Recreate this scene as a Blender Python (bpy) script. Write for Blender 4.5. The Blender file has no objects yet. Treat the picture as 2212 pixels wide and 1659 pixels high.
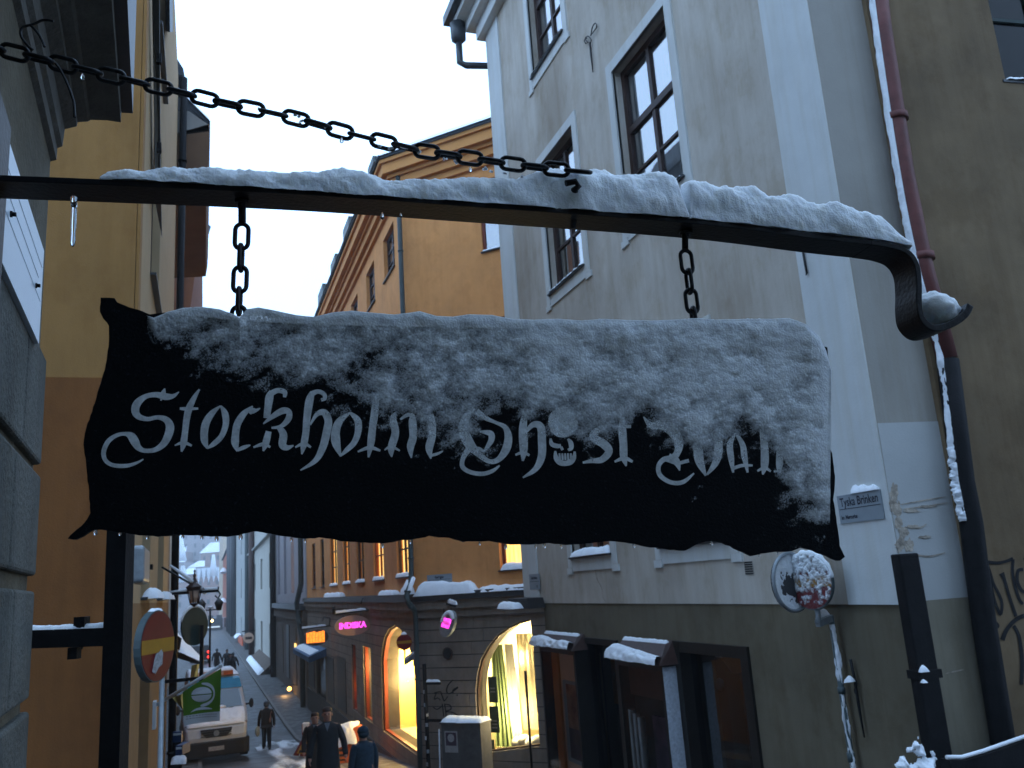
import bpy, bmesh, math, random
import numpy as np
from mathutils import Vector, Matrix, geometry
random.seed(7)
rng = np.random.default_rng(7)
S = bpy.context.scene
COL = S.collection
# ------------------------------------------------------------------ camera
FPX, CX, CY = 1860.0, 1106.0, 829.5          # focal length and centre in reference pixels (2212 wide)
PITCH, ROLL, YAW = map(math.radians, (12.81, 4.0, 20.08))
F_ = Vector((math.sin(YAW)*math.cos(PITCH), math.cos(YAW)*math.cos(PITCH), math.sin(PITCH)))
R0 = Vector((math.cos(YAW), -math.sin(YAW), 0)); U0 = R0.cross(F_)
RR = R0*math.cos(ROLL) - U0*math.sin(ROLL)
UU = U0*math.cos(ROLL) + R0*math.sin(ROLL)
cam = bpy.data.cameras.new('camera')
cam.sensor_width = 36.0; cam.lens = FPX/2212*36.0
cam.clip_start = 0.05; cam.clip_end = 3000
cam.dof.use_dof = True; cam.dof.focus_distance = 1.62; cam.dof.aperture_fstop = 15
camo = bpy.data.objects.new('camera', cam); COL.objects.link(camo)
M3 = Matrix((RR, UU, -F_)).transposed()
camo.matrix_world = M3.to_4x4()
S.camera = camo
# ------------------------------------------------------------------ sky, light, exposure
w = bpy.data.worlds.new('World'); S.world = w; w.use_nodes = True
nt = w.node_tree; nt.nodes.clear()
out = nt.nodes.new('ShaderNodeOutputWorld')
sky = nt.nodes.new('ShaderNodeTexSky'); sky.sky_type = 'NISHITA'; sky.sun_disc = False
sky.sun_elevation = math.radians(-3); sky.sun_rotation = math.radians(-60)
b1 = nt.nodes.new('ShaderNodeBackground'); b1.inputs['Strength'].default_value = 0.05
nt.links.new(sky.outputs[0], b1.inputs[0])
b2 = nt.nodes.new('ShaderNodeBackground'); b2.inputs['Strength'].default_value = 1.0
tc = nt.nodes.new('ShaderNodeTexCoord'); nz = nt.nodes.new('ShaderNodeTexNoise')
nz.inputs['Scale'].default_value = 2.2; nz.inputs['Detail'].default_value = 4
nt.links.new(tc.outputs['Generated'], nz.inputs['Vector'])
rmp = nt.nodes.new('ShaderNodeValToRGB')
rmp.color_ramp.elements[0].position = .3; rmp.color_ramp.elements[0].color = (1.42, 2.14, 3.25, 1)
rmp.color_ramp.elements[1].position = .7; rmp.color_ramp.elements[1].color = (1.52, 2.24, 3.38, 1)
nt.links.new(nz.outputs['Fac'], rmp.inputs[0]); nt.links.new(rmp.outputs[0], b2.inputs[0])
ad = nt.nodes.new('ShaderNodeAddShader')
nt.links.new(b1.outputs[0], ad.inputs[0]); nt.links.new(b2.outputs[0], ad.inputs[1])
nt.links.new(ad.outputs[0], out.inputs['Surface'])
sun = bpy.data.lights.new('sun', 'SUN'); sun.energy = 0.05; sun.angle = math.radians(60); sun.color = (1, .97, .93)
suno = bpy.data.objects.new('sun', sun); COL.objects.link(suno)
suno.rotation_euler = (math.radians(60), 0, math.radians(60))
S.view_settings.view_transform = 'Standard'; S.view_settings.look = 'None'
S.view_settings.gamma = 1.0; S.view_settings.exposure = -0.35; S.view_settings.use_curve_mapping = False
S.render.engine = 'CYCLES'
S.cycles.use_denoising = True
S.cycles.max_bounces = 8; S.cycles.diffuse_bounces = 4; S.cycles.transparent_max_bounces = 12
S.cycles.sample_clamp_indirect = 4.0; S.cycles.caustics_reflective = False; S.cycles.caustics_refractive = False
# ------------------------------------------------------------------ picture point -> ray, planes
def ray(u, v): return F_ + RR*((u-CX)/FPX) - UU*((v-CY)/FPX)
def at(u, v, depth): return ray(u, v)*depth
Z = Vector((0, 0, 1))
class Face:
    """upright plane: o = point, n = outward normal; a runs to the right as one looks at it; coordinates (s, z), d = distance in front"""
    def __init__(self, o, n):
        self.o = Vector((o[0], o[1], 0)); self.n = Vector((n[0], n[1], 0)).normalized(); self.a = Z.cross(self.n)
    def pt(self, u, v, d=0.0):
        r = ray(u, v); k = (self.o.dot(self.n)+d)/r.dot(self.n); P = r*k
        return ((P-self.o).dot(self.a), P.z)
    def w(self, s, z, d=0.0):
        P = self.o + self.a*s + self.n*d; return Vector((P.x, P.y, z))
    def P(self, u, v, d=0.0): return self.w(*self.pt(u, v, d), d)
    def S(self, P): return (Vector(P)-self.o).dot(self.a)
# ------------------------------------------------------------------ objects
BASE = {}
def tag(o, label=None, cat=None, group=None, kind=None):
    if label: o['label'] = label
    if cat: o['category'] = cat
    if group: o['group'] = group
    if kind: o['kind'] = kind
    return o
def thing(name, label, cat, loc=(0, 0, 0), group=None, kind=None):
    o = bpy.data.objects.new(name, None); COL.objects.link(o); o.location = loc
    o.empty_display_size = .1
    BASE[o.name] = Vector(loc)
    return tag(o, label, cat, group, kind)
def link(name, me, parent=None):
    o = bpy.data.objects.new(name, me); COL.objects.link(o)
    if parent is not None:
        o.parent = parent; BASE[o.name] = BASE[parent.name]
    else: BASE[o.name] = Vector((0, 0, 0))
    return o
class MB:
    def __init__(self): self.v = []; self.f = []; self.sm = []
    def add(self, vs, fs, smooth=False):
        k = len(self.v); self.v += [Vector(x) for x in vs]
        self.f += [tuple(i+k for i in f) for f in fs]; self.sm += [smooth]*len(fs); return self
    def hexa(self, p):   # 8 points: bottom loop 0-3, top loop 4-7
        return self.add(p, [(3,2,1,0),(4,5,6,7),(0,1,5,4),(1,2,6,5),(2,3,7,6),(3,0,4,7)])
    def box(self, f, s0, s1, z0, z1, d0, d1):
        return self.hexa([f.w(s0,z0,d1), f.w(s1,z0,d1), f.w(s1,z0,d0), f.w(s0,z0,d0), f.w(s0,z1,d1), f.w(s1,z1,d1), f.w(s1,z1,d0), f.w(s0,z1,d0)])
    def abox(self, x0, x1, y0, y1, z0, z1):
        return self.hexa([(x0,y0,z0),(x1,y0,z0),(x1,y1,z0),(x0,y1,z0),(x0,y0,z1),(x1,y0,z1),(x1,y1,z1),(x0,y1,z1)])
    def quad(self, *p): return self.add(p, [tuple(range(len(p)))])
    def bar(self, A, B, wx, wy, up=Z):
        A, B = Vector(A), Vector(B); t = (B-A).normalized()
        x = t.cross(up)
        if x.length < 1e-4: x = t.cross(Vector((1, 0, 0)))
        x.normalize(); y = x.cross(t)
        q = [x*(-wx/2)+y*(-wy/2), x*(wx/2)+y*(-wy/2), x*(wx/2)+y*(wy/2), x*(-wx/2)+y*(wy/2)]
        return self.hexa([A+k for k in q]+[B+k for k in q])
    def tube(self, pts, r, seg=8, caps=True, closed=False):
        pts = [Vector(p) for p in pts]; n = len(pts)
        rs = r if isinstance(r, (list, tuple)) else [r]*n
        T = []
        for i in range(n):
            if closed: t = pts[(i+1) % n]-pts[i-1]
            else: t = pts[min(i+1, n-1)]-pts[max(i-1, 0)]
            T.append(t.normalized())
        x = T[0].cross(Z)
        if x.length < 1e-3: x = T[0].cross(Vector((1, 0, 0)))
        x.normalize(); vs = []
        for i in range(n):
            x = (x - T[i]*x.dot(T[i])).normalized(); y = T[i].cross(x)
            for k in range(seg):
                a = 2*math.pi*k/seg; vs.append(pts[i] + (x*math.cos(a)+y*math.sin(a))*rs[i])
        fs = []
        for i in range(n if closed else n-1):
            for k in range(seg):
                j = (i+1) % n; fs.append((i*seg+k, i*seg+(k+1) % seg, j*seg+(k+1) % seg, j*seg+k))
        self.add(vs, fs, True)
        if caps and not closed:
            k0 = len(self.v)-len(vs)
            self.f += [tuple(k0+seg-1-i for i in range(seg)), tuple(k0+(n-1)*seg+i for i in range(seg))]; self.sm += [False, False]
        return self
    def ball(self, c, r, nu=10, nv=6, axes=None):
        c = Vector(c); r = (r, r, r) if not hasattr(r, '__len__') else r
        ax = axes or (Vector((1,0,0)), Vector((0,1,0)), Vector((0,0,1)))
        vs = []; fs = []
        for j in range(nv+1):
            t = math.pi*j/nv
            for i in range(nu):
                p = 2*math.pi*i/nu
                vs.append(c + ax[0]*(r[0]*math.sin(t)*math.cos(p)) + ax[1]*(r[1]*math.sin(t)*math.sin(p)) + ax[2]*(r[2]*math.cos(t)))
        for j in range(nv):
            for i in range(nu): fs.append((j*nu+i, (j+1)*nu+i, (j+1)*nu+(i+1) % nu, j*nu+(i+1) % nu))
        return self.add(vs, fs, True)
    def disc(self, c, n, r, t=0, seg=28, up=Z, ry=None):
        c = Vector(c); n = Vector(n).normalized(); x = up.cross(n)
        if x.length < 1e-3: x = Vector((1, 0, 0))
        x.normalize(); y = n.cross(x); ry = ry or r
        loop = [x*(r*math.cos(2*math.pi*i/seg)) + y*(ry*math.sin(2*math.pi*i/seg)) for i in range(seg)]
        if t == 0: return self.add([c+p for p in loop], [tuple(range(seg))])
        vs = [c+n*(t/2)+p for p in loop]+[c-n*(t/2)+p for p in loop]
        return self.add(vs, [tuple(range(seg)), tuple(range(2*seg-1, seg-1, -1))]+[(i, i+seg, (i+1) % seg+seg, (i+1) % seg) for i in range(seg)])
    def prism(self, poly, vec):   # planar loop of 3-D points pushed along vec
        n = len(poly); vec = Vector(vec); P = [Vector(p) for p in poly]
        return self.add(P+[p+vec for p in P], [tuple(range(n)), tuple(range(2*n-1, n-1, -1))]+[(i, i+n, (i+1) % n+n, (i+1) % n) for i in range(n)])
    def build(self, name, m, parent=None, recalc=True):
        b = BASE[parent.name] if parent is not None else Vector((0, 0, 0))
        me = bpy.data.meshes.new(name)
        me.from_pydata([tuple(p-b) for p in self.v], [], self.f); me.update()
        if any(self.sm): me.polygons.foreach_set('use_smooth', self.sm)
        if recalc:
            bm = bmesh.new(); bm.from_mesh(me); bmesh.ops.recalc_face_normals(bm, faces=bm.faces); bm.to_mesh(me); bm.free()
        if m is not None: me.materials.append(m)
        return link(name, me, parent)
def inpoly(p, poly):
    x, y = p; c = False; n = len(poly); j = n-1
    for i in range(n):
        xi, yi = poly[i][0], poly[i][1]; xj, yj = poly[j][0], poly[j][1]
        if (yi > y) != (yj > y) and x < (xj-xi)*(y-yi)/(yj-yi+1e-12)+xi: c = not c
        j = i
    return c
def region(outer, holes=()):
    V = []; E = []
    for lp in [outer]+list(holes):
        k = len(V); n = len(lp); V += [Vector((p[0], p[1])) for p in lp]; E += [(k+i, k+(i+1) % n) for i in range(n)]
    r = geometry.delaunay_2d_cdt(V, E, [], 0, 1e-6)
    vs, fs = r[0], r[2]; keep = []
    for f in fs:
        c = (sum(vs[i].x for i in f)/3, sum(vs[i].y for i in f)/3)
        if inpoly(c, outer) and not any(inpoly(c, h) for h in holes): keep.append(tuple(f))
    cnt = {}
    for f in keep:
        for i in range(3):
            e = (f[i], f[(i+1) % 3]); k = tuple(sorted(e)); cnt.setdefault(k, []).append(e)
    be = [v[0] for v in cnt.values() if len(v) == 1]
    return vs, keep, be
def slab(mb, f, outer, holes, d0, d1, back=False):
    vs, fs, be = region(outer, holes); n = len(vs)
    P = [f.w(p.x, p.y, d1) for p in vs]+[f.w(p.x, p.y, d0) for p in vs]
    F = list(fs)+[(a, a+n, b+n, b) for a, b in be]
    if back: F += [(c+n, b+n, a+n) for a, b, c in fs]
    return mb.add(P, F)
def rect(s0, s1, z0, z1): return [(s0, z0), (s1, z0), (s1, z1), (s0, z1)]
# ------------------------------------------------------------------ value noise on arrays
_tab = rng.random((256, 256))
def vnoise(x, y):
    xi = np.floor(x).astype(int); yi = np.floor(y).astype(int); fx = x-xi; fy = y-yi
    fx = fx*fx*(3-2*fx); fy = fy*fy*(3-2*fy); t = _tab
    a = t[xi & 255, yi & 255]; b = t[(xi+1) & 255, yi & 255]; c = t[xi & 255, (yi+1) & 255]; d = t[(xi+1) & 255, (yi+1) & 255]
    return (a*(1-fx)+b*fx)*(1-fy)+(c*(1-fx)+d*fx)*fy
def fbm(x, y, o=4, g=.5):
    s = 0; a = 1; t = 0
    for i in range(o):
        s = s+a*vnoise(x*2**i+17.3*i, y*2**i+5.1*i); t += a; a *= g
    return s/t
def gridmesh(name, P, m, parent=None, mask=None, smooth=True, cover=None):   # P: (ni, nj, 3)
    ni, nj, _ = P.shape
    b = BASE[parent.name] if parent is not None else Vector((0, 0, 0))
    idx = np.arange(ni*nj).reshape(ni, nj)
    q = np.stack([idx[:-1, :-1], idx[1:, :-1], idx[1:, 1:], idx[:-1, 1:]], -1).reshape(-1, 4)
    if mask is not None: q = q[mask.reshape(-1)]
    me = bpy.data.meshes.new(name)
    V = (P.reshape(-1, 3)-np.array(b)).astype(np.float32)
    used = np.unique(q); remap = np.zeros(ni*nj, int); remap[used] = np.arange(len(used)); V = V[used]; q = remap[q]
    me.vertices.add(len(V)); me.vertices.foreach_set('co', V.ravel())
    me.loops.add(q.size); me.loops.foreach_set('vertex_index', q.ravel().astype(np.int32))
    me.polygons.add(len(q)); me.polygons.foreach_set('loop_start', np.arange(0, q.size, 4, dtype=np.int32))
    me.update(calc_edges=True)
    if smooth: me.polygons.foreach_set('use_smooth', np.ones(len(q), bool))
    if cover is not None:
        at_ = me.attributes.new('cover', 'FLOAT', 'POINT'); at_.data.foreach_set('value', cover.reshape(-1)[used].astype(np.float32))
    me.materials.append(m)
    return link(name, me, parent)
# ------------------------------------------------------------------ materials
def mat(name, col, rough=.8, var=.15, scale=5, bump=.0, bscale=60, metal=0.0, spec=.3, stretch=None, col2=None, detail=5, lo=.3, hi=.7):
    m = bpy.data.materials.new(name); m.use_nodes = True; t = m.node_tree; p = t.nodes['Principled BSDF']
    p.inputs['Roughness'].default_value = rough; p.inputs['Metallic'].default_value = metal; p.inputs['Specular IOR Level'].default_value = spec
    c = t.nodes.new('ShaderNodeTexCoord'); mp = t.nodes.new('ShaderNodeMapping'); t.links.new(c.outputs['Object'], mp.inputs[0])
    if stretch: mp.inputs['Scale'].default_value = stretch
    n = t.nodes.new('ShaderNodeTexNoise'); n.inputs['Scale'].default_value = scale; n.inputs['Detail'].default_value = detail; n.inputs['Roughness'].default_value = .65
    t.links.new(mp.outputs[0], n.inputs['Vector'])
    r = t.nodes.new('ShaderNodeValToRGB'); a, b = r.color_ramp.elements
    a.position = lo; b.position = hi
    a.color = (*[x*(1-var) for x in col], 1); b.color = (*(col2 if col2 else [min(1, x*(1+var)) for x in col]), 1)
    t.links.new(n.outputs['Fac'], r.inputs[0]); t.links.new(r.outputs[0], p.inputs['Base Color'])
    if bump:
        n2 = t.nodes.new('ShaderNodeTexNoise'); n2.inputs['Scale'].default_value = bscale; n2.inputs['Detail'].default_value = 4
        t.links.new(c.outputs['Object'], n2.inputs['Vector'])
        bp = t.nodes.new('ShaderNodeBump'); bp.inputs['Strength'].default_value = bump; bp.inputs['Distance'].default_value = .02
        t.links.new(n2.outputs['Fac'], bp.inputs['Height']); t.links.new(bp.outputs[0], p.inputs['Normal'])
    return m
def emat(name, col, strength, var=.0, scale=3, stretch=None, col2=None):
    m = bpy.data.materials.new(name); m.use_nodes = True; t = m.node_tree; p = t.nodes['Principled BSDF']
    p.inputs['Base Color'].default_value = (*[x*.3 for x in col], 1)
    p.inputs['Emission Strength'].default_value = strength; p.inputs['Emission Color'].default_value = (*col, 1)
    if var or col2:
        c = t.nodes.new('ShaderNodeTexCoord'); mp = t.nodes.new('ShaderNodeMapping'); t.links.new(c.outputs['Object'], mp.inputs[0])
        if stretch: mp.inputs['Scale'].default_value = stretch
        n = t.nodes.new('ShaderNodeTexNoise'); n.inputs['Scale'].default_value = scale; n.inputs['Detail'].default_value = 3
        t.links.new(mp.outputs[0], n.inputs['Vector'])
        r = t.nodes.new('ShaderNodeValToRGB'); r.color_ramp.elements[0].position = .35; r.color_ramp.elements[1].position = .65
        r.color_ramp.elements[0].color = (*[x*(1-var) for x in col], 1); r.color_ramp.elements[1].color = (*(col2 or col), 1)
        t.links.new(n.outputs['Fac'], r.inputs[0]); t.links.new(r.outputs[0], p.inputs['Emission Color'])
    return m
def glass(name, tint=(1, 1, 1), refl=.16, rough=.02, ior=1.5):
    m = bpy.data.materials.new(name); m.use_nodes = True; t = m.node_tree; t.nodes.clear()
    o = t.nodes.new('ShaderNodeOutputMaterial'); mx = t.nodes.new('ShaderNodeMixShader')
    tr = t.nodes.new('ShaderNodeBsdfTransparent'); tr.inputs[0].default_value = (*tint, 1)
    gl = t.nodes.new('ShaderNodeBsdfGlossy'); gl.inputs['Roughness'].default_value = rough
    fr = t.nodes.new('ShaderNodeFresnel'); fr.inputs[0].default_value = ior
    ma = t.nodes.new('ShaderNodeMath'); ma.operation = 'ADD'; ma.inputs[1].default_value = refl-.04; ma.use_clamp = True
    c = t.nodes.new('ShaderNodeTexCoord'); n = t.nodes.new('ShaderNodeTexNoise'); n.inputs['Scale'].default_value = 1.7
    bp = t.nodes.new('ShaderNodeBump'); bp.inputs['Strength'].default_value = .05
    t.links.new(c.outputs['Object'], n.inputs['Vector']); t.links.new(n.outputs['Fac'], bp.inputs['Height']); t.links.new(bp.outputs[0], gl.inputs['Normal'])
    t.links.new(fr.outputs[0], ma.inputs[0]); t.links.new(ma.outputs[0], mx.inputs[0])
    t.links.new(tr.outputs[0], mx.inputs[1]); t.links.new(gl.outputs[0], mx.inputs[2]); t.links.new(mx.outputs[0], o.inputs[0])
    return m
def ice_mat():
    m = bpy.data.materials.new('ice'); m.use_nodes = True; p = m.node_tree.nodes['Principled BSDF']
    p.inputs['Transmission Weight'].default_value = 1; p.inputs['IOR'].default_value = 1.31; p.inputs['Roughness'].default_value = .03
    p.inputs['Base Color'].default_value = (.9, .97, 1, 1); return m
def thin_snow():
    m = mat('thin_snow', (.84, .89, .95), .75, .10, 90, .16, 260, spec=.15); t = m.node_tree; p = t.nodes['Principled BSDF']; o = [n for n in t.nodes if n.type == 'OUTPUT_MATERIAL'][0]
    a = t.nodes.new('ShaderNodeAttribute'); a.attribute_name = 'cover'; c = t.nodes.new('ShaderNodeTexCoord')
    n = t.nodes.new('ShaderNodeTexNoise'); n.inputs['Scale'].default_value = 330; n.inputs['Detail'].default_value = 3; t.links.new(c.outputs['Object'], n.inputs['Vector'])
    s = t.nodes.new('ShaderNodeMath'); s.operation = 'SUBTRACT'; s.inputs[1].default_value = .5; t.links.new(n.outputs['Fac'], s.inputs[0])
    k = t.nodes.new('ShaderNodeMath'); k.operation = 'MULTIPLY_ADD'; k.use_clamp = True; k.inputs[1].default_value = .9; t.links.new(s.outputs[0], k.inputs[0]); t.links.new(a.outputs['Fac'], k.inputs[2])
    tr = t.nodes.new('ShaderNodeBsdfTransparent'); mx = t.nodes.new('ShaderNodeMixShader'); t.links.new(k.outputs[0], mx.inputs[0]); t.links.new(tr.outputs[0], mx.inputs[1]); t.links.new(p.outputs[0], mx.inputs[2]); t.links.new(mx.outputs[0], o.inputs['Surface'])
    return m
M = dict(
 snow_thin=thin_snow(),
 snow=mat('snow', (.84, .89, .95), .75, .07, 60, .22, 260, spec=.15),
 snow_thinwall=mat('snow_on_wood', (.50, .54, .60), .8, .25, 30, .2, 90),
 snow_far=mat('snow_far', (.84, .88, .93), .7, .05, 6, .3, 30),
 iron=mat('black_iron', (.008, .009, .011), .45, .4, 30, .10, 120, metal=.0, spec=.25),
 board=mat('black_board', (.0035, .005, .007), .6, .2, 150, .12, 220, spec=.08, col2=(.03, .034, .042), lo=.60, hi=.86, detail=3),
 letter=mat('pale_paint', (.60, .64, .65), .7, .28, 60, .1, 200),
 stone_n=mat('stone_grey', (.10, .105, .092), .9, .35, 3.5, .5, 70, col2=(.135, .135, .12)),
 wall_n=mat('plaster_olive', (.12, .105, .075), .9, .25, 5, .35, 60),
 corn_n=mat('cornice_stone', (.13, .125, .11), .85, .25, 6, .3, 50),
 och_u=mat('ochre_upper', (.33, .17, .052), .9, .16, 1.6, .12, 90, stretch=(1, 1, .45), detail=10),
 och_l=mat('ochre_lower', (.21, .08, .02), .9, .2, 1.6, .12, 90, stretch=(1, 1, .45), detail=10),
 och_q=mat('ochre_quoin', (.42, .30, .17), .9, .08, 3, .2, 90),
 och_q2=mat('brown_corner', (.25, .14, .06), .9, .12, 3, .2, 90),
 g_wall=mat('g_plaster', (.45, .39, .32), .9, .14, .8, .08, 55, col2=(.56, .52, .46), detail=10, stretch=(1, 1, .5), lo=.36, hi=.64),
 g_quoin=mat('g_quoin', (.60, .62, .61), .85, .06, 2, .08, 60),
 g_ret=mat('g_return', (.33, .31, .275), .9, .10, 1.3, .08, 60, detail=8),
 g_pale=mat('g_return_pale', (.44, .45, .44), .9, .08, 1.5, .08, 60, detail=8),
 g_base=mat('g_base', (.14, .118, .078), .9, .16, 1.4, .08, 60, detail=8),
 g_base2=mat('g_base_pale', (.23, .205, .15), .9, .14, 2, .08, 60, detail=8),
 peel=mat('peeled_render', (.38, .33, .27), .95, .5, 14, .6, 25, detail=8),
 r_wall=mat('r_plaster', (.165, .115, .065), .9, .30, .9, .08, 60, detail=8),
 frame=mat('window_wood', (.035, .016, .012), .5, .3, 12, .1, 80),
 frame_d=mat('dark_wood', (.014, .012, .010), .45, .3, 8, .1, 80),
 red_frame=mat('red_frame', (.16, .028, .012), .5, .2, 8),
 curtain=mat('curtain_white', (.74, .77, .80), .9, .12, 9, stretch=(8, 8, .3)),
 curtain_d=mat('curtain_dim', (.30, .31, .32), .9, .25, 9, stretch=(8, 8, .3)),
 dark=mat('dark_room', (.02, .02, .02), .95, .3, 3),
 o_wall=mat('o_orange', (.68, .30, .10), .9, .12, 1.1, .2, 50, detail=8),
 o_corn=mat('o_cornice', (.60, .27, .085), .85, .08, 2, .15, 50),
 o_stone=mat('o_stone', (.21, .175, .145), .9, .22, 2.2, .35, 35, detail=8),
 o_joint=mat('o_joint', (.05, .045, .04), .95, .2, 3),
 plinth=mat('plinth', (.045, .042, .042), .9, .25, 4, .3, 30),
 zinc=mat('dark_zinc', (.030, .036, .042), .45, .25, 5, .05, 40, spec=.5),
 pipe_red=mat('pipe_red', (.135, .042, .036), .55, .25, 6, .1, 60),
 pipe_blk=mat('pipe_black', (.008, .008, .009), .65, .4, 8, .2, 60, spec=.12),
 pipe_grn=mat('pipe_grey_green', (.05, .065, .065), .5, .2, 6),
 white_metal=mat('plaque_metal', (.62, .70, .76), .35, .06, 30, .0, 60, metal=.0, spec=.6, stretch=(1, 60, 60)),
 engrave=mat('engraving', (.50, .57, .63), .5, .05, 9),
 sign_white=mat('sign_plate', (.25, .29, .32), .5, .08, 8),
 sign_txt=mat('sign_text', (.012, .016, .03), .6, .1, 8),
 red=mat('sign_red', (.13, .006, .007), .45, .12, 12),
 yellow=mat('sign_yellow', (.32, .155, .011), .45, .12, 12),
 sgrey=mat('sign_grey', (.055, .08, .085), .5, .15, 10, metal=.0),
 sticker=mat('sticker', (.32, .32, .33), .7, .45, 40),
 green_d=mat('dark_green', (.010, .028, .024), .6, .2, 6),
 green=mat('flag_green', (.075, .19, .012), .8, .10, 5),
 flagw=mat('flag_white', (.55, .60, .64), .8, .1, 6),
 cloth_y=mat('cloth_yellow', (.55, .45, .14), .8, .25, 6),
 black_cloth=mat('black_cloth', (.008, .010, .014), .9, .3, 20, .2, 90),
 blue_cloth=mat('blue_cloth', (.012, .028, .045), .9, .3, 20, .2, 90),
 skin=mat('skin', (.27, .14, .10), .6, .1, 20),
 hair=mat('hair', (.025, .012, .008), .7, .3, 60, .3, 200),
 orange=mat('orange_plastic', (.60, .13, .02), .5, .15, 6),
 steel=mat('galvanised', (.26, .29, .31), .4, .2, 14, .0, 60, metal=.3),
 cab=mat('cabinet_grey', (.085, .085, .085), .7, .25, 6, .1, 60),
 paper=mat('paper', (.30, .30, .30), .8, .15, 12),
 ink=mat('ink', (.012, .013, .016), .8, .3, 10),
 spray=mat('spray_paint', (.008, .008, .009), .8, .3, 20),
 van=mat('van_paint', (.48, .52, .57), .35, .1, 3, spec=.5),
 van_blk=mat('van_plastic', (.012, .012, .014), .55, .3, 8),
 van_blue=mat('van_blue', (.015, .24, .42), .4, .1, 4),
 rubber=mat('rubber', (.010, .010, .010), .8, .2, 9),
 scr=glass('windscreen', (.08, .10, .12), .10, .05, ior=1.4),
 pane=glass('pane', (.9, .93, .95), .42),
 pane_c=glass('pane_clear', (.95, .96, .96), .04, ior=1.2),
 pane_b=glass('pane_black', (.10, .14, .12), .04, ior=1.3),
 pane_d=glass('pane_dark', (.30, .34, .36), .14),
 ice=ice_mat(),
 road=mat('wet_road', (.032, .034, .038), .52, .45, 1.6, .5, 18, detail=9, spec=.4, col2=(.15, .16, .18), lo=.46, hi=.78),
 pave=mat('pavement', (.045, .043, .042), .65, .35, 3, .4, 20, detail=9, col2=(.20, .20, .20), lo=.44, hi=.8),
 kerb=mat('kerb', (.13, .125, .12), .7, .2, 5),
 brown=mat('brown_house', (.135, .075, .042), .9, .15, 2, .2, 40),
 brown2=mat('redbrown_house', (.17, .062, .028), .9, .15, 2, .2, 40),
 soffit=mat('soffit', (.26, .245, .225), .9, .1, 3),
 slate=mat('slate', (.035, .042, .05), .7, .3, 20, .4, 60),
 pale=mat('pale_house', (.48, .47, .42), .9, .06, 1, .1, 20),
 pale2=mat('pale_house_two', (.40, .41, .39), .9, .06, 1, .1, 20),
 greyb=mat('grey_blue_house', (.36, .34, .37), .9, .06, 1, .1, 20),
 redh=mat('red_house', (.42, .12, .06), .9, .10, 1, .1, 20),
 cream=mat('cream_house', (.55, .44, .32), .9, .06, 1, .1, 20),
 shopf=mat('brown_shopfront', (.10, .075, .058), .9, .2, 2, .2, 30),
 shutter=mat('far_window', (.05, .055, .06), .4, .2, 4, spec=.5),
 shutter_br=mat('far_window_brown', (.16, .13, .12), .6, .2, 4),
 lit_y=emat('lit_yellow', (1.0, .54, .12), 3.0, .25, 2.5, (6, 6, .4), (1.0, .66, .22)),
 lit_dim=emat('lit_dim', (.9, .42, .09), .6, .5, 3, (6, 6, .4), (1, .55, .16)),
 bulb=emat('bulb', (1.0, .72, .28), 18),
 bulb_o=emat('bulb_orange', (1.0, .50, .10), 7),
 bulb_w=emat('bulb_white', (1.0, .86, .55), 14),
 neon=emat('neon_pink', (1.0, .02, .62), 2.9, .35, 30, None, (1.0, .10, .75)),
 neon_o=emat('neon_orange', (1.0, .20, .015), 2.5, .3, 30, None, (1.0, .34, .04)),
 tail=emat('tail_light', (1.0, .03, .015), 5),
 amber=emat('amber_light', (1.0, .45, .06), 5),
 street_lit=emat('lit_strip', (.75, .88, 1.0), 1.1),
 room_y=mat('room_yellow', (.80, .55, .20), .9, .06, 3),
 room_w=mat('room_cream', (.85, .74, .46), .9, .06, 3),
 drape=mat('green_drape', (.24, .40, .12), .8, .35, 3, stretch=(14, 14, .5), col2=(.62, .72, .35)),
 drape_w=mat('white_drape', (.85, .82, .70), .9, .1, 5, stretch=(8, 8, .5)),
 gauze=mat('net_gauze', (.40, .34, .22), .9, .2, 30),
 poster=mat('poster_green', (.03, .05, .035), .6, .3, 6),
 post_a=mat('poster_art', (.26, .06, .035), .6, .7, 5, col2=(.42, .24, .17), detail=7),
 post_b=mat('poster_art_dark', (.035, .03, .06), .6, .6, 6, col2=(.08, .05, .08), detail=7),
 hood_br=mat('hood_brown', (.055, .028, .022), .5, .3, 12),
 wood_o=mat('orange_board', (.48, .17, .03), .7, .15, 3),
 tan=mat('tan_panel', (.62, .41, .29), .8, .06, 3),
 hillb=mat('hill_house', (.34, .30, .30), .9, .15, .08),
 hillb2=mat('hill_house_red', (.36, .22, .18), .9, .15, .08),
 hill_dk=mat('hill_wood', (.05, .055, .06), .9, .3, .1),
)
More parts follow.
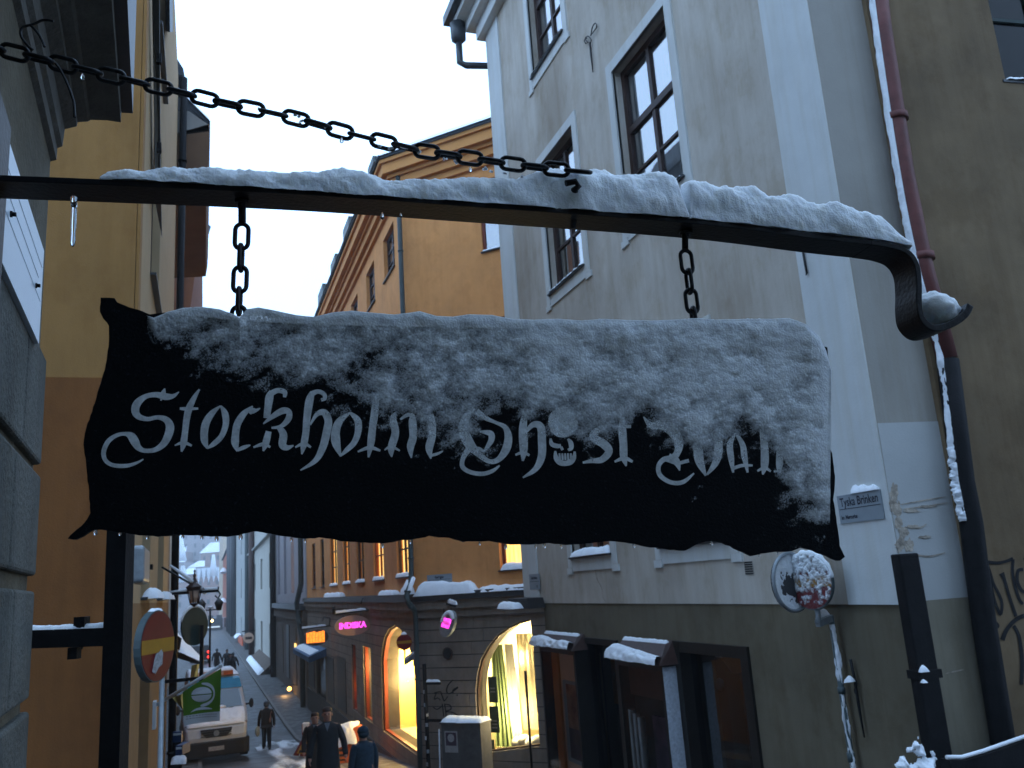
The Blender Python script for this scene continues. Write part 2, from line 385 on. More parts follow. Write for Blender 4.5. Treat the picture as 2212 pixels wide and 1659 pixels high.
def streaks(m, amount, sc=(3.0, 3.0, .16), lo=.46, hi=.66):
    t = m.node_tree; p = t.nodes['Principled BSDF']; src = p.inputs['Base Color'].links[0].from_socket
    c = t.nodes.new('ShaderNodeTexCoord'); mp = t.nodes.new('ShaderNodeMapping'); mp.inputs['Scale'].default_value = sc; t.links.new(c.outputs['Object'], mp.inputs[0])
    n = t.nodes.new('ShaderNodeTexNoise'); n.inputs['Scale'].default_value = 2.2; n.inputs['Detail'].default_value = 9; n.inputs['Roughness'].default_value = .7; t.links.new(mp.outputs[0], n.inputs['Vector'])
    r = t.nodes.new('ShaderNodeValToRGB'); r.color_ramp.elements[0].position = lo; r.color_ramp.elements[1].position = hi; r.color_ramp.elements[0].color = (1, 1, 1, 1); k = 1-amount; r.color_ramp.elements[1].color = (k, k*.97, k*.92, 1); t.links.new(n.outputs['Fac'], r.inputs[0])
    x = t.nodes.new('ShaderNodeMix'); x.data_type = 'RGBA'; x.blend_type = 'MULTIPLY'; x.inputs[0].default_value = 1; t.links.new(src, x.inputs[6]); t.links.new(r.outputs[0], x.inputs[7]); t.links.new(x.outputs[2], p.inputs['Base Color'])
for k_, a_ in (('g_wall', .26), ('g_quoin', .16), ('g_ret', .22), ('g_base', .32), ('g_base2', .3), ('r_wall', .35), ('och_u', .25), ('och_l', .3), ('o_wall', .16), ('stone_n', .35), ('wall_n', .3), ('pale', .15), ('o_stone', .3)): streaks(M[k_], a_*.42)
for k_, a_ in (('g_wall', .09), ('g_base', .14), ('r_wall', .14), ('och_u', .10), ('och_l', .12), ('o_wall', .08)): streaks(M[k_], a_, (1.1, 1.1, .9), .5, .62)
for k_, wt, sc in (('snow', .8, .035), ('snow_thin', .35, .012), ('snow_far', .4, .05)):
    q_ = M[k_].node_tree.nodes['Principled BSDF']; q_.inputs['Subsurface Weight'].default_value = wt; q_.inputs['Subsurface Scale'].default_value = sc; q_.inputs['Subsurface Radius'].default_value = (1.0, .95, .9)
def text(f, st, s, z, size, d, m, parent, sx=1.0, rise=0.0, align='CENTER', bold=0.0, name='lettering'):
    cu = bpy.data.curves.new('t', 'FONT'); cu.body = st; cu.size = size; cu.align_x = align; cu.align_y = 'CENTER'; cu.offset = bold; cu.resolution_u = 3
    o = bpy.data.objects.new('t', cu); COL.objects.link(o)
    dg = bpy.context.evaluated_depsgraph_get(); me = bpy.data.meshes.new_from_object(o.evaluated_get(dg))
    bpy.data.objects.remove(o); bpy.data.curves.remove(cu)
    b = BASE[parent.name]
    for v in me.vertices:
        x, y = v.co.x*sx, v.co.y
        v.co = f.w(s+x, z+y+rise*x, d)-b
    me.materials.clear(); me.materials.append(m); me.name = name
    return link(name, me, parent)
def catmull(pts, n=6):
    P = [np.array(p, float) for p in pts]; o = []
    for i in range(len(P)-1):
        p0 = P[max(i-1, 0)]; p1 = P[i]; p2 = P[i+1]; p3 = P[min(i+2, len(P)-1)]
        for k in range(n):
            t = k/n; o.append(.5*((2*p1)+(-p0+p2)*t+(2*p0-5*p1+4*p2-p3)*t*t+(-p0+3*p1-3*p2+p3)*t**3))
    o.append(P[-1]); return o
def ribbon(mb, pts, fn, n=6, mn=.5):      # pts (x, y, w) -> flat brush stroke, fn(x, y) -> 3-D
    c = catmull(pts, n); vs = []
    for i, p in enumerate(c):
        t = c[min(i+1, len(c)-1)][:2]-c[max(i-1, 0)][:2]; l = np.hypot(*t)+1e-9; nx, ny = -t[1]/l, t[0]/l; h = max(p[2], mn)/2
        vs += [fn(p[0]+nx*h, p[1]+ny*h), fn(p[0]-nx*h, p[1]-ny*h)]
    mb.add(vs, [(2*i, 2*i+1, 2*i+3, 2*i+2) for i in range(len(c)-1)])
    return mb
def heap(name, A, B, wid, nrm, h, label, parent=None, rough=.35, ni=None, nj=9, m=None, seed=0, sag=0.0, taper=True):
    """snow lying on a ledge from A to B; nrm = direction across, wid = width across (from the line A-B towards nrm)"""
    A, B, nrm = Vector(A), Vector(B), Vector(nrm); L = (B-A).length; ni = ni or max(8, min(120, int(L/max(h, .005)*3)))
    t = np.linspace(0, 1, ni)[:, None]; q = np.linspace(0, 1, nj)[None, :]
    prof = np.sin(np.pi*np.clip(q, 0, 1))**.38
    e = np.minimum(1, np.minimum(t, 1-t)*L/max(h*.9, 1e-3))**.4 if taper else np.ones_like(t)
    nzv = fbm(t*L/h*.55+seed*7.7, q*2.2+seed, 4)
    H = h*prof*e*(1-rough+rough*2*nzv)
    off = wid*(q-.0)*(1+.25*(fbm(t*L/h*.8+seed*3.1+50, q*0+seed, 3)-.5)) if wid else q*0
    a = np.array(A)[None, None, :]; d = np.array(B-A)[None, None, :]; n_ = np.array(nrm)[None, None, :]
    P = a+d*t[..., None]+n_*off[..., None]; P[..., 2] += H-sag*q
    o = gridmesh(name, P, m or M['snow_far'], parent)
    if parent is None: tag(o, label, 'snow', kind='stuff')
    return o
# ================================================================== the hanging sign, its bracket, chains and snow
_A = at(-40, 402, 1.47); _B = at(1880, 541, 1.78)
_a = Vector((_B.x-_A.x, _B.y-_A.y, 0)).normalized()
FB = Face(_A, _a.cross(Z))
def build_bracket():
    t = thing('sign_bracket', 'black flat iron bar with a curled end that carries the black sign', 'sign bracket', FB.P(0, 404))
    ctr = [(-60, 401), (0, 404), (330, 417), (660, 433), (1000, 457), (1475, 492.5), (1755, 526.5), (1860, 538)]
    curl = [(1860, 538), (1905, 545), (1938, 558), (1957, 585), (1962, 625), (1962, 665), (1968, 697), (1990, 718), (2020, 715), (2046, 702), (2063, 687), (2071, 670)]
    def strip(path, th, W, closed_end=True):
        q = catmull([FB.pt(*p) for p in path], 5); mb = MB(); n = len(q); vs = []
        for i, p in enumerate(q):
            tt = q[min(i+1, n-1)]-q[max(i-1, 0)]; l = np.hypot(*tt); nx, nz_ = -tt[1]/l, tt[0]/l; h = th[0]+(th[1]-th[0])*i/(n-1)
            for sg, d in ((1, W/2), (-1, W/2), (-1, -W/2), (1, -W/2)):
                vs.append(FB.w(p[0]+nx*sg*h/2, p[1]+nz_*sg*h/2, d))
        fs = []
        for i in range(n-1):
            for k in range(4): fs.append((i*4+k, i*4+(k+1) % 4, i*4+4+(k+1) % 4, i*4+4+k))
        fs += [(0, 1, 2, 3), (4*n-4, 4*n-3, 4*n-2, 4*n-1)]
        return mb.add(vs, fs)
    a = strip(ctr, (.011, .011), .072).build('bar', M['iron'], t)
    b = strip(curl, (.0112, .0150), .0722).build('curled_end', M['iron'], t)
    for o in (a, b):
        md = o.modifiers.new('bevel', 'BEVEL'); md.width = .0016; md.segments = 2; md.limit_method = 'ANGLE'
    for (u, v, s) in ((522, 427, 1), (1480, 494, 1)):       # eye bolts through the bar
        p = FB.pt(u, v); mb = MB(); mb.tube([FB.w(p[0], p[1]+.030, 0), FB.w(p[0], p[1]-.02, 0)], .0075, 8)
        mb.tube([FB.w(p[0], p[1]+.011, 0), FB.w(p[0], p[1]+.018, 0)], .014, 6)
        mb.tube([FB.w(p[0], p[1]-.012, 0), FB.w(p[0], p[1]-.006, 0)], .0135, 6); mb.build('eye_bolt', M['iron'], t)
    p = FB.pt(1235, 462); mb = MB()                            # hook that takes the long chain
    mb.tube([FB.w(p[0]+.0, p[1]-.03, 0), FB.w(p[0]+.004, p[1]+.03, .03), FB.P(1240, 410, .05), FB.P(1250, 402, .055), FB.P(1243, 392, .055), FB.P(1222, 396, .055)], .0062, 8)
    mb.build('hook', M['iron'], t)
build_bracket()
# ---- chains: every link a part
def link_mesh(L=.056, W=.031, r=.0041):
    k = (W/2-r); s = (L-W)/2; pts = []
    for i in range(9): a = -math.pi/2+math.pi*i/8; pts.append((s+k*math.cos(a), k*math.sin(a), 0))
    for i in range(9): a = math.pi/2+math.pi*i/8; pts.append((-s+k*math.cos(a), k*math.sin(a), 0))
    mb = MB(); mb.tube(pts, r, 8, closed=True)
    o = mb.build('link', M['iron']); me = o.data; bpy.data.objects.remove(o); return me
LINK = link_mesh()
def chain(t, pts, pitch, roll0, start=0.0, jit=10, n=None, me=None):
    P = [Vector(p) for p in pts]; L = [0]
    for i in range(1, len(P)): L.append(L[-1]+(P[i]-P[i-1]).length)
    k = n or int((L[-1]-start)/pitch)+1
    for i in range(k):
        d = min(start+pitch*i, L[-1]); j = 1
        while j < len(L)-1 and L[j] < d: j += 1
        c = P[j-1].lerp(P[j], (d-L[j-1])/(L[j]-L[j-1])); tg = (P[j]-P[j-1]).normalized()
        y = FB.n.cross(tg).normalized(); z = tg.cross(y)
        R = Matrix((tg, y, z)).transposed().to_4x4() @ Matrix.Rotation(math.radians(roll0+90*(i % 2)+random.uniform(-jit, jit)), 4, 'X')
        o = bpy.data.objects.new('link', me or LINK); COL.objects.link(o); o.parent = t
        o.matrix_basis = Matrix.Translation(c-BASE[t.name]) @ R; BASE[o.name] = BASE[t.name]
t = thing('chain', 'long black iron chain slanting down from the upper left to the bar', 'chain', FB.P(1240, 398))
D_ = [(-75, 88), (0, 106), (180, 150), (380, 197), (480, 222), (620, 251), (740, 284), (840, 309), (930, 331), (1080, 366), (1160, 383), (1236, 397)]
_q = catmull([FB.pt(*q) for q in D_], 4); _s0, _s1 = FB.pt(900, 325)[0], _q[-1][0]
chain(t, [FB.w(p[0], p[1], .052*max(0, (p[0]-_s0)/(_s1-_s0))) for p in _q], .0415, 20)
for nm, (u0, v0, u1, v1) in (('left', (523, 486, 515, 690)), ('right', (1480, 541, 1499, 690))):
    lab = 'short black chain from the bar to the sign, nearer the icicle' if nm == 'left' else 'short black chain from the bar to the sign, nearer the curled end'
    t = thing('chain', lab, 'chain', FB.P(u0, v0), 'short chains the sign hangs from')
    top = FB.P(u0, 438 if nm == 'left' else 500); a = FB.P(u0, v0); b = FB.P(u1, v1)
    mb = MB(); mb.tube([top, a.lerp(top, .1)], .0068, 8); mb.build('shank', M['iron'], t)
    chain(t, [a, b], .0405, 5, start=.022 if nm == 'left' else .024, jit=5, n=5 if nm == 'left' else 4)
# wire twisted round the long chain
t = thing('wire', 'bent black wire looped round the long chain at the upper left', 'wire', FB.P(100, 130))
mb = MB()
for W_ in ([(545,215),(480,203),(420,207),(370,232),(320,250),(260,265),(225,285),(208,330),(225,390),(285,465),(330,505)], [(300,250),(340,285),(390,345),(430,420),(450,475)], [(560,640),(600,690),(650,780),(690,870),(730,980),(750,1060),(755,1190)]):
    mb.tube([FB.w(*p, .012) for p in catmull([FB.pt(x*.2133, y*.2133, .012) for x, y in W_], 4)], .0024, 6)
mb.build('wire_strand', M['iron'], t)
# ---- the sign board
OUT = [(230,645),(249,645),(254,655),(290,668),(325,680),(360,676),(410,680),(520,692),(700,700),(1000,706),(1300,712),(1600,722),(1735,730),(1785,752),(1790,800),(1778,880),(1775,930),(1795,980),(1802,1030),(1798,1080),(1805,1130),(1812,1180),(1822,1203),(1812,1211),(1807,1211),(1785,1201),(1746,1186),(1729,1182),(1708,1191),(1664,1193),(1621,1201),(1595,1188),(1560,1173),(1534,1169),(1508,1173),(1478,1190),(1448,1188),(1404,1182),(1361,1173),(1318,1169),(1274,1173),(1222,1177),(1188,1173),(1136,1177),(1092,1175),(1058,1169),(1001,1170),(971,1162),(928,1158),(899,1164),(870,1167),(826,1174),(780,1172),(736,1169),(716,1163),(690,1161),(659,1164),(616,1159),(585,1153),(566,1149),(546,1148),(516,1156),(490,1160),(467,1159),(417,1156),(377,1156),(340,1159),(310,1157),(280,1153),(233,1146),(213,1144),(193,1149),(180,1158),(167,1166),(147,1164),(160,1150),(177,1136),(190,1122),(197,1108),(193,1060),(188,1010),(182,960),(187,925),(200,890),(215,840),(230,790),(237,740),(237,705),(225,690),(217,675),(219,645)]
def rough_outline(o):
    r = []
    for i in range(len(o)):
        a, b = o[i], o[(i+1) % len(o)]; n = max(1, int(math.dist(a, b)/9))
        for k in range(n):
            x, y = a[0]+(b[0]-a[0])*k/n, a[1]+(b[1]-a[1])*k/n; r.append((x+random.uniform(-.9, .9), y+random.uniform(-.9, .9)))
    return r
sign = thing('hanging_sign', 'black sheet metal sign with wavy edges and pale old style lettering under snow', 'shop sign', FB.P(1000, 1150))
mb = MB(); slab(mb, FB, [FB.pt(*p) for p in rough_outline(OUT)], [], -.004, .004, back=True); mb.build('board', M['board'], sign)
def to_a(x, y): return (147.5+.36667*x, 796.3+.36667*y)
def to_b(x, y): return (884.8+.43335*x, 796.3+.43335*y)
LET_A = dict(
 S=[[(655,140,4),(620,165,22),(575,168,36),(520,157,28),(460,167,26),(412,205,40),(398,250,42),(418,285,32),(470,300,22),(530,290,22),(580,305,34),(602,345,44),(590,400,42),(560,450,34),(510,482,24),(450,485,22),(415,465,34),(395,432,46),(375,402,42),(340,387,20),(290,395,20),(240,430,24),(213,490,24),(222,540,22),(265,570,20),(340,575,20),(400,560,14),(446,536,6)],[(572,120,5),(562,150,26),(548,192,6)]],
 t=[[(775,125,8),(750,165,22),(715,235,36),(700,300,34),(690,380,32),(682,440,34),(670,492,8)],[(660,238,12),(700,240,18),(768,238,10)],[(630,455,6),(682,438,18),(730,457,10)]],
 o=[[(900,222,6),(850,265,30),(815,320,40),(803,380,40),(806,430,36),(822,472,10)],[(900,222,8),(925,268,34),(930,330,32),(905,400,28),(860,445,26),(820,472,8)]],
 c=[[(1088,225,8),(1035,270,32),(998,330,38),(987,390,38),(985,440,40),(998,490,8)],[(1070,268,12),(1088,252,30),(1110,248,16),(1132,236,4)],[(998,482,16),(1040,465,20),(1074,453,6)]],
 k=[[(1200,135,22),(1187,170,42),(1178,230,38),(1170,295,34)],[(1182,372,30),(1165,440,36),(1150,488,8)],[(1195,150,30),(1235,132,26),(1275,142,26),(1275,172,16)],[(1092,466,8),(1150,448,20),(1192,465,10)],[(1150,328,6),(1200,288,24),(1262,252,34),(1300,258,30),(1297,300,32),(1255,342,20),(1198,352,10)],[(1240,345,24),(1268,390,40),(1263,450,40),(1290,468,28),(1328,455,6)]],
 h=[[(1440,140,22),(1422,190,42),(1407,290,38),(1400,380,36),(1388,450,34),(1376,507,6)],[(1430,155,30),(1470,138,22),(1505,152,22),(1512,178,20),(1490,188,16)],[(1338,466,8),(1388,444,18),(1430,466,10)],[(1425,335,8),(1465,272,22),(1508,262,36),(1532,310,40),(1522,380,42),(1498,470,38),(1455,545,26),(1368,601,6)]],
 o2=[[(1660,262,8),(1600,310,36),(1576,370,44),(1578,440,46),(1606,520,8)],[(1660,262,12),(1705,310,36),(1706,380,34),(1682,440,30),(1640,482,24),(1604,517,8)]],
 l=[[(1812,165,30),(1806,250,40),(1792,350,38),(1782,440,38),(1768,525,8)],[(1812,172,30),(1850,160,26),(1885,182,20),(1875,200,8)],[(1705,492,8),(1775,468,20),(1838,486,10)]],
 m=[[(1930,258,6),(1912,300,34),(1926,380,40),(1902,470,38),(1905,523,6)],[(1862,482,6),(1900,462,16),(1952,486,8)],[(2030,262,6),(2027,310,40),(2031,400,40),(2015,462,38),(2020,528,6)],[(1955,302,10),(1998,275,20),(2030,280,20)],[(2145,268,6),(2141,320,40),(2141,400,40),(2125,470,40),(2135,533,6)],[(2072,312,10),(2110,285,20),(2145,290,20)],[(2130,515,14),(2170,505,14),(2205,488,6)]])
LET_B = dict(
 G=[[(318,205,16),(278,250,34),(268,310,46),(295,375,46),(340,425,28),(395,464,20),(440,455,24),(478,405,36),(490,345,34),(474,295,22),(430,272,14),(380,250,20),(330,215,30)],[(348,316,8),(400,325,26),(406,355,26),(388,388,18),(368,418,6)],[(312,398,12),(345,400,12),(372,418,10)],[(295,400,30),(266,445,20),(262,490,20),(300,517,18),(360,526,18),(412,511,16),(447,484,6)]],
 h=[[(572,225,20),(563,300,36),(566,400,36),(562,462,8)],[(525,432,8),(562,420,14),(595,434,10)],[(572,325,10),(612,282,24),(650,292,34),(657,360,36),(655,440,34),(625,502,24),(562,545,6)]],
 s=[[(985,285,10),(930,312,30),(912,345,34),(965,378,38),(990,415,34),(955,455,28),(905,462,18),(860,470,8)]],
 t=[[(1055,215,8),(1056,300,34),(1062,380,34),(1064,440,32),(1076,488,6)],[(1008,290,14),(1100,290,14)],[(1018,466,8),(1066,448,18),(1108,466,10)]],
 W=[[(1162,242,4),(1200,285,28),(1260,282,46),(1312,318,50),(1338,372,40),(1330,420,30),(1305,448,30),(1262,455,22),(1236,490,20),(1246,535,20),(1300,569,18),(1360,566,18),(1413,523,6)],[(1285,445,40),(1325,465,34),(1342,510,4)],[(1330,475,14),(1388,460,16)],[(1415,285,26),(1432,380,40),(1440,460,40),(1472,535,8)],[(1530,290,26),(1535,400,38),(1520,470,30),(1478,530,8)]],
 a=[[(1620,322,6),(1592,380,26),(1598,450,26),(1608,520,8)],[(1620,322,10),(1654,380,24),(1664,440,26),(1680,520,8)],[(1605,500,14),(1650,485,14),(1705,484,8)]],
 l=[[(1752,270,28),(1764,400,34),(1764,480,34),(1755,530,6)],[(1728,512,8),(1764,496,14),(1795,514,8)]],
 k=[[(1830,280,28),(1840,400,30),(1838,480,30),(1835,525,8)],[(1810,514,8),(1852,512,8)],[(1840,400,12),(1890,352,30),(1875,402,18)],[(1855,420,14),(1895,470,34),(1925,515,8)]])
kk = 0
for dct, fn, L0 in ((LET_A, to_a, 'Stockholm'), (LET_B, to_b, 'Ghost Walk')):
    for ch, strokes in dct.items():
        mb = MB()
        for st in strokes:
            kk += 1; d = .0043+.00002*(kk % 9)
            ribbon(mb, [(x, y, w_*1.1+1.2) for x, y, w_ in st], lambda x, y: FB.w(*FB.pt(*fn(x, y)), d), 6)
        mb.build('letter', M['letter'], sign, recalc=False)
# the skull that stands for the letter o
mb = MB(); fn = lambda x, y: FB.w(*FB.pt(*to_b(x, y)), .0045)
cran = [(762+74*math.cos(a), 268+78*math.sin(a)) for a in [math.pi*2*i/30 for i in range(30)]]
face_ = [(700,372),(720,388),(752,380),(768,368),(792,372),(806,345),(820,352),(818,400),(800,412),(772,408),(745,402),(722,398)]
mb.add([fn(*p) for p in cran], [tuple(range(30))])
ribbon(mb, [(700,350,10),(706,378,22),(735,388,22),(752,385,16)], fn); ribbon(mb, [(786,352,10),(800,372,24),(802,398,22),(786,408,12)], fn); ribbon(mb, [(752,392,14),(760,408,14)], fn)
ribbon(mb, [(723,412,10),(727,445,24),(745,468,28),(772,474,26),(800,466,28),(816,445,22),(820,415,10)], fn)
for i in range(5): ribbon(mb, [(744+i*14,424,9),(745+i*14,440,11),(746+i*14,458,10)], fn)
mb.build('skull_emblem', M['letter'], sign, recalc=False)
# ---- snow clinging to the sign
def interp(x, xs): a = np.array(xs, float); return np.interp(x, a[:, 0], a[:, 1])
TOPV = [(318,684),(335,690),(365,678),(400,669),(440,667),(478,672),(505,682),(520,690),(535,672),(560,668),(600,676),(640,684),(680,688),(720,679),(760,675),(800,679),(850,683),(880,680),(905,676),(940,686),(975,688),(1010,683),(1060,684),(1100,692),(1150,694),(1200,692),(1250,696),(1300,692),(1340,694),(1400,696),(1450,694),(1500,690),(1540,694),(1600,692),(1660,692),(1695,690),(1730,703),(1760,730),(1778,762),(1788,800)]
LOWV = [(318,700),(340,735),(380,785),(450,815),(520,835),(600,862),(680,875),(760,900),(830,905),(900,950),(960,968),(1010,965),(1060,938),(1120,925),(1180,918),(1240,942),(1280,975),(1330,950),(1370,902),(1400,925),(1460,985),(1520,998),(1560,968),(1600,922),(1650,965),(1690,1035),(1720,1130),(1760,1150),(1790,1150)]
def sign_snow():
    nu, nv, nc = 980, 300, 14
    uu = np.linspace(318, 1789, nu)
    vt = interp(uu, TOPV); vl = interp(uu, LOWV)
    right = np.interp(uu, [300, 700, 1200, 1800], [.006, .010, .014, .018])
    Rd = right*(.8+.5*fbm(uu/60, uu*0+3, 3)); edge = np.clip(np.minimum(uu-316, 1790-uu)/50, .12, 1)**.6; Rd = Rd*edge
    P = np.zeros((nu, nc+nv, 3)); o = np.array(FB.o); a = np.array(FB.a); n = np.array(FB.n)
    def put(i, j, s, z, d): P[i, j] = o+a*s+n*d; P[i, j, 2] = z
    # picture point -> (s, z) on the board plane for whole arrays
    def sz(u, v):
        r = np.array(F_)[None]+np.array(RR)[None]*((u-CX)/FPX)[:, None]-np.array(UU)[None]*((v-CY)/FPX)[:, None]
        k = o.dot(n)/(r@n); X = r*k[:, None]; return (X-o)@a, X[:, 2]
    S0, Zt = sz(uu, vt)
    Zt = Zt+(fbm(uu/7, uu*0+9, 3)-.5)*.004
    for j in range(nc):
        th = math.pi*(1-j/(nc-1)*.62)
        rr = 1+.35*(fbm(uu/9, uu*0+j*.6, 3)-.5)
        d = .002+Rd*np.cos(th)*rr; z = Zt-Rd*1.1+Rd*1.1*np.sin(th)*rr
        P[:, j, :] = o+a*S0[:, None]+n*d[:, None]; P[:, j, 2] = z
    dl = .002+Rd*math.cos(math.pi*.38)
    cov = np.ones((nu, nc+nv)); btop = interp(uu, [(318,682),(325,680),(360,676),(410,680),(520,692),(700,700),(1000,706),(1300,712),(1600,722),(1735,730),(1785,752),(1795,760)])
    Kd = np.interp(uu, [318, 450, 700, 1000, 1300, 1500, 1800], [.34, .40, .56, .66, .80, .95, 1.0])
    for j in range(nv):
        f = j/(nv-1); vv = vt+(1195-vt)*f
        s, z = sz(uu, vv); z = z-(Rd*.15)*(1-f)
        g = (vl-vv)/(vl-vt)                                    # 1 at the top, 0 at the ragged lower limit
        x = uu+.45*vv; y = vv-.15*uu
        soft = fbm(x/60, y/44, 3, .5); nzv = fbm(x/32, y/25, 5, .62); nzv = .5+(nzv-.5)*1.5
        rim = np.exp(-np.maximum(vv-vt-4, 0)/13.0)
        body = np.interp(uu, [318, 450, 800, 1100, 1350, 1550, 1800], [.40, .42, .47, .60, .76, .88, .92])
        bank = np.exp(-np.maximum(vv-vt, 0)/np.interp(uu, [318, 800, 1300, 1800], [18, 34, 75, 95]))
        gs = np.clip((g+.16)/np.interp(uu, [318, 900, 1500], [.80, .70, .55]), 0, 1); base = body*gs*gs*(3-2*gs)+bank*.72
        cv = base-.02+(nzv-.5)*.95+(soft-.5)*.6
        cv = np.where(g < .05, cv-(.05-g)*.8, cv)-.10*(1-gs); cv = np.clip(cv, 0, 1); cv = np.maximum(cv, rim*.99); cv = np.where(vv < btop+5, 1.0, cv)
        cv = np.where(vv > vl+110, 0, cv)*np.clip((uu-322)/14+.2, 0, 1)
        thick = Rd*bank
        h = np.clip(cv, 0, 1)*.0016+np.clip(base, 0, 1)*.0045*(.3+soft)*edge+thick*.8*(1-rim)*(.7+.6*soft)+dl*rim+.0005+.0016*(nzv-.5)*np.clip(cv, 0, 1)
        cov[:, nc+j] = cv; d = .0042+h
        P[:, nc+j, :] = o+a*s[:, None]+n*d[:, None]; P[:, nc+j, 2] = z
    full = cov > .02
    m = full[:-1, :-1] | full[1:, :-1] | full[1:, 1:] | full[:-1, 1:]
    ok = gridmesh('snow', P, M['snow_thin'], None, m, cover=cov)
    tag(ok, 'crusted snow clinging to the upper half of the black sign', 'snow', kind='stuff')
sign_snow()
# ---- snow on the bar
BTOP = [(0,381),(300,386),(662,410),(737,416),(1000,433),(1475,469),(1755,501),(1885,517),(1950,530)]
def bar_snow(u0, u1, tops, label, seed, ends=(18, 14)):
    nu, nj = int((u1-u0)*.95), 60
    uu = np.linspace(u0, u1, nu); hpx = np.maximum(interp(uu, BTOP)-interp(uu, tops), 1.0)
    SZ = [FB.pt(u, float(interp(u, BTOP)), .036) for u in uu]; z = np.array([p[1] for p in SZ])-.003
    tv = interp(uu, tops); TP = [FB.pt(u, float(v)) for u, v in zip(uu, tv)]; s = np.array([p[0] for p in TP])
    H = np.maximum(np.array([p[1] for p in TP])-z, .002)
    e = np.minimum(np.clip((uu-u0)/ends[0], 0, 1), np.clip((u1-uu)/ends[1], 0, 1))**.5; H = H*e
    o = np.array(FB.o); a = np.array(FB.a); n = np.array(FB.n); P = np.zeros((nu, nj, 3))
    wf = .036*np.clip(H/.012, .35, 1.12)
    an = np.linspace(0, math.pi, 600); ex = -np.sign(np.cos(an))*np.abs(np.cos(an))**.72; ez = np.sin(an)**.66
    L_ = np.concatenate([[0], np.cumsum(np.hypot(np.diff(ex)*1.0, np.diff(ez)*1.25))]); aj = np.interp(np.linspace(0, L_[-1], nj), L_, an)
    for j in range(nj):
        cx_ = -math.copysign(abs(math.cos(aj[j]))**.72, math.cos(aj[j])); cz = max(math.sin(aj[j]), 0)**.66
        nn = 1+.34*(fbm(uu/46+seed, uu*0+j*.11, 3, .5)-.5)+.09*(fbm(uu/12+seed*2, uu*0+j*.30, 3, .6)-.5)
        f1 = (fbm(uu/4.5+seed*3, uu*0+j*.9, 3, .75)-.5)*.0015
        d = cx_*wf*nn+f1*cx_; zz = z+H*cz*nn+f1*cz
        P[:, j] = o+a*s[:, None]+n*d[:, None]; P[:, j, 2] = zz
    tag(gridmesh('snow', P, M['snow']), label, 'snow', kind='stuff')
bar_snow(222, 1463, [(222,384),(250,381),(300,379),(330,374),(365,370),(420,374),(480,372),(520,373),(560,377),(620,380),(680,377),(740,379),(790,386),(840,397),(880,394),(930,392),(980,395),(1020,397),(1060,391),(1110,394),(1150,388),(1185,371),(1230,372),(1290,374),(1330,383),(1370,380),(1410,381),(1440,388),(1463,399)], 'long ridge of snow on the black bar, from the icicle to the gap above the chain', 1)
bar_snow(1466, 1952, [(1466,404),(1480,397),(1510,401),(1560,409),(1620,417),(1680,428),(1740,440),(1800,448),(1850,462),(1890,479),(1925,503),(1952,528)], 'plump snow on the black bar between the gap and the curled end', 5, ends=(8, 60))
c0 = FB.P(2026, 671); mb = MB(); mb.ball(c0, (1, 1, 1), 36, 24)
V = np.array([tuple(v-c0) for v in mb.v]); ax = np.array((V@np.array(FB.a), V@np.array(FB.n), V[:, 2])).T
nzv = fbm(V[:, 0]*3+9, V[:, 2]*3+V[:, 1]*2, 4)
ax = ax*(.74+.55*nzv[:, None])*np.array((.039, .038, .036)); ax[:, 2] -= ax[:, 0]*.2
mb.v = [c0+FB.a*float(p[0])+FB.n*float(p[1])+Z*float(p[2]) for p in ax]
tag(mb.build('snow', M['snow']), 'round clump of snow caught in the curled end of the bar', 'snow', kind='stuff')
# ---- icicle and drops
t = MB(); q = [(160,425,15),(159.5,436,13),(160,446,12.5),(160,449,9),(160,453,11),(159,480,11.5),(158.5,498,10.5),(158,502,9),(157.5,520,10.5),(157,530,8),(157,533,2)]
t.tube([FB.P(u, v, .03) for u, v, w_ in q], [w_/2/FPX*1.47 for u, v, w_ in q], 10)
tag(t.build('icicle', M['ice']), 'clear icicle hanging under the wall end of the black bar', 'icicle')
def drop_mesh():
    mb = MB(); pr = [(0, .0065), (.0008, .005), (.0017, .003), (.0027, .0008), (.0031, -.0013), (.0026, -.0032), (.0014, -.0045), (0, -.0049)]; vs = []; fs = []; k = 10
    for r, z in pr:
        for i in range(k): vs.append((r*math.cos(2*math.pi*i/k), r*math.sin(2*math.pi*i/k), z))
    for j in range(len(pr)-1):
        for i in range(k): fs.append((j*k+i, (j+1)*k+i, (j+1)*k+(i+1) % k, j*k+(i+1) % k))
    mb.add(vs, fs, True); o = mb.build('water_drop', M['ice']); return o
DROPS = {206: 'water drop under the lower left tail of the black sign', 259: 'water drop on the sign edge in front of the black steel post', 318: 'water drop on the sign edge over the pale meter box', 395: 'water drop on the sign edge just right of the dark downpipe', 436: 'water drop on the sign edge over the hill houses', 468: 'water drop on the sign edge at the right side of the hill view', 520: 'water drop on the sign edge over the far pale houses',
 629: 'water drop on the sign edge over the grey blue house', 659: 'water drop on the sign edge where grey blue and orange houses meet', 826: 'water drop on the sign edge over the lit window second from the corner pipe', 886: 'large water drop on the sign edge at the corner pipe of the orange house', 1036: 'water drop on the sign edge over the bare orange wall', 1092: 'water drop on the sign edge over the lit window by the grey house', 1157: 'water drop on the sign edge over the white corner strip, left of a pair', 1176: 'water drop on the sign edge over the white corner strip, right of a pair', 1212: 'water drop on the sign edge just left of the low grey house window', 1369: 'water drop on the sign edge just right of the low grey house window', 1537: 'water drop in the high notch of the sign edge', 1640: 'water drop on the sign edge left of the frosted round sign', 1680: 'last water drop toward the lower right corner of the sign'}
d0 = drop_mesh(); first = True
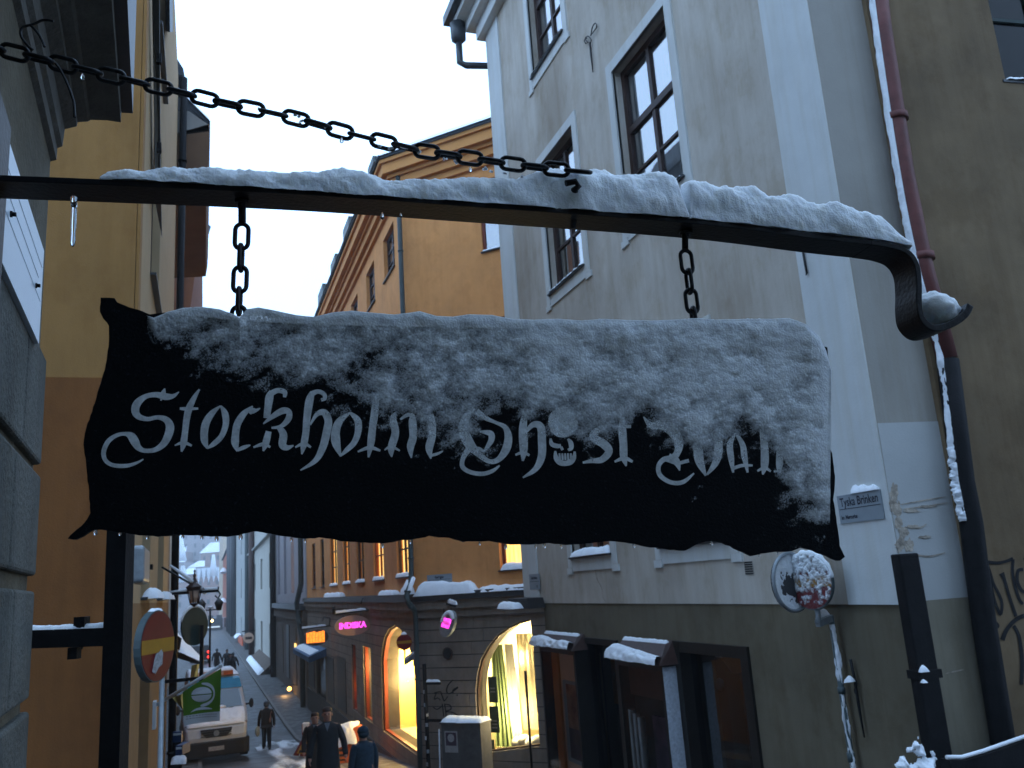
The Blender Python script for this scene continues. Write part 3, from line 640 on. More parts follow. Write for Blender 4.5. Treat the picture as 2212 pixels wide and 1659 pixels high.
for (u, v) in [(206,1149),(259,1152),(318,1159),(395,1158),(436,1160),(468,1162),(520,1159),(629,1165),(659,1168),(826,1178),(886,1170),(1036,1174),(1092,1180),(1157,1180),(1176,1178),(1212,1180),(1369,1177),(1537,1173),(1640,1198),(1680,1195)]:
    o = d0 if first else d0.copy()
    if not first: COL.objects.link(o)
    first = False; o.location = FB.P(u, v); k = random.uniform(.7, 1.15); o.scale = (k, k, k)
    tag(o, DROPS[u], 'water drop', 'water drops on the edge of the sign')
for (u, v) in [(178,166),(518,706),(826,467),(866,466),(738,303),(1016,366),(1210,420),(648,266)]:
    o = d0.copy(); COL.objects.link(o); o.location = FB.P(u, v, .004); k = random.uniform(.9, 1.4); o.scale = (k, k, k)
    tag(o, {178: 'bright drop under the long chain in front of the stone cornice', 518: 'drop at the foot of the short chain nearer the icicle', 826: 'left of two drops under the bar by the orange roof corner', 866: 'right of two drops under the bar by the orange roof corner', 738: 'drop under the middle of the long chain against the sky', 1016: 'drop under the long chain before the orange gable', 1210: 'drop under the hook end of the long chain', 648: 'drop under the long chain left of its middle, against the sky'}[u], 'water drop', 'water drops on the ironwork')

def crumbs():
    mb = MB()
    for u, v, r in [(641,252,5),(655,262,4),(822,317,4),(846,322,5),(868,318,7),(880,322,5),(905,330,4),(962,345,4),(985,352,5),(1004,356,4),(1046,366,5),(1062,372,4),(1090,376,4),(1130,383,4),(560,236,3),(705,276,3)]:
        c = FB.P(u, v, .002+.02*max(0, (u-900)/340)); h = r/FPX*1.65
        for k in range(4): mb.ball(c+Vector((random.uniform(-1, 1)*h, random.uniform(-.5, .5)*h, random.uniform(0, .8)*h)), (h*.7, h*.6, h*.55), 7, 5)
    tag(mb.build('snow', M['snow']), 'crumbs of snow and ice sitting on the long chain', 'snow', kind='stuff')
crumbs()
# ================================================================== ground
GZ = lambda y: -2.65-.075*y if y < 36 else -5.35-.002*(y-36)
def gdep(u, v):        # distance at which the view through a picture point meets the street
    lo, hi = 3.0, 200.0
    for _ in range(50):
        m = (lo+hi)/2; p = at(u, v, m)
        if p.z > GZ(p.y): lo = m
        else: hi = m
    return lo
XO_HALF = None
def ground():
    mb = MB(); ys = [-30, -10, 0, 5, 10, 15, 20, 25, 30, 33, 36, 45, 60, 90, 140, 220, 400, 900]
    xs = [-300, -40, -8, -2, -.6, 0, .8, 1.6, 2.6, 3.6, 5, 8, 40, 300]
    vs = [(x, y, GZ(y)-.02) for y in ys for x in xs]; n = len(xs)
    mb.add(vs, [(j*n+i, j*n+i+1, (j+1)*n+i+1, (j+1)*n+i) for j in range(len(ys)-1) for i in range(n-1)])
    tag(mb.build('ground', M['pave']), kind='structure')
ground()
# ================================================================== facade helpers
def window(parent, f, s0, s1, z0, z1, rec=.14, fw=.07, rows=3, cols=2, heavy=None, frame='frame', pane='pane', curtain='curtain', lit=None, trim=None, tw=.16, sill='zinc', snow=0, panes=True, name='window', ear=False, cdepth=.04):
    mb = MB(); d0, d1 = -rec-.05, -rec+.012
    mb.box(f, s0, s0+fw, z0, z1, d0, d1); mb.box(f, s1-fw, s1, z0, z1, d0, d1)
    mb.box(f, s0+fw, s1-fw, z0, z0+fw, d0, d1-.002); mb.box(f, s0+fw, s1-fw, z1-fw, z1, d0, d1-.002)
    a0, a1, b0, b1 = s0+fw, s1-fw, z0+fw, z1-fw
    cs = [a0+(a1-a0)*i/cols for i in range(cols+1)]; rs = [b0+(b1-b0)*i/rows for i in range(rows+1)]
    if heavy: rs = [b0]+[b0+(b1-b0)*h for h, k in heavy]+[b1]
    mw = fw*.42
    for c in cs[1:-1]: mb.box(f, c-fw*.45, c+fw*.45, b0, b1, d0+.006, d1-.006)
    for i, r in enumerate(rs[1:-1]):
        k = heavy[i][1] if heavy else 1
        mb.box(f, a0, a1, r-mw*k/2, r+mw*k/2, d0+.01, d1-(.010 if k < 2 else -.004))
    w_ = mb.build(name, M[frame], parent)
    if panes:
        for i in range(cols):
            for j in range(rows if not heavy else len(heavy)+1):
                q = MB(); q.quad(f.w(cs[i]+.003, rs[j]+.003, -rec-.025), f.w(cs[i+1]-.003, rs[j]+.003, -rec-.025), f.w(cs[i+1]-.003, rs[j+1]-.003, -rec-.025), f.w(cs[i]+.003, rs[j+1]-.003, -rec-.025))
                q.build('pane', M[pane], w_, recalc=False)
    dd = -rec-.05-cdepth
    if lit:
        q = MB(); q.quad(f.w(s0, z0, dd), f.w(s1, z0, dd), f.w(s1, z1, dd), f.w(s0, z1, dd)); q.build('lit_interior', M[lit], w_, recalc=False)
    else:
        if curtain:
            n = 40; P = np.zeros((n, 2, 3))
            for i in range(n):
                s = s0+(s1-s0)*i/(n-1); d = dd+.02*math.sin(i*1.9)+.01*math.sin(i*.7)
                for j, z in enumerate((z0, z1)): P[i, j] = f.w(s, z, d)
            gridmesh('curtain', P, M[curtain], w_)
        q = MB(); q.quad(f.w(s0-.02, z0-.02, dd-.12), f.w(s1+.02, z0-.02, dd-.12), f.w(s1+.02, z1+.02, dd-.12), f.w(s0-.02, z1+.02, dd-.12)); q.build('room', M['dark'], w_, recalc=False)
    if trim:
        q = MB(); p = .022
        q.box(f, s0-tw, s0, z0-tw, z1+tw, -.03, p); q.box(f, s1, s1+tw, z0-tw, z1+tw, -.03, p)
        q.box(f, s0, s1, z1, z1+tw, -.03, p-.002); q.box(f, s0, s1, z0-tw*1.35, z0, -.03, p-.002)
        if ear:
            q.box(f, s0-tw-.05, s0-tw*.1, z0-tw*1.6, z0-tw*1.02, -.03, p+.002); q.box(f, s1+tw*.1, s1+tw+.05, z0-tw*1.6, z0-tw*1.02, -.03, p+.002)
        q.build('trim', M[trim], w_)
    if sill:
        q = MB(); q.box(f, s0-.03, s1+.03, z0-.03, z0-.004, -rec, .06); q.build('sill', M[sill], w_)
    if snow: heap('snow_cap', f.w(s0+.02, z0-.004, -rec+.02), f.w(s1-.02, z0-.004, -rec+.02), rec+.055, f.n, snow, '', w_, seed=s0)
    return w_
def gutter_pipe(parent, name, pts, r, m, brackets=0):
    mb = MB(); mb.tube(pts, r, 12)
    if brackets:
        P = [Vector(p) for p in pts]
        for i in range(brackets):
            t = (i+.5)/brackets*(len(P)-1); j = int(t); c = P[j].lerp(P[min(j+1, len(P)-1)], t-j); d = (P[min(j+1, len(P)-1)]-P[j]).normalized()
            mb.tube([c-d*.02, c+d*.02], r*1.25, 12)
    return mb.build(name, M[m], parent)
# ================================================================== near stone house on the left
_d = ray(338, 1308); _d = Vector((_d.x, _d.y, 0)).normalized()
FN = Face(at(-62, 402, 1.455), _d.cross(Z))
def near_house():
    sc = FN.pt(86, 770)[0]
    t = thing('stone_house', 'dark stone house with a heavy cornice and grey block corner that holds the iron bracket', 'house', FN.w(sc-1, -1.0, -.5))
    zt = FN.pt(122, 346)[1]; zb = -3.2
    mb = MB(); mb.box(FN, -7, sc-.006, zb, 7.0, -4, 0); mb.build('wall', M['wall_n'], t)
    # blocks with bevelled edges
    edges = [(84, 776, 72, 1006), (71, 1029, 60, 1245), (57, 1278, 47, 1509), (45, 1538, 38, 1760)]
    for i, (u0, v0, u1, v1) in enumerate(edges):
        z1 = FN.pt(u0, v0)[1]; z0 = FN.pt(u1, v1)[1]; s1 = FN.pt(u0, v0)[0]
        cuts = [s1, s1-.34-.1*(i % 2), s1-.95+.12*(i % 2), s1-1.5, s1-2.1]
        for a, b in zip(cuts[1:], cuts[:-1]):
            mb = MB(); mb.box(FN, a+.004 if a != cuts[1] else a+.004, b-.004 if b != s1 else b, z0, z1, -.05, .019)
            o = mb.build('stone_block', M['stone_n'], t); md = o.modifiers.new('bevel', 'BEVEL'); md.width = .008; md.segments = 2
    E = Face(FN.w(sc, 0, 0), FN.a)          # end plane, looking back along the street: its a runs to the left
    def ep(u, v): s, z = E.pt(u, v); return (s, z)
    prof = [(104.5,350),(122,345.5),(124,320),(135,316),(140,279),(166,273),(168,264),(190,262.5),(196,259),(232,260),(261,264.5),(262,246)]
    Q = [ep(*p) for p in prof]; top = Q[-1][1]+.5
    loop = Q+[(Q[-1][0], top), (Q[0][0]+.02, top)]
    mb = MB(); mb.prism([E.w(s, z, 0) for s, z in loop], FN.a*-6); mb.build('cornice', M['corn_n'], t)
    g = [ep(262.4, 243.5), ep(287, 245)]; g = [g[0], g[1], (g[1][0], top+.05), (g[0][0], top+.05)]
    mb = MB(); mb.prism([E.w(s, z, 0) for s, z in g], FN.a*-6); mb.build('gutter_board', M['zinc'], t)
    # wall plaque
    zt = FN.pt(95, 541)[1]; zb = FN.pt(85, 745)[1]; s1 = FN.pt(92, 600, .03)[0]; s0 = FN.pt(8, 440, .03)[0]
    zt = (FN.pt(95, 541, .03)[1]+FN.pt(16, 293, .03)[1])/2; zb = (FN.pt(85, 745, .03)[1]+FN.pt(0, 557, .03)[1])/2
    p = thing('wall_plaque', 'pale brushed metal plaque with two dark bolts on the near stone wall', 'plaque', FN.w(s1, zb, 0))
    mb = MB(); mb.box(FN, s0-.02, s1-.004, zb-.03, zt+.004, 0, .018); mb.build('backing_board', M['dark'], p)
    mb = MB(); mb.box(FN, s0, s1, zb, zt, .019, .030); mb.build('plate', M['white_metal'], p)
    mb = MB(); mb.box(FN, s0-.6, s0-.0015, zb-.10, zt+.02, 0, .034); mb.build('side_frame', M['frame_d'], p)
    for u, v in ((30, 463), (83, 617)):
        s, z = FN.pt(u, v, .036); mb = MB(); mb.tube([FN.w(s, z, .030), FN.w(s, z, .0335)], .0062, 12); mb.tube([FN.w(s, z, .0335), FN.w(s, z, .040)], .0042, 6); mb.build('bolt', M['pipe_blk'], p)
    mb = MB(); A = FN.pt(30, 485, .0312); B = FN.pt(83, 610, .0312)
    for i in range(3):
        z = zb+(zt-zb)*(.42+.18*i); mb.box(FN, s0+.02, s1-.02-.05*(i == 1), z, z+.0016, .0298, .0308)
    mb.build('engraved_line', M['engrave'], p)
    # steel post and rail under the sign
    dpt = 2.28
    t2 = thing('steel_post', 'black square steel post joined by a snow topped rail to the stone corner', 'post', at(246, 1659, dpt))
    C = at(256, 1158, dpt); Fp = Face(C, Vector((-F_.x, -F_.y, 0)))
    sl = [Fp.pt(258, 1180)[0], Fp.pt(249, 1600)[0]]; wd = 42/FPX*dpt
    s = (sl[0]+sl[1])/2; z0 = GZ(C.y)+.0; z1 = Fp.pt(258, 960)[1]
    mb = MB(); mb.box(Fp, s-wd/2, s+wd/2, z0, z1, -wd/2, wd/2); o = mb.build('post', M['iron'], t2)
    ra = Fp.pt(40, 1378); rb = (s-wd/2, ra[1]-.012); h = .045
    mb = MB(); mb.hexa([Fp.w(ra[0]-.25, ra[1]-h/2+.005, .02), Fp.w(rb[0], rb[1]-h/2, .02), Fp.w(rb[0], rb[1]-h/2, -.02), Fp.w(ra[0]-.25, ra[1]-h/2+.005, -.02), Fp.w(ra[0]-.25, ra[1]+h/2+.005, .02), Fp.w(rb[0], rb[1]+h/2, .02), Fp.w(rb[0], rb[1]+h/2, -.02), Fp.w(ra[0]-.25, ra[1]+h/2+.005, -.02)])
    mb.build('rail', M['iron'], t2)
    k = Fp.pt(162, 1378); mb = MB(); mb.box(Fp, k[0]-.010, k[0]+.010, k[1]-.03, k[1]+.03, -.024, -.0205); mb.box(Fp, k[0]-.012, k[0]+.012, k[1]-.052, k[1]-.023, -.012, .012); mb.box(Fp, k[0]+.002, k[0]+.030, k[1]+.015, k[1]+.052, -.015, .015); mb.build('clamp', M['iron'], t2)
    heap('snow', Fp.w(ra[0]-.2, ra[1]+h/2+.002, -.018), Fp.w(rb[0], rb[1]+h/2-.001, -.018), .036, Fp.n, .012, 'thin snow along the black rail beside the stone corner', m=M['snow'])
near_house()
# ================================================================== yellow corner house on the left
PL = at(273, 1200, 6.4); XL, YL = PL.x, PL.y
FA = Face((XL, YL), (0, -1)); FL = Face((XL, YL), (1, 0))
def yellow_house():
    t = thing('yellow_house', 'ochre yellow corner house with a darker orange base, left of the street', 'house', (XL-1, YL+1, GZ(YL)))
    zc = FA.pt(150, 815)[1]; zbot = GZ(YL+10)-.5; ztop = 9.5
    mb = MB(); mb.box(FA, -5, 0, zc, ztop, -.5, 0); mb.build('upper_wall', M['och_u'], t)
    mb = MB(); mb.box(FA, -5, 0, zbot, zc-.001, -.5, .004); mb.build('lower_wall', M['och_l'], t)
    s_end = FL.pt(366, 1150)[0]
    # street side: quoin strip, windows
    zq = FL.pt(290, 1303)[1]
    wins = []
    wu = (FL.pt(327, 500)[0], FL.pt(346, 500)[0]); wl = (FL.pt(306, 1220)[0], FL.pt(324, 1220)[0]); wl2 = (FL.pt(341, 1220)[0], FL.pt(353, 1220)[0])
    zl0 = FL.pt(312, 1290)[1]; zl1 = zl0+2.1; zl20 = FL.pt(348, 1293)[1]
    wa = (wu[0], wu[1], zl1+1.1, zl1+3.3); wb = (wu[0], wu[1], zl1+4.0, zl1+6.0)
    wins = [(*wl, zl0, zl1), (*wl2, zl0, zl1), wa, wb]
    shop = (FL.pt(301, 1500)[0], FL.pt(322, 1500)[0], GZ(YL+3)+.3, zl0-.55)
    shop2 = (FL.pt(348, 1500)[0], FL.pt(357, 1500)[0], GZ(YL+6)+.3, zl0-.6)
    mb = MB(); slab(mb, FL, rect(.002, s_end, zq, ztop), [rect(*x) for x in wins], -.3, 0); mb.build('street_wall', M['och_q'], t)
    mb = MB(); slab(mb, FL, rect(.002, s_end, zbot, zq-.001), [rect(*shop), rect(*shop2)] , -.3, .003); mb.build('street_base', M['och_q2'], t)
    mb = MB(); mb.box(FL, .004, FL.pt(298, 1000)[0]*.0+.22, zq, ztop, .004, .03); mb.build('corner_quoin', M['och_u'], t)
    mb = MB(); mb.abox(XL-6, XL-.3, YL+.5, YL+s_end, zbot, ztop+.5); mb.build('core', M['dark'], t)
    for x in wins: window(t, FL, *x, rec=.10, fw=.06, curtain='curtain_d', pane='pane', snow=0, sill='zinc')
    for k, x in enumerate((wl, wl2)):
        heap('snow', FL.w(x[0]+.05, zl0-.02, .0), FL.w(x[1], zl0-.02, .0), .16, FL.n, .09, ['lump of snow under the first street window of the yellow house', 'lump of snow under the second street window of the yellow house'][k])
    for k, x in enumerate((shop, shop2)):
        w_ = MB().box(FL, x[0], x[1], x[2], x[3], -.28, -.22).build('shop_window', M['dark'], t)
    for i, (v0, v1, m) in enumerate([(1495, 1520, 'flagw'), (1540, 1590, 'sign_white'), (1600, 1612, 'green_d'), (1614, 1640, 'sign_white'), (1455, 1490, 'sticker')]):
        a = FL.pt(303, v0)[0]; z1 = FL.pt(312, v0, -.2)[1]; z0 = FL.pt(312, v1, -.2)[1]
        MB().box(FL, shop[0]+.15, shop[1]-.1, z0, z1, -.215, -.20).build('notice', M[m], t)
    # open shutter leaf beside the upper window, pale meter box, downpipe
    lf = MB().prism([FL.P(327, -70, .02), FL.P(344, -70, .09), FL.P(347, 385, .09), FL.P(350, 512, .09), FL.P(336, 440, .02)], FL.a*.04).build('open_casement', M['zinc'], t)
    MB().prism([FL.P(331, -70, .03)-FL.a*.012, FL.P(338, -70, .06)-FL.a*.012, FL.P(342, 395, .06)-FL.a*.012, FL.P(335, 375, .03)-FL.a*.012], FL.a*.006).build('pane', M['white_metal'], lf)  # pale metal colour stands in for the sky reflected in this pane
    for v in (322, 430, 130): q = FL.P(346, v, .09); MB().bar(q-FL.n*.03-FL.a*.02, q+FL.n*.012-FL.a*.02, .05, .10).build('hinge', M['pipe_blk'], lf)
    mb = MB(); mb.prism([FL.P(356, -60, .02), FL.P(364, -60, .02), FL.P(365, 68, .02), FL.P(358, 68, .02)], FL.n*.05); mb.build('shutter_leaf', M['frame_d'], t)
    s0 = FL.pt(286, 1220)[0]; s1 = FL.pt(303, 1220, .1)[0]; z1 = FL.pt(296, 1170, .1)[1]; z0 = FL.pt(296, 1257, .1)[1]
    mb = MB(); mb.box(FL, s0, s1, z0, z1, .02, .13)
    b = thing('meter_box', 'tall pale grey metal box on the yellow house corner beside the black post', 'box', FL.w(s0, z0, .05))
    o = mb.build('housing', M['steel'], b); md = o.modifiers.new('bevel', 'BEVEL'); md.width = .03; md.segments = 3
    mb = MB(); mb.box(FL, s0+.0, s0+.12, (z0+z1)/2-.02, (z0+z1)/2+.02, .131, .15); mb.build('latch', M['pipe_blk'], b)
    top = FL.P(377, 1000, .1); gutter_pipe(t, 'downpipe', [FL.w(s_end-.1, ztop, .1), FL.w(s_end-.1, zbot+.5, .1)], .06, 'pipe_blk', 4)
yellow_house()
# ================================================================== houses further down on the left
def left_houses():
    S1 = FL.pt(366, 1150)[0]; Y2 = YL+S1
    F2 = Face((XL-.42, Y2), (1, 0)); E2 = Face((XL, Y2+.02), (0, -1))
    t = thing('brown_house', 'brown house with a projecting slate roofed eave behind the yellow house', 'house', (XL-2, Y2+3, GZ(Y2)))
    zb = GZ(Y2+20)-1
    def ept(u, v): return E2.w(*E2.pt(u, v), 0)
    zt = E2.pt(440, 375)[1]
    MB().abox(XL-8, XL-.44, Y2+.03, Y2+9, zb, zt).build('wall', M['brown'], t)
    MB().prism([ept(340, 300), ept(452, 268), ept(453, 300), ept(451, 345), ept(446, 374), ept(340, 376)], (0, 5.5, 0)).build('eave', M['brown'], t)
    MB().prism([ept(340, 240), ept(408, 240), ept(449, 268), ept(452, 283), ept(340, 300.5)], (0, .5, 0)).build('gable_end', M['soffit'], t)
    MB().prism([ept(340, 90), ept(362, 128), ept(372, 178), ept(454, 264), ept(449, 267), ept(400, 222), ept(340, 170)], (0, 5.6, 0)).build('roof', M['slate'], t)
    MB().prism([ept(340, 60), ept(372, 110), ept(396, 148), ept(399, 165), ept(384, 160), ept(340, 120)], (0, 3.0, 0)).build('dormer', M['slate'], t)
    heap('snow', ept(372, 180)+Vector((0, -.03, 0)), ept(454, 263)+Vector((0, -.03, 0)), .3, (0, 1, 0), .07, 'snow along the sloping verge of the brown house roof')
    heap('snow', ept(451.5, 285)+Vector((-.02, 0, 0)), ept(447, 374)+Vector((-.02, 0, 0)), .2, (0, 1, 0), .05, 'snow on the eave edge of the brown house')
    Y3 = Y2+9; E3 = Face((XL, Y3+.02), (0, -1))
    def e3(u, v): return E3.w(*E3.pt(u, v), 0)
    t3 = thing('redbrown_house', 'reddish brown house with a curved cornice and gutter beyond the brown house', 'house', (XL-2, Y3+3, GZ(Y3)))
    MB().abox(XL-8, XL-.72, Y3+.03, Y3+12, zb, E3.pt(400, 900)[1]).build('wall', M['brown2'], t3)
    MB().prism([e3(340, 468), e3(436, 472), e3(434, 500), e3(424, 570), e3(411, 667), e3(402, 800), e3(396, 900), e3(340, 900)], (0, 9, 0)).build('cornice', M['brown2'], t3)
    MB().prism([e3(340, 455), e3(436, 459), e3(437, 471), e3(340, 467)], (0, 9.1, 0)).build('roof', M['slate'], t3)
    heap('snow', e3(366, 457), e3(434, 461), 3, (0, 1, 0), .16, 'thick snow on the low roof edge of the reddish brown house', seed=3, nj=7)
    mb = MB(); mb.tube([e3(437, 500)+Vector((0, -.1, 0)), e3(440, 520)+Vector((0, -.1, 0)), e3(436, 548)+Vector((0, -.1, 0)), e3(427, 558)+Vector((0, -.1, 0)), e3(397, 568)+Vector((0, -.1, 0)), e3(391, 580)+Vector((0, -.1, 0)), e3(388, 690)+Vector((0, -.1, 0)), e3(380, 1200)+Vector((0, -.1, 0))], .085, 10)
    mb.tube([e3(441, 492)+Vector((0, -.1, 0)), e3(440, 520)+Vector((0, -.1, 0))], [.19, .09], 10)
    mb.build('downpipe', M['zinc'], t3)
    t4 = thing('distant_house', 'cream house at the far left end of the street', 'house', (XL-3, Y3+20, GZ(60)))
    MB().abox(XL-9, XL-1.6, Y3+12, Y3+45, zb-2, 8).build('wall', M['cream'], t4)
    return Y2, Y3
Y2, Y3 = left_houses()
# ================================================================== big grey house on the right
XG = 5.0; YG1, YG0 = 13.72, 5.36
FG = Face((XG, 0), (-1, 0))
RD = Vector((math.sin(math.radians(97)), math.cos(math.radians(97)), 0))
FR = Face((XG, YG0), RD.cross(Z))
def grey_house():
    t = thing('grey_house', 'tall grey plastered house with white corner strips and dark framed windows', 'house', (XG+2, 10, GZ(10)))
    zb = FG.pt(1300, 1303.5)[1]; zq = FG.pt(1140, 1290)[1]; zt = 10.35; zg = GZ(YG1)-1
    sq = FG.pt(1123, 692)[0]; sp = FG.pt(1690, 340)[0]
    rows = [FG.pt(1240, 1203)[1], 4.25, 7.98]; H = 2.17; colz = [(-FG.pt(1168, 359)[0], -FG.pt(1236, 268)[0]), (-FG.pt(1322, 150)[0], -FG.pt(1436, 19)[0])]
    wins = []
    for c in colz:
        for z in rows: wins.append((-c[0], -c[1], z, z+H))
    mb = MB(); slab(mb, FG, rect(-YG1, -YG0, zb, zt), [rect(*x) for x in wins], -.30, 0); mb.build('street_wall', M['g_wall'], t)
    mb = MB(); mb.box(FG, -YG1-.03, sq, zq, zt, -.3, .022); mb.build('corner_strip', M['g_quoin'], t)
    mb = MB(); mb.box(FG, sp, -YG0-.002, zb, zt, -.28, .012); mb.build('corner_strip', M['g_quoin'], t)
    for i, x in enumerate(wins):
        w_ = window(t, FG, *x, rec=.13, fw=.085, heavy=[(.30, 1), (.60, 2.6), (.80, 0.0001)][:2], cols=2, trim='g_quoin', tw=.15, sill='zinc', snow=.04 if i in (1, 3) else .10 if i == 0 else .03, ear=True, curtain='curtain')
    # upper eave with stepped mouldings, gutter hopper
    mb = MB()
    for k, (z0, z1, p) in enumerate([(10.16, 10.42, .16), (10.42, 10.62, .32), (10.62, 10.86, .52)]):
        mb.abox(XG-p, XG+3, YG0-2, YG1+p, z0, z1)
    mb.build('cornice', M['g_quoin'], t)
    mb = MB(); mb.abox(XG-.66, XG-.521, YG0-2, YG1+.66, 10.74, 10.93); mb.abox(XG-.52, XG+3, YG1+.521, YG1+.66, 10.74, 10.93); mb.build('gutter', M['zinc'], t)
    hp = Vector((XG-.45, YG1+.38, 10.2))
    mb = MB(); mb.tube([hp+Vector((0, 0, .42)), hp+Vector((0, 0, .08)), hp], [.16, .15, .07], 8); mb.tube([hp, hp-Z*.42, hp-Z*.5+Vector((.1, -.05, 0)), Vector((XG+.4, YG1+.12, 9.66))], .065, 10); mb.build('gutter_outlet', M['zinc'], t)
    MB().prism([(XG-.6, YG0-2, 10.94), (XG-.6, YG1+.66, 10.94), (XG+4, YG1-1, 14), (XG+4, YG0-2, 14)], (.05, 0, .12)).build('roof', M['slate'], t)
    # ground floor
    yl = -FG.pt(1174, 1320)[0]
    ops = [(FG.pt(1259, 1500)[0], FG.pt(1344, 1500)[0], zg, FG.pt(1300, 1380)[1]), (FG.pt(1462, 1450)[0], FG.pt(1622, 1450)[0], zg, FG.pt(1540, 1391)[1])]
    mb = MB(); slab(mb, FG, rect(-yl, -YG0, zg, zb-.001), [rect(*x) for x in ops], -.5, -.012); mb.build('ground_floor_wall', M['g_base'], t)
    for k, x in enumerate(ops):
        fw = .13 if k else .09
        mb = MB(); mb.box(FG, x[0], x[0]+fw, x[2], x[3], -.2, .02); mb.box(FG, x[1]-fw, x[1], x[2], x[3], -.2, .02); mb.box(FG, x[0]+fw, x[1]-fw, x[3]-fw*.9, x[3], -.2, .018)
        w_ = mb.build('shop_window', M['frame_d'], t)
        MB().quad(*[FG.w(s, z, -.12) for s, z in rect(x[0]+fw, x[1]-fw, x[2], x[3]-fw*.9)]).build('pane', M['pane_d'], w_, recalc=False)
        MB().quad(*[FG.w(s, z, -.62) for s, z in rect(x[0]-.4, x[1]+.4, x[2], x[3]+.2)]).build('room', M['dark'], w_, recalc=False)
        if k == 0:
            a, b = FG.pt(1315, 1385, -.3)[0], FG.pt(1338, 1385, -.3)[0]
            MB().box(FG, a, b+.2, FG.pt(1330, 1520, -.3)[1], x[3], -.32, -.30).build('orange_board', M['wood_o'], w_)
        else:
            q = MB(); c = FG.pt(1588, 1410, -.35)
            q.tube([FG.w(c[0]-.02, c[1]-.20, -.35), FG.w(c[0], c[1]-.05, -.35), FG.w(c[0], c[1]+.07, -.35)], [.05, .16, .15], 12); q.build('lamp_shade', M['wood_o'], w_)
            q = MB(); q.box(FG, x[0]+.35, x[0]+.62, x[2], x[3]-.35, -.42, -.40); q.build('blind', M['green_d'], w_)
            q = MB(); q.ball(FG.w(c[0]-.42, c[1]-.36, -.38), (.05, .05, .07)); q.ball(FG.w(c[0]+.30, c[1]-.42, -.38), (.04, .04, .08)); q.build('ornament', M['paper'], w_)
    # return wall round the corner, with a pale base
    zbr = FR.pt(1990, 1298)[1]; send = FR.pt(2089, 1290)[0]
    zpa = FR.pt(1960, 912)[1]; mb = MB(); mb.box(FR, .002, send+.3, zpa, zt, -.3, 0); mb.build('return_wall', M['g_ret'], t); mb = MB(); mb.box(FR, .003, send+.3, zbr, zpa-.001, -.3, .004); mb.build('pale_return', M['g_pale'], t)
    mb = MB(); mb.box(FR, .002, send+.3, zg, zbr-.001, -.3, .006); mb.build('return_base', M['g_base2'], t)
    # broken render patch
    pts = [(1921,1046),(1938,1048),(1944,1075),(1942,1092),(2040,1082),(2043,1090),(1950,1105),(1946,1130),(1962,1150),(1970,1180),(1970,1196),(1932,1196),(1930,1165),(1924,1120)]
    def scrap(c, rx, ry, nm='peeled_patch', d=.006):
        o_ = [(c[0]+rx*math.cos(q)*(.7+.6*random.random()), c[1]+ry*math.sin(q)*(.7+.6*random.random())) for q in [2*math.pi*k/22 for k in range(22)]]
        mb = MB(); slab(mb, FR, [FR.pt(*p) for p in o_], [], -.01, d); mb.build(nm, M['peel'], t)
    for k, (c, rx, ry) in enumerate([((1931,1066),9,20),((1936,1100),10,17),((1940,1130),8,14),((1950,1150),11,13),((1944,1176),9,16),((1962,1178),10,14),((1968,1104),16,4),((2004,1094),18,3),((1972,1138),13,4),((1996,1160),12,3),((1926,1086),5,14)]): scrap(c, rx, ry, d=.005+.0006*k)
    for k, ln in enumerate([[(1950,1100,2),(1990,1095,3),(2045,1086,2)],[(1945,1090,2),(2000,1080,3),(2042,1073,1.5)],[(1960,1135,3),(1985,1140,4),(2000,1132,2)],[(1978,1198,3),(2005,1202,4),(2040,1194,2)],[(2040,1455,2),(2062,1450,3),(2080,1446,2)]]):
        mb = MB(); ribbon(mb, ln, lambda x, y: FR.w(*FR.pt(x, y), .0085+.0002*k), 5); mb.build('render_crack', M['peel'], t, recalc=False)
    # stain marks on the street wall
    mb = MB()
    ribbon(mb, [(1285,1222,1.6),(1290,1250,1.6),(1300,1270,2),(1303,1290,1.6),(1310,1301,1)], lambda x, y: FG.w(*FG.pt(x, y), .003), 4); mb.build('wall_crack', M['peel'], t, recalc=False)
    # grille
    a = FG.pt(1607, 1213); b = FG.pt(1630, 1241)
    v = thing('vent_grille', 'small dark slotted vent grille in the grey house wall', 'vent', FG.w(a[0], b[1], 0))
    MB().box(FG, a[0], b[0], b[1], a[1], -.01, .004).build('plate', M['g_ret'], v)
    for i in range(6): z = b[1]+(a[1]-b[1])*(i+.25)/6; MB().box(FG, a[0]+.01, b[0]-.01, z, z+(a[1]-b[1])*.09, .0042, .007).build('slot', M['ink'], v)
    # iron wall ties
    def tie(label, pl, hooks, f, r=.012):
        a = thing('wall_tie', label, 'iron tie', f.P(*pl[0], .03)); mb = MB(); mb.tube([f.P(*p, .03) for p in pl], [r]*(len(pl)-1)+[r*.5], 6)
        mb.build('rod', M['iron'], a)
        for h in hooks: q = MB(); q.tube([f.P(*p, .035) for p in catmull(h, 4)], r*.6, 6); q.build('scroll', M['iron'], a)
    tie('ornate iron wall tie with small scrolls between the upper windows', [(1274, 92), (1277, 122), (1281, 156)], [[(1270,92),(1264,84),(1270,78),(1277,86),(1274,96)],[(1276,78),(1280,58),(1286,50),(1289,58),(1284,66),(1278,74)],[(1266,94),(1262,88),(1268,82)]], FG, .014)
    tie('short iron wall tie on the white corner strip under the bar', [(1734, 540), (1739, 570), (1743, 590), (1741, 594)], [], FG, .011)
    tie('long iron wall tie with a snowy knob low on the grey house', [(1837, 1424), (1845, 1462), (1856, 1530), (1867, 1593)], [[(1838,1470),(1846,1466),(1851,1478),(1846,1492),(1850,1500)]], FG, .013)
    heap('snow', FG.P(1835, 1474, .03), FG.P(1851, 1472, .03), .07, FG.n, .05, 'dab of snow on the knob of the low wall tie')
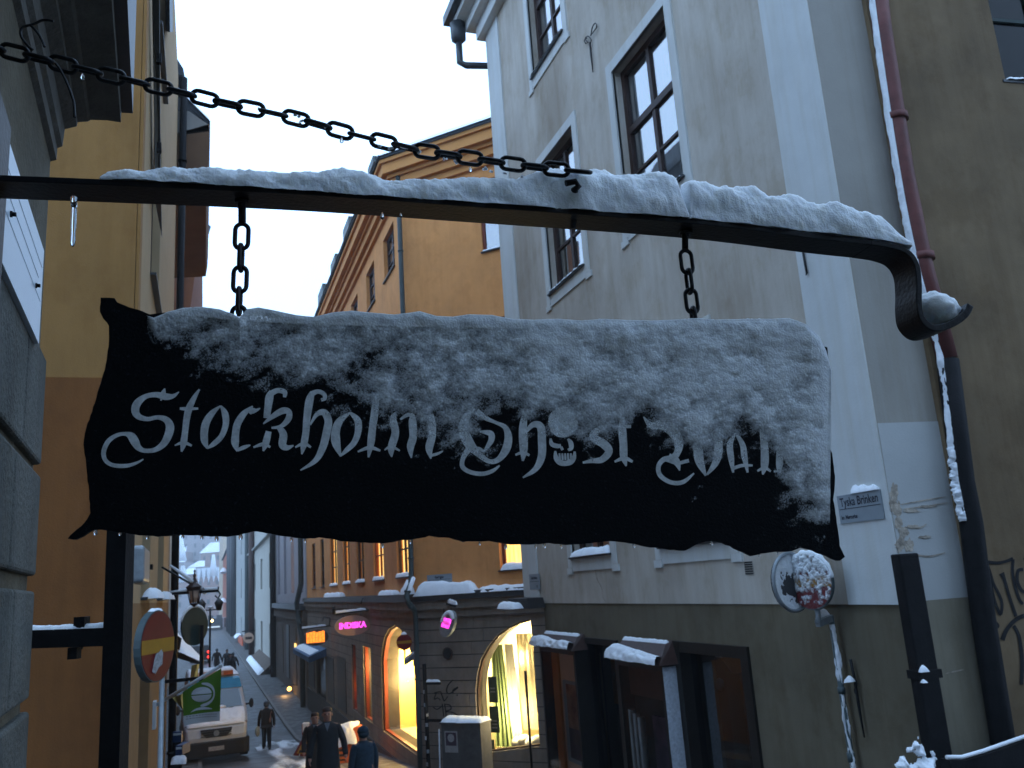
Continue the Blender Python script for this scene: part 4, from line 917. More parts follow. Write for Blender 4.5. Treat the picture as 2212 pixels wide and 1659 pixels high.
    # street name plates
    def plate(f, c, label, lines, tilt=0.0):
        P4 = [f.pt(*q, .03) for q in c]; s0 = (P4[0][0]+P4[3][0])/2; s1 = (P4[1][0]+P4[2][0])/2; z1 = (P4[0][1]+P4[1][1])/2; z0 = (P4[2][1]+P4[3][1])/2
        a = thing('street_sign', label, 'street sign', f.w((s0+s1)/2, z0, 0)); MB().box(f, s0, s1, z0, z1, .012, .024).build('plate', M['sign_white'], a)
        hh = z1-z0; ww = s1-s0
        for st, fx, fz, sz, al in lines:
            if st == '-': MB().box(f, s0+ww*.03, s1-ww*.03, z0+hh*fz-hh*.012, z0+hh*fz+hh*.012, .0242, .0252).build('rule_line', M['sign_txt'], a)
            else: text(f, st, s0+ww*fx, z0+hh*fz, hh*sz, .0249, M['sign_txt'], a, align=al, sx=.78 if len(st) > 4 else 1.0, bold=hh*.009)
        return s0, s1, z0, z1
    s0, s1, z0, z1 = plate(FG, [(1806,1071),(1898,1058),(1910,1121),(1814,1131)], 'grey street name plate reading Tyska Brinken with snow on top', [('Tyska Brinken', .5, .73, .43, 'CENTER'), ('-', 0, .50, 0, 0), ('kv. Mercurius', .05, .20, .19, 'LEFT')])
    heap('snow', FG.w(s0+(s1-s0)*.35, z1, .005), FG.w(s1-.01, z1, .005), .03, FG.n, .055, 'tuft of snow on the street name plate of the grey house', seed=4, rough=.95, nj=6, ni=40)
    plate(FG, [(1142,1241),(1163,1239),(1165,1273),(1144,1275)], 'small street name plate on the white corner strip above a snowy ledge', [('Tyska Brinken', .5, .75, .24, 'CENTER'), ('-', 0, .52, 0, 0), ('1-3', .75, .2, .2, 'CENTER')])
    # ledge under the jettied corner
    t5 = thing('stone_ledge', 'dark projecting ledge with snow under the white corner strip', 'ledge', (XG, YG1, zq))
    MB().prism([FG.w(-YG1-.10, zq-.004, .03), FG.w(-YG1+.85, zq-.004, .03), FG.w(-YG1+.85, zq-.16, .0), FG.w(-YG1-.05, zq-.16, .0)], FG.n*.26).build('slab', M['plinth'], t5)
    heap('snow', FG.w(-YG1-.12, zq-.15, .30), FG.w(-YG1+.72, zq-.15, .30), .20, FG.n, .10, 'snow on the dark ledge at the corner of the grey house')
    # display cases with metal hoods
    for k, (hd, cs, lab) in enumerate([([(1165,1362),(1243,1368),(1256,1400),(1157,1401)], (1171, 1246), 'glazed display case with a snowy hood nearest the lit arched window'), ([(1352,1377),(1440,1382),(1459,1434),(1319,1428)], (1336, 1434), 'glazed display case with a brown snowy hood between the two dark shop windows')]):
        d = .18 if k == 0 else .19
        s0 = FG.pt(cs[0], 1480, d)[0]; s1 = FG.pt(cs[1], 1480, d)[0]; z1 = FG.pt(hd[3][0]+10, hd[3][1], d)[1]; z1 = (z1+FG.pt(hd[2][0]-8, hd[2][1], d)[1])/2; z0 = GZ(10)-.3
        ztop = (FG.pt(*hd[0], .03)[1]+FG.pt(*hd[1], .03)[1])/2
        a = thing('display_case', lab, 'display case', FG.w(s0, z0, .1))
        fw = .05; mb = MB(); mb.box(FG, s0, s0+fw, z0, z1, 0, d); mb.box(FG, s1-fw, s1, z0, z1, 0, d); mb.box(FG, s0+fw, s1-fw, z1-.07, z1-.001, 0, d-.002); mb.build('case_frame', M['frame_d'], a)
        MB().quad(*[FG.w(s, z, d-.015) for s, z in rect(s0+fw, s1-fw, z0, z1-.07)]).build('pane', M['pane_c'], a, recalc=False)
        MB().quad(*[FG.w(s, z, .012) for s, z in rect(s0+.01, s1-.01, z0, z1)]).build('back_panel', M['tan'] if k == 0 else M['dark'], a, recalc=False)
        ww = s1-s0
        if k == 0:
            MB().box(FG, s0+ww*.10, s0+ww*.27, z0, z1-.08, .013, .05).build('side_board', M['wood_o'], a)
            za = FG.pt(1220, 1470, .06)[1]; zb_ = FG.pt(1220, 1640, .06)[1]
            MB().box(FG, s0+ww*.38, s1-ww*.10, zb_, za, .02, .05).build('poster_frame', M['sign_white'], a)
            zm = FG.pt(1220, 1568, .06)[1]
            MB().box(FG, s0+ww*.47, s1-ww*.15, zm, za-.04, .051, .055).build('poster', M['post_a'], a)
            MB().box(FG, s0+ww*.47, s1-ww*.15, zb_+.06, zm-.001, .051, .055).build('poster', M['post_b'], a)
        else:
            MB().box(FG, s0+fw, s1-fw, z1-.42, z1-.07, .02, .06).build('header_board', M['hood_br'], a)
            MB().box(FG, s0+ww*.48, s1-ww*.10, z0, FG.pt(1400, 1545, .1)[1], .03, .06).build('poster', M['post_b'], a)
            zr = FG.pt(1360, 1530, .12)[1]
            for i in range(3): MB().tube([FG.w(s0+ww*(.18+.10*i), z0, .14), FG.w(s0+ww*(.17+.10*i), zr-.03*i, .14)], .045, 10).build('roll', M['cab'], a)
        ov = .07
        A0 = FG.w(s0-ov, z1, d+.07); A1 = FG.w(s1+ov, z1, d+.07); B0 = FG.w(s0+.02, ztop, .02); B1 = FG.w(s1-.02, ztop, .02); C0 = FG.w(s0-ov, z1, 0); C1 = FG.w(s1+ov, z1, 0); D0 = FG.w(s0+.02, ztop, 0); D1 = FG.w(s1-.02, ztop, 0)
        A0b, A1b, B0b, B1b = A0.lerp(B0, .02), A1.lerp(B1, .02), FG.w(s0+.03, ztop-.03, .10), FG.w(s1-.03, ztop-.03, .10)
        mb = MB(); mb.hexa([A0, A1, C1, C0, B0b, B1b, D1, D0]); mb.build('hood', M['hood_br'], a)
        # snow lying on the lower part of the hood
        nn, mm = 60, 16; P = np.zeros((nn, mm, 3))
        for i in range(nn):
            f = i/(nn-1)
            for j in range(mm):
                q = j/(mm-1); lim = (.80-.35*f) + .06*math.sin(f*9+k) if k == 0 else .80-.42*f
                lim = max(.38, lim); r = q*lim
                lo = A0.lerp(A1, f); hi = B0b.lerp(B1b, f); p = lo.lerp(hi, r)
                th = .10*math.sin(math.pi*min(1, .12+.88*q))**.6*(1-.3*f*k)
                nv = float(fbm(np.array(f*14+k*9.), np.array(q*4.), 3))
                p = p+(FG.n*.6+Z*.8)*(th*(.6+.8*nv))+FG.n*(.03*(1-q))-Z*(.02*(1-q))
                P[i, j] = p
        tag(gridmesh('snow', P, M['snow_far']), 'snow lying on the hood of the ' + ('display case beside the lit arch' if k == 0 else 'brown hooded display case'), 'snow', kind='stuff')
        heap('snow', B0b+Z*.0, B1b+Z*.0, -.06, FG.n, .04, 'thin snow at the top of the hood of the ' + ('display case beside the lit arch' if k == 0 else 'brown hooded display case'))
        if k == 1:
            L = MB(); n2, m2 = 50, 6; P = np.zeros((n2, m2, 3))
            for i in range(n2):
                for j in range(m2):
                    z = z0+(z1-.02-z0)*i/(n2-1); dd = .02+(d-.02)*j/(m2-1); nv = float(fbm(np.array(i*.5), np.array(j*.9), 3)); P[i, j] = FG.w(s1+.012+.022*nv*math.sin(math.pi*(.1+.8*j/(m2-1))), z, dd+.01*nv)
            tag(gridmesh('snow', P, M['snow_thinwall']), 'snow plastered down the side of the brown hooded display case', 'snow', kind='stuff')
    # downpipes near the corner
    b = thing('cable_duct', 'broad black duct running up the grey house corner below the broken render', 'pipe', FR.P(2040, 1659, .05))
    A = FR.pt(1952, 1196, .06); B = FR.pt(2030, 1640, .06); mb = MB(); s = A[0]
    mb.box(FR, A[0]-.085, A[0]+.085, zg, A[1], .01, .12); o = mb.build('casing', M['pipe_blk'], b); md = o.modifiers.new('bevel', 'BEVEL'); md.width = .012; md.segments = 2
    mb = MB(); mb.box(FR, A[0]-.10, A[0]+.10, FR.pt(1995, 1455, .06)[1]-.03, FR.pt(1995, 1455, .06)[1]+.03, .005, .135); mb.build('band', M['pipe_blk'], b)
    for k, (u0, v0, u1, v1, h) in enumerate([(1983,1452,2001,1450,.05),(1987,1475,1997,1474,.025)]):
        heap('snow', FR.P(u0, v0, .13), FR.P(u1, v1, .13), .04, FR.n, h, ['speck of snow high on the black duct band', 'smaller speck of snow below the black duct band'][k])
    pp = thing('downpipe', 'long rain pipe, rusty red above and black below, edged with snow', 'rain pipe', FR.P(2150, 1600, .08))
    pu = [(1893,-40),(1905,60),(1952,370),(1992,570),(2046,775)]; pl = [(2047,778),(2070,960),(2080,1040),(2098,1130),(2110,1230),(2128,1360),(2160,1560),(2185,1720)]
    r = .082
    gutter_pipe(pp, 'upper_pipe', [FR.P(*p, .09) for p in pu], r, 'pipe_red', 0); gutter_pipe(pp, 'lower_pipe', [FR.P(*p, .09) for p in pl], r*1.05, 'pipe_blk', 0)
    for u, v in ((1936, 255), (1992, 556)):
        q = FR.P(u, v, .09); MB().tube([q-Z*.03, q+Z*.03], r*1.2, 12).build('joint_collar', M['pipe_red'], pp)
    # snow down the left flank of the pipe
    path = [FR.P(*p, .09) for p in pu+pl[1:3]+[(2098,1125)]]; pts = catmull([tuple(p) for p in path], 90); n2, m2 = len(pts), 8; P = np.zeros((n2, m2, 3))
    for i, p in enumerate(pts):
        p = Vector(p)
        thick = .015 if i < n2*.72 else .032
        for j in range(m2):
            an = math.radians(146+46*j/(m2-1)); nv = float(fbm(np.array(i*.11), np.array(j*.5), 4)); e = math.sin(math.pi*j/(m2-1))**.5
            rr = r*.99+thick*e*(-.55+3.0*nv); P[i, j] = p+FR.a*(math.cos(an)*rr)+FR.n*(math.sin(an)*rr)
    tag(gridmesh('snow', P, M['snow_far']), 'ragged line of snow down the left side of the long rain pipe', 'snow', kind='stuff')
grey_house()
# ================================================================== brown house at the right edge
def brown_right():
    s0 = FR.pt(1925, 200)[0]; zg = GZ(3)-1
    t = thing('plain_brown_house', 'dim brown rendered house with a graffiti tag at the right edge', 'house', FR.w(s0+1, zg, -.5))
    wz = (FR.pt(2190, 180)[1]); ws = FR.pt(2163, 180)[0]
    s00 = FR.pt(2089, 1290)[0]
    mb = MB(); slab(mb, FR, rect(s00+.02, 9, zg, 11), [rect(ws, ws+1.3, wz, wz+2.2)], -.4, .05); mb.build('wall', M['r_wall'], t)
    window(t, FR, ws, ws+1.3, wz, wz+2.2, rec=.12, fw=.08, frame='green_d', pane='pane_b', curtain=None, rows=3, sill='zinc', snow=.05)
    g = MB()
    Gp = lambda x, y: FR.w(*FR.pt(1991+.3111*x, 1143+.3111*y, .055), .0545)
    for st in [[(440,225,16),(520,235,16),(580,225,14),(635,205,18)],[(450,225,14),(475,300,14),(500,380,14),(540,460,15),(558,520,14),(548,590,16),(515,520,14),(490,420,13),(485,350,10)],[(555,305,26),(575,350,16),(610,470,15),(655,605,17)],[(635,210,16),(632,300,14),(650,400,15),(680,490,15),(705,520,15)],[(560,770,24),(590,700,20),(640,640,20),(700,605,20),(760,600,14)],[(640,670,16),(675,740,17),(692,850,18),(698,950,20),(693,1080,18)],[(505,650,24),(520,672,30),(528,690,16)],[(705,280,16),(670,290,16),(665,360,16),(690,420,16),(720,440,14)],[(715,190,30),(760,210,20)]]:
        ribbon(g, [(x, y, w_*1.45) for x, y, w_ in st], Gp, 6)
    g.build('graffiti_tag', M['spray'], t, recalc=False)
    # low dark parapet with snow
    p = thing('parapet', 'low black parapet with a thin snow strip at the lower right corner', 'parapet', FR.P(2100, 1659, .5))
    A = FR.P(2040, 1640, .55); B = FR.P(2075, 1645, .55); C_ = FR.P(2330, 1578, .55)
    q = [FR.P(2052, 1643, .55), FR.P(2085, 1643, .55), FR.P(2130, 1630, .55), FR.P(2210, 1602, .55), FR.P(2400, 1540, .55)]
    dn = [Vector((x.x, x.y, zg)) for x in q]
    mb = MB(); k = -FR.n*.10
    n = len(q); vs = q+dn+[x+k for x in q]+[x+k for x in dn]
    fs = []
    for i in range(n-1):
        fs += [(i, i+1, n+i+1, n+i), (2*n+i+1, 2*n+i, 3*n+i, 3*n+i+1), (i+1, i, 2*n+i, 2*n+i+1)]
    fs += [(0, n, 3*n, 2*n), (n-1, 3*n-1, 4*n-1, 2*n-1)]
    mb.add(vs, fs); mb.build('panel', M['pipe_blk'], p)
    mb = MB(); mb.tube([x+Z*.016-FR.n*.03 for x in q], .014, 8); o = mb.build('snow', M['snow_far']); tag(o, 'thin snow strip along the top of the low black parapet', 'snow', kind='stuff')
    nn, mm = 60, 40; P = np.zeros((nn, mm, 3)); mk = np.zeros((nn, mm)); A = FR.pt(1950, 1665, .22); B = FR.pt(2026, 1580, .22)
    for i in range(nn):
        for j in range(mm):
            x = i/(nn-1); y = j/(mm-1); nv = float(fbm(np.array(x*5+2), np.array(y*6), 4)); h = nv-.30-.62*y+.42*math.exp(-((x-.72)/.16)**2)*(1.1-y*.5)-.35*max(0, .25-x); mk[i, j] = h
            P[i, j] = FR.w(A[0]+(B[0]-A[0])*x, A[1]-.12+(B[1]-A[1]+.12)*y, .14+max(h, -.02)*.22)
    m = mk > -.01; m = m[:-1, :-1] | m[1:, :-1] | m[1:, 1:] | m[:-1, 1:]
    o = gridmesh('snow', P, M['snow_far'], None, m); tag(o, 'clotted snow at the foot of the black duct near the bottom edge', 'snow', kind='stuff')
brown_right()
# ================================================================== orange corner house
PO = at(893, 1200, 20.8); XO, YO = PO.x, PO.y
FS = Face((XO, YO), (-1, 0))                        # along the street; s = -(distance down the street)
_g = ray(-2608, 1565); _g = -Vector((_g.x, _g.y, 0)).normalized()
FO = Face((XO, YO), _g.cross(Z))                    # angled front to the right of the corner
def arch_poly(f, pts, d=0.0): return [f.pt(*p, d) for p in pts]
def orange_house():
    t = thing('orange_house', 'orange corner house with lit windows above a dark stone shop floor', 'house', (XO+2, YO+2, GZ(YO)))
    zl = FO.pt(893, 1285, .1)[1]; zg = GZ(YO+30)-1.5
    zc = FS.pt(837, 469)[1]; LEN = 23.5
    zs = FS.pt(871, 1246)[1]
    wins = []
    for k, (a, b) in enumerate([(858.5,884.5),(808,829.6),(771,787.4),(742,756.3),(714,728.5),(693,700.7),(674,681.8)]):
        wins.append((FS.pt(a, 1240)[0], FS.pt(b, 1240)[0], zs, zs+2.0, k))
    zu = FS.pt(845, 590)[1]; up = []
    uz0 = FS.pt(833, 608)[1]; uz1 = FS.pt(829, 518)[1]
    for (a, b) in [(830.5,854.5),(790.5,809),(756,771)]: up.append((FS.pt(a, 600)[0], FS.pt(b, 600)[0], uz0, uz1))
    st = up[1][0]-up[0][0]
    for k in range(3, 7): up.append((up[0][0]+st*k, up[0][1]+st*k, uz0, uz1))
    zm0 = (zs+uz0)/2
    mid = [(w[0], w[1], zm0, zm0+2.0) for w in wins]
    holes = [rect(*w[:4]) for w in wins]+[rect(*w) for w in up]+[rect(*w) for w in mid]
    mb = MB(); slab(mb, FS, rect(-LEN, 0, zl-.1, zc+.8), holes, -.35, 0); mb.build('street_wall', M['o_wall'], t)
    lits = ['lit_y', 'lit_y', 'lit_dim', 'lit_y', 'lit_y', None, 'lit_dim']
    for w in wins:
        k = w[4]; window(t, FS, *w[:4], rec=.07, fw=.09, rows=3, frame='red_frame' if k in (1,) else 'frame', lit=lits[k], pane='pane_d' if not lits[k] else 'pane_c', curtain='curtain_d', snow=.10 if k < 5 else 0, cdepth=.05)
    for w in up: window(t, FS, *w, rec=.12, fw=.10, rows=3, pane='pane', curtain='curtain', snow=0)
    for w in mid: window(t, FS, *w, rec=.12, fw=.10, rows=3, pane='pane_d', curtain='curtain_d')
    # angled front
    fw_ = []
    a = FO.pt(1041, 520)[0]; z0 = FO.pt(1043, 545)[1]; fw_.append((a, a+1.25, z0, z0+1.9))
    z0b = FO.pt(1056, 690)[1]-.05-1.9; fw_.append((a, a+1.25, z0b, z0b+1.95))
    z0c = FO.pt(1080, 1232)[1]; a3 = FO.pt(1079, 1200)[0]; fw_.append((a3, a3+1.35, z0c, z0c+2.1))
    mb = MB(); slab(mb, FO, rect(0, 9, zl-.1, zc+.8), [rect(*w) for w in fw_], -.35, 0); mb.build('angled_wall', M['o_wall'], t)
    window(t, FO, *fw_[0], rec=.06, fw=.07, frame='red_frame', rows=2, curtain='curtain_d', snow=.05); window(t, FO, *fw_[1], rec=.06, fw=.07, frame='red_frame', rows=2, curtain='curtain_d', snow=.05)
    window(t, FO, *fw_[2], rec=.15, fw=.07, frame='red_frame', lit='lit_y', rows=2, cols=2, panes=True, pane='pane_c', snow=.16, cdepth=.05)
    # cornice bands running round the corner
    for k, (dz0, dz1, p) in enumerate([(0, .17, .10), (.17, .38, .22), (.38, .47, .30), (.47, .74, .44), (.74, .84, .52)]):
        mb = MB(); mb.box(FS, -LEN, 0, zc+dz0, zc+dz1, -.3, p); mb.box(FO, 0, 9, zc+dz0, zc+dz1, -.3, p-.0015)
        c = Vector((XO, YO, 0)); bis = [FS.w(0, zc+dz0, p), FS.w(0, zc+dz0, 0), FO.w(0, zc+dz0, p-.0015)]
        cr = (FS.n+FO.n); cr = cr*(p/(1+FS.n.dot(FO.n))); tip = Vector((XO, YO, zc+dz0))+cr
        mb.prism([bis[0]-Z*.0, Vector((XO, YO, zc+dz0)), bis[2], tip], (0, 0, dz1-dz0-.002)); mb.build('cornice_band', M['o_corn'], t)
    zr = zc+.84
    MB().prism([FS.w(-LEN, zr, .58), FS.w(.3, zr, .58), FS.w(.3, zr+1.5, -3.5), FS.w(-LEN, zr+1.5, -3.5)], (0, 0, .08)).build('roof', M['slate'], t)
    MB().prism([FO.w(-.3, zr, .58), FO.w(9, zr, .58), FO.w(9, zr+1.5, -3.5), FO.w(-.3, zr+1.5, -3.5)], (0, 0, .085)).build('roof', M['slate'], t)
    heap('snow', FO.w(-.2, zr+.06, .62), FO.w(9, zr+.06, .62), -1.2, FO.n, .16, 'snow along the roof edge over the angled front of the orange house', sag=-.42, nj=9)
    heap('snow', FS.w(-LEN, zr+.06, .62), FS.w(0, zr+.06, .62), -.9, FS.n, .12, 'snow along the roof edge on the street side of the orange house', sag=-.32)
    for (u, v0, v1, wd) in [(812, 350, 395, .8), (757, 482, 525, 1.2), (728, 560, 600, 1.2), (700, 625, 668, 1.5)]:
        s, z = FS.pt(u, (v0+v1)/2, .35); zt_ = FS.pt(u, v0, .35)[1]
        MB().box(FS, s-wd/2, s+wd/2, zr, zt_, -.2, .5).build('dormer', M['pipe_grn'], t)
    # ledge over the shop floor
    for k, (dz0, dz1, p, m) in enumerate([(-.16, .02, .22, 'zinc'), (-.36, -.16, .16, 'o_stone'), (-.55, -.36, .08, 'o_stone')]):
        mb = MB(); mb.box(FS, -LEN, 0, zl+dz0, zl+dz1, -.3, p); mb.box(FO, 0, 8, zl+dz0, zl+dz1, -.3, p-.0015)
        cr = (FS.n+FO.n)*(p/(1+FS.n.dot(FO.n)))
        mb.prism([FS.w(0, zl+dz0, p), Vector((XO, YO, zl+dz0)), FO.w(0, zl+dz0, p-.0015), Vector((XO, YO, zl+dz0))+cr], (0, 0, dz1-dz0-.002)); mb.build('ledge_band', M[m], t)
    heap('snow', FO.w(FO.pt(893, 1285, .2)[0], zl+.02, -.02), FO.w(FO.pt(1027, 1275, .2)[0], zl+.02, -.02), .27, FO.n, .26, 'thick snow on the ledge over the pink oval sign', seed=2, sag=.06)
    heap('snow', FO.w(FO.pt(1030, 1275, .2)[0], zl+.02, -.02), FO.w(7, zl+.02, -.02), .25, FO.n, .10, 'thin snow on the ledge over the lit arched shop window', seed=6, sag=.06)
    for k, (a, b, h) in enumerate([(700, 734, .16), (818, 848, .12), (866, 880, .3)]):
        heap('snow', FS.w(FS.pt(a, 1290, .2)[0], zl+.02, -.02), FS.w(FS.pt(b, 1285, .2)[0], zl+.02, -.02), .27, FS.n, h, ['snow patch on the street side ledge above the brown awning', 'snow patch on the street side ledge above the lit arch', 'snow against the corner pipe on the ledge of the orange house'][k], seed=k)
    # shop floor: recessed joint wall, then proud stone courses
    zt = zl-.55
    archR = [(1041,1627),(1036,1600),(1031,1564),(1028,1520),(1027.4,1490),(1031,1454),(1038.4,1424.6),(1055.5,1395),(1075,1371),(1099.5,1353.7),(1124,1342.7),(1146,1337.8),(1152,1400),(1158,1500),(1166.7,1611.7)]
    archL = [(827,1583),(825,1500),(823,1424.6),(825.7,1400),(830.6,1375.7),(840,1358.6),(852.6,1351),(864.8,1358.6),(879.5,1385.5),(891.7,1424.6),(897.8,1468.6),(900,1540),(901.5,1626)]
    A1 = arch_poly(FO, archR); A2 = arch_poly(FS, archL)
    zsill = sum(p[1] for p in (A2[0], A2[-1]))/2
    A2[0] = (A2[0][0], zsill); A2[-1] = (min(A2[-1][0], -.35), zsill)
    A2 = [(min(p[0], -.35), p[1]) for p in A2]
    w2 = rect(FS.pt(787, 1500)[0], FS.pt(803, 1500)[0], zsill, FS.pt(795, 1398)[1])
    w3 = rect(FS.pt(761, 1480)[0], FS.pt(770, 1480)[0], zsill, FS.pt(765, 1393)[1])
    dr = rect(FS.pt(684, 1480)[0], FS.pt(704, 1480)[0], zg, FS.pt(694, 1412)[1])
    hs = [A2, w2, w3, dr]
    mb = MB(); slab(mb, FS, rect(-LEN, 0, zg, zt), hs, -.5, -.02); mb.build('joint_wall', M['o_joint'], t)
    mb = MB(); slab(mb, FO, rect(0, 7.5, zg, zt), [A1], -.5, -.02); mb.build('joint_wall', M['o_joint'], t)
    def stones(f, outer, holes, name, m):
        vs, fs, be = region(outer, holes); par = list(range(len(vs)))
        def fd(i):
            while par[i] != i: par[i] = par[par[i]]; i = par[i]
            return i
        for tri in fs:
            for k in (1, 2): par[fd(tri[0])] = fd(tri[k])
        grp = {}
        for tri in fs: grp.setdefault(fd(tri[0]), []).append(tri)
        for g in grp.values():
            ids = sorted({i for tri in g for i in tri}); mp = {i: k for k, i in enumerate(ids)}; n = len(ids)
            if len(ids) < 3: continue
            mb = MB(); mb.add([f.w(vs[i].x, vs[i].y, 0) for i in ids]+[f.w(vs[i].x, vs[i].y, -.02) for i in ids], [tuple(mp[i] for i in tri) for tri in g]+[(mp[a], mp[a]+n, mp[b]+n, mp[b]) for a, b in be if a in mp and b in mp])
            mb.build(name, M[m], t)
    ch = .283; z = zt-.012
    while z > zsill-.5:
        cu = -LEN; js = [0]
        while js[-1] > -9: js.append(js[-1]-random.uniform(1.1, 1.5))
        js.append(-LEN)
        for b, a in zip(js[:-1], js[1:]): stones(FS, rect(a+.010, b, z-ch+.022, z), hs, 'stone_block', 'o_stone')
        js = [0]
        while js[-1] < 6: js.append(js[-1]+random.uniform(1.3, 2.4))
        js.append(7.5)
        for a, b in zip(js[:-1], js[1:]): stones(FO, rect(a+(.010 if a else 0), b, z-ch+.022, z), [A1], 'stone_block', 'o_stone')
        z -= ch
    MB().box(FS, -LEN, 0, zg, zsill-.45, -.1, .05).build('plinth', M['plinth'], t)
    MB().box(FO, 0, 7.5, zg, zsill-.75, -.1, .05).build('plinth', M['plinth'], t)
    # lit show windows
    def show(f, poly, label, wall, lampcol, energy, depth=1.1, frame='frame'):
        a = thing('shop_window', label, 'shop window', f.w(sum(p[0] for p in poly)/len(poly), min(p[1] for p in poly), -.3))
        lo = min(p[0] for p in poly); hi = max(p[0] for p in poly); zb = min(p[1] for p in poly); zt_ = max(p[1] for p in poly)
        inner = [((p[0]-(lo+hi)/2)*.955+(lo+hi)/2, (p[1]-(zb+zt_)/2)*.972+(zb+zt_)/2) for p in poly]
        mb = MB(); slab(mb, f, poly, [inner], -.16, -.06); mb.build('window_frame', M[frame], a)
        vs, fs, be = region(inner); mb = MB(); mb.add([f.w(p.x, p.y, -.10) for p in vs], fs); mb.build('pane', M['shopglass'], a, recalc=False)
        x0, x1, y0, y1 = lo-.15, hi+.15, zb-.02, zt_+.1
        mb = MB(); d0, d1 = -.17-depth, -.17
        mb.quad(f.w(x0, y0, d0), f.w(x1, y0, d0), f.w(x1, y1, d0), f.w(x0, y1, d0)); mb.build('back_wall', M[wall], a, recalc=False)
        mb = MB(); mb.quad(f.w(x0, y0, d0), f.w(x0, y0, d1), f.w(x0, y1, d1), f.w(x0, y1, d0)); mb.quad(f.w(x1, y0, d0), f.w(x1, y0, d1), f.w(x1, y1, d1), f.w(x1, y1, d0)); mb.quad(f.w(x0, y1, d0), f.w(x1, y1, d0), f.w(x1, y1, d1), f.w(x0, y1, d1)); mb.build('side_wall', M[wall], a, recalc=False)
        mb = MB(); mb.quad(f.w(x0, y0, d0), f.w(x1, y0, d0), f.w(x1, y0, d1), f.w(x0, y0, d1)); mb.build('display_floor', M['room_w'], a, recalc=False)
        return a, (x0, x1, y0, y1, d0)
    def lamp(f, s, z, d, col, e, r, parent, bulb):  # serves the shop lamps and the added fill lamps
        l = bpy.data.lights.new('shop_and_fill_lamp', 'POINT'); l.energy = e; l.color = col; l.shadow_soft_size = .09
        o = bpy.data.objects.new('shop_and_fill_lamp', l); COL.objects.link(o); o.location = f.w(s, z, d); o.parent = None
        q = MB(); q.ball(f.w(s, z+.0, d-.14), r, 10, 6); q.build('bulb', M[bulb], parent)
    a, bx = show(FO, A1, 'wide arched shop window glowing pale yellow with green drapes', 'room_w', None, 0, 1.3)
    lamp(FO, bx[0]+.9, bx[3]-1.0, -.95, (1, .80, .40), 300, .05, a, 'bulb_w'); lamp(FO, bx[1]-.5, bx[3]-.5, -.95, (1, .82, .44), 300, .06, a, 'bulb_w'); lamp(FO, (bx[0]+bx[1])/2, bx[2]+.8, -.42, (1, .80, .42), 130, .02, a, 'bulb_w')  # last one is a fill lamp added in front to brighten the drapes
    def sheet(pts_top, pts_bot, d, m, nm, amp=.05, freq=26, n=70):
        P = np.zeros((n, 12, 3))
        for i in range(n):
            f = i/(n-1)
            for j in range(12):
                g = j/11; s = (pts_top[0]+(pts_top[1]-pts_top[0])*f)*(1-g)+(pts_bot[0]+(pts_bot[1]-pts_bot[0])*f)*g; z = pts_top[2]*(1-g)+pts_bot[2]*g
                P[i, j] = FO.w(s, z, d+amp*math.sin(f*freq+g*1.2)*(0.4+.6*g)+amp*.4*math.sin(f*freq*2.3))
        gridmesh(nm, P, M[m], a)
    q = lambda u, v: FO.pt(u, v, -.7)
    sheet((q(1060,1393)[0], q(1084,1393)[0], q(1070,1393)[1]), (q(1072,1612)[0], q(1112,1612)[0], bx[2]+.02), -.72, 'drape', 'green_drape')
    sheet((q(1086,1394)[0], q(1104,1394)[0], q(1090,1392)[1]), (q(1100,1618)[0], q(1128,1618)[0], bx[2]+.03), -.80, 'drape_w', 'white_drape', .03)
    sheet((q(1106,1380)[0], q(1140,1380)[0], q(1118,1370)[1]), (q(1122,1600)[0], q(1160,1600)[0], q(1140,1580)[1]), -.92, 'gauze', 'net_screen', .012, 9)
    for k, (u0, v0, u1, v1) in enumerate([(1053,1462,1075,1518),(1056,1526,1079,1583),(1058,1598,1068,1625)]):
        p0 = FO.pt(u0, v0, -.3); p1 = FO.pt(u1, v1, -.3); MB().box(FO, p0[0], p1[0], p1[1], p0[1], -.33, -.31).build('poster', M['poster'], a)
        if k < 2:
            mb = MB(); h = p0[1]-p1[1]; w_ = p1[0]-p0[0]
            for r in range(3 if k else 2):
                zz = p1[1]+h*((.42 if k else .52)-r*.13); x = p0[0]+w_*.22
                for c in range(5): mb.box(FO, x, x+w_*.085, zz, zz+h*.055, -.3098, -.308); x += w_*.115
            mb.build('print_lines', M['paper'], a)
    mb = MB()
    for k in range(4): mb.ball(FO.w(q(1135, 1590)[0]+.17*k-.1, bx[2]+.16+.05*(k % 2), -.5), (.16, .12, .13), 10, 6)
    mb.build('cushions', M['drape_w'], a)
    a2, bx = show(FS, A2, 'tall arched shop window glowing orange yellow beside the corner pipe', 'room_y', None, 0, 1.2, 'red_frame')
    for (u, v) in ((838, 1381), (829, 1438)):
        s, z = FS.pt(u+2, v, -.35); lamp(FS, max(s, bx[0]+.5), z, -.85, (1, .70, .26), 300, .055, a2, 'bulb')
    lamp(FS, (bx[0]+bx[1])/2, bx[2]+.9, -.8, (1, .70, .26), 260, .01, a2, 'bulb')
    lamp(FS, bx[0]+.5, bx[2]+1.3, -.55, (1, .70, .26), 110, .01, a2, 'bulb')  # fill lamp added to brighten the dull side wall
    MB().box(FS, bx[0]+1.3, bx[1]-1.0, bx[2], bx[2]+.45, bx[4]+.02, bx[4]+.5).build('display_panel', M['room_w'], a2)
    s = FS.pt(893, 1560, -.2)[0]; MB().box(FS, s-.05, s+.07, bx[2], bx[2]+1.5, -.45, -.35).build('red_banner', M['red'], a2)
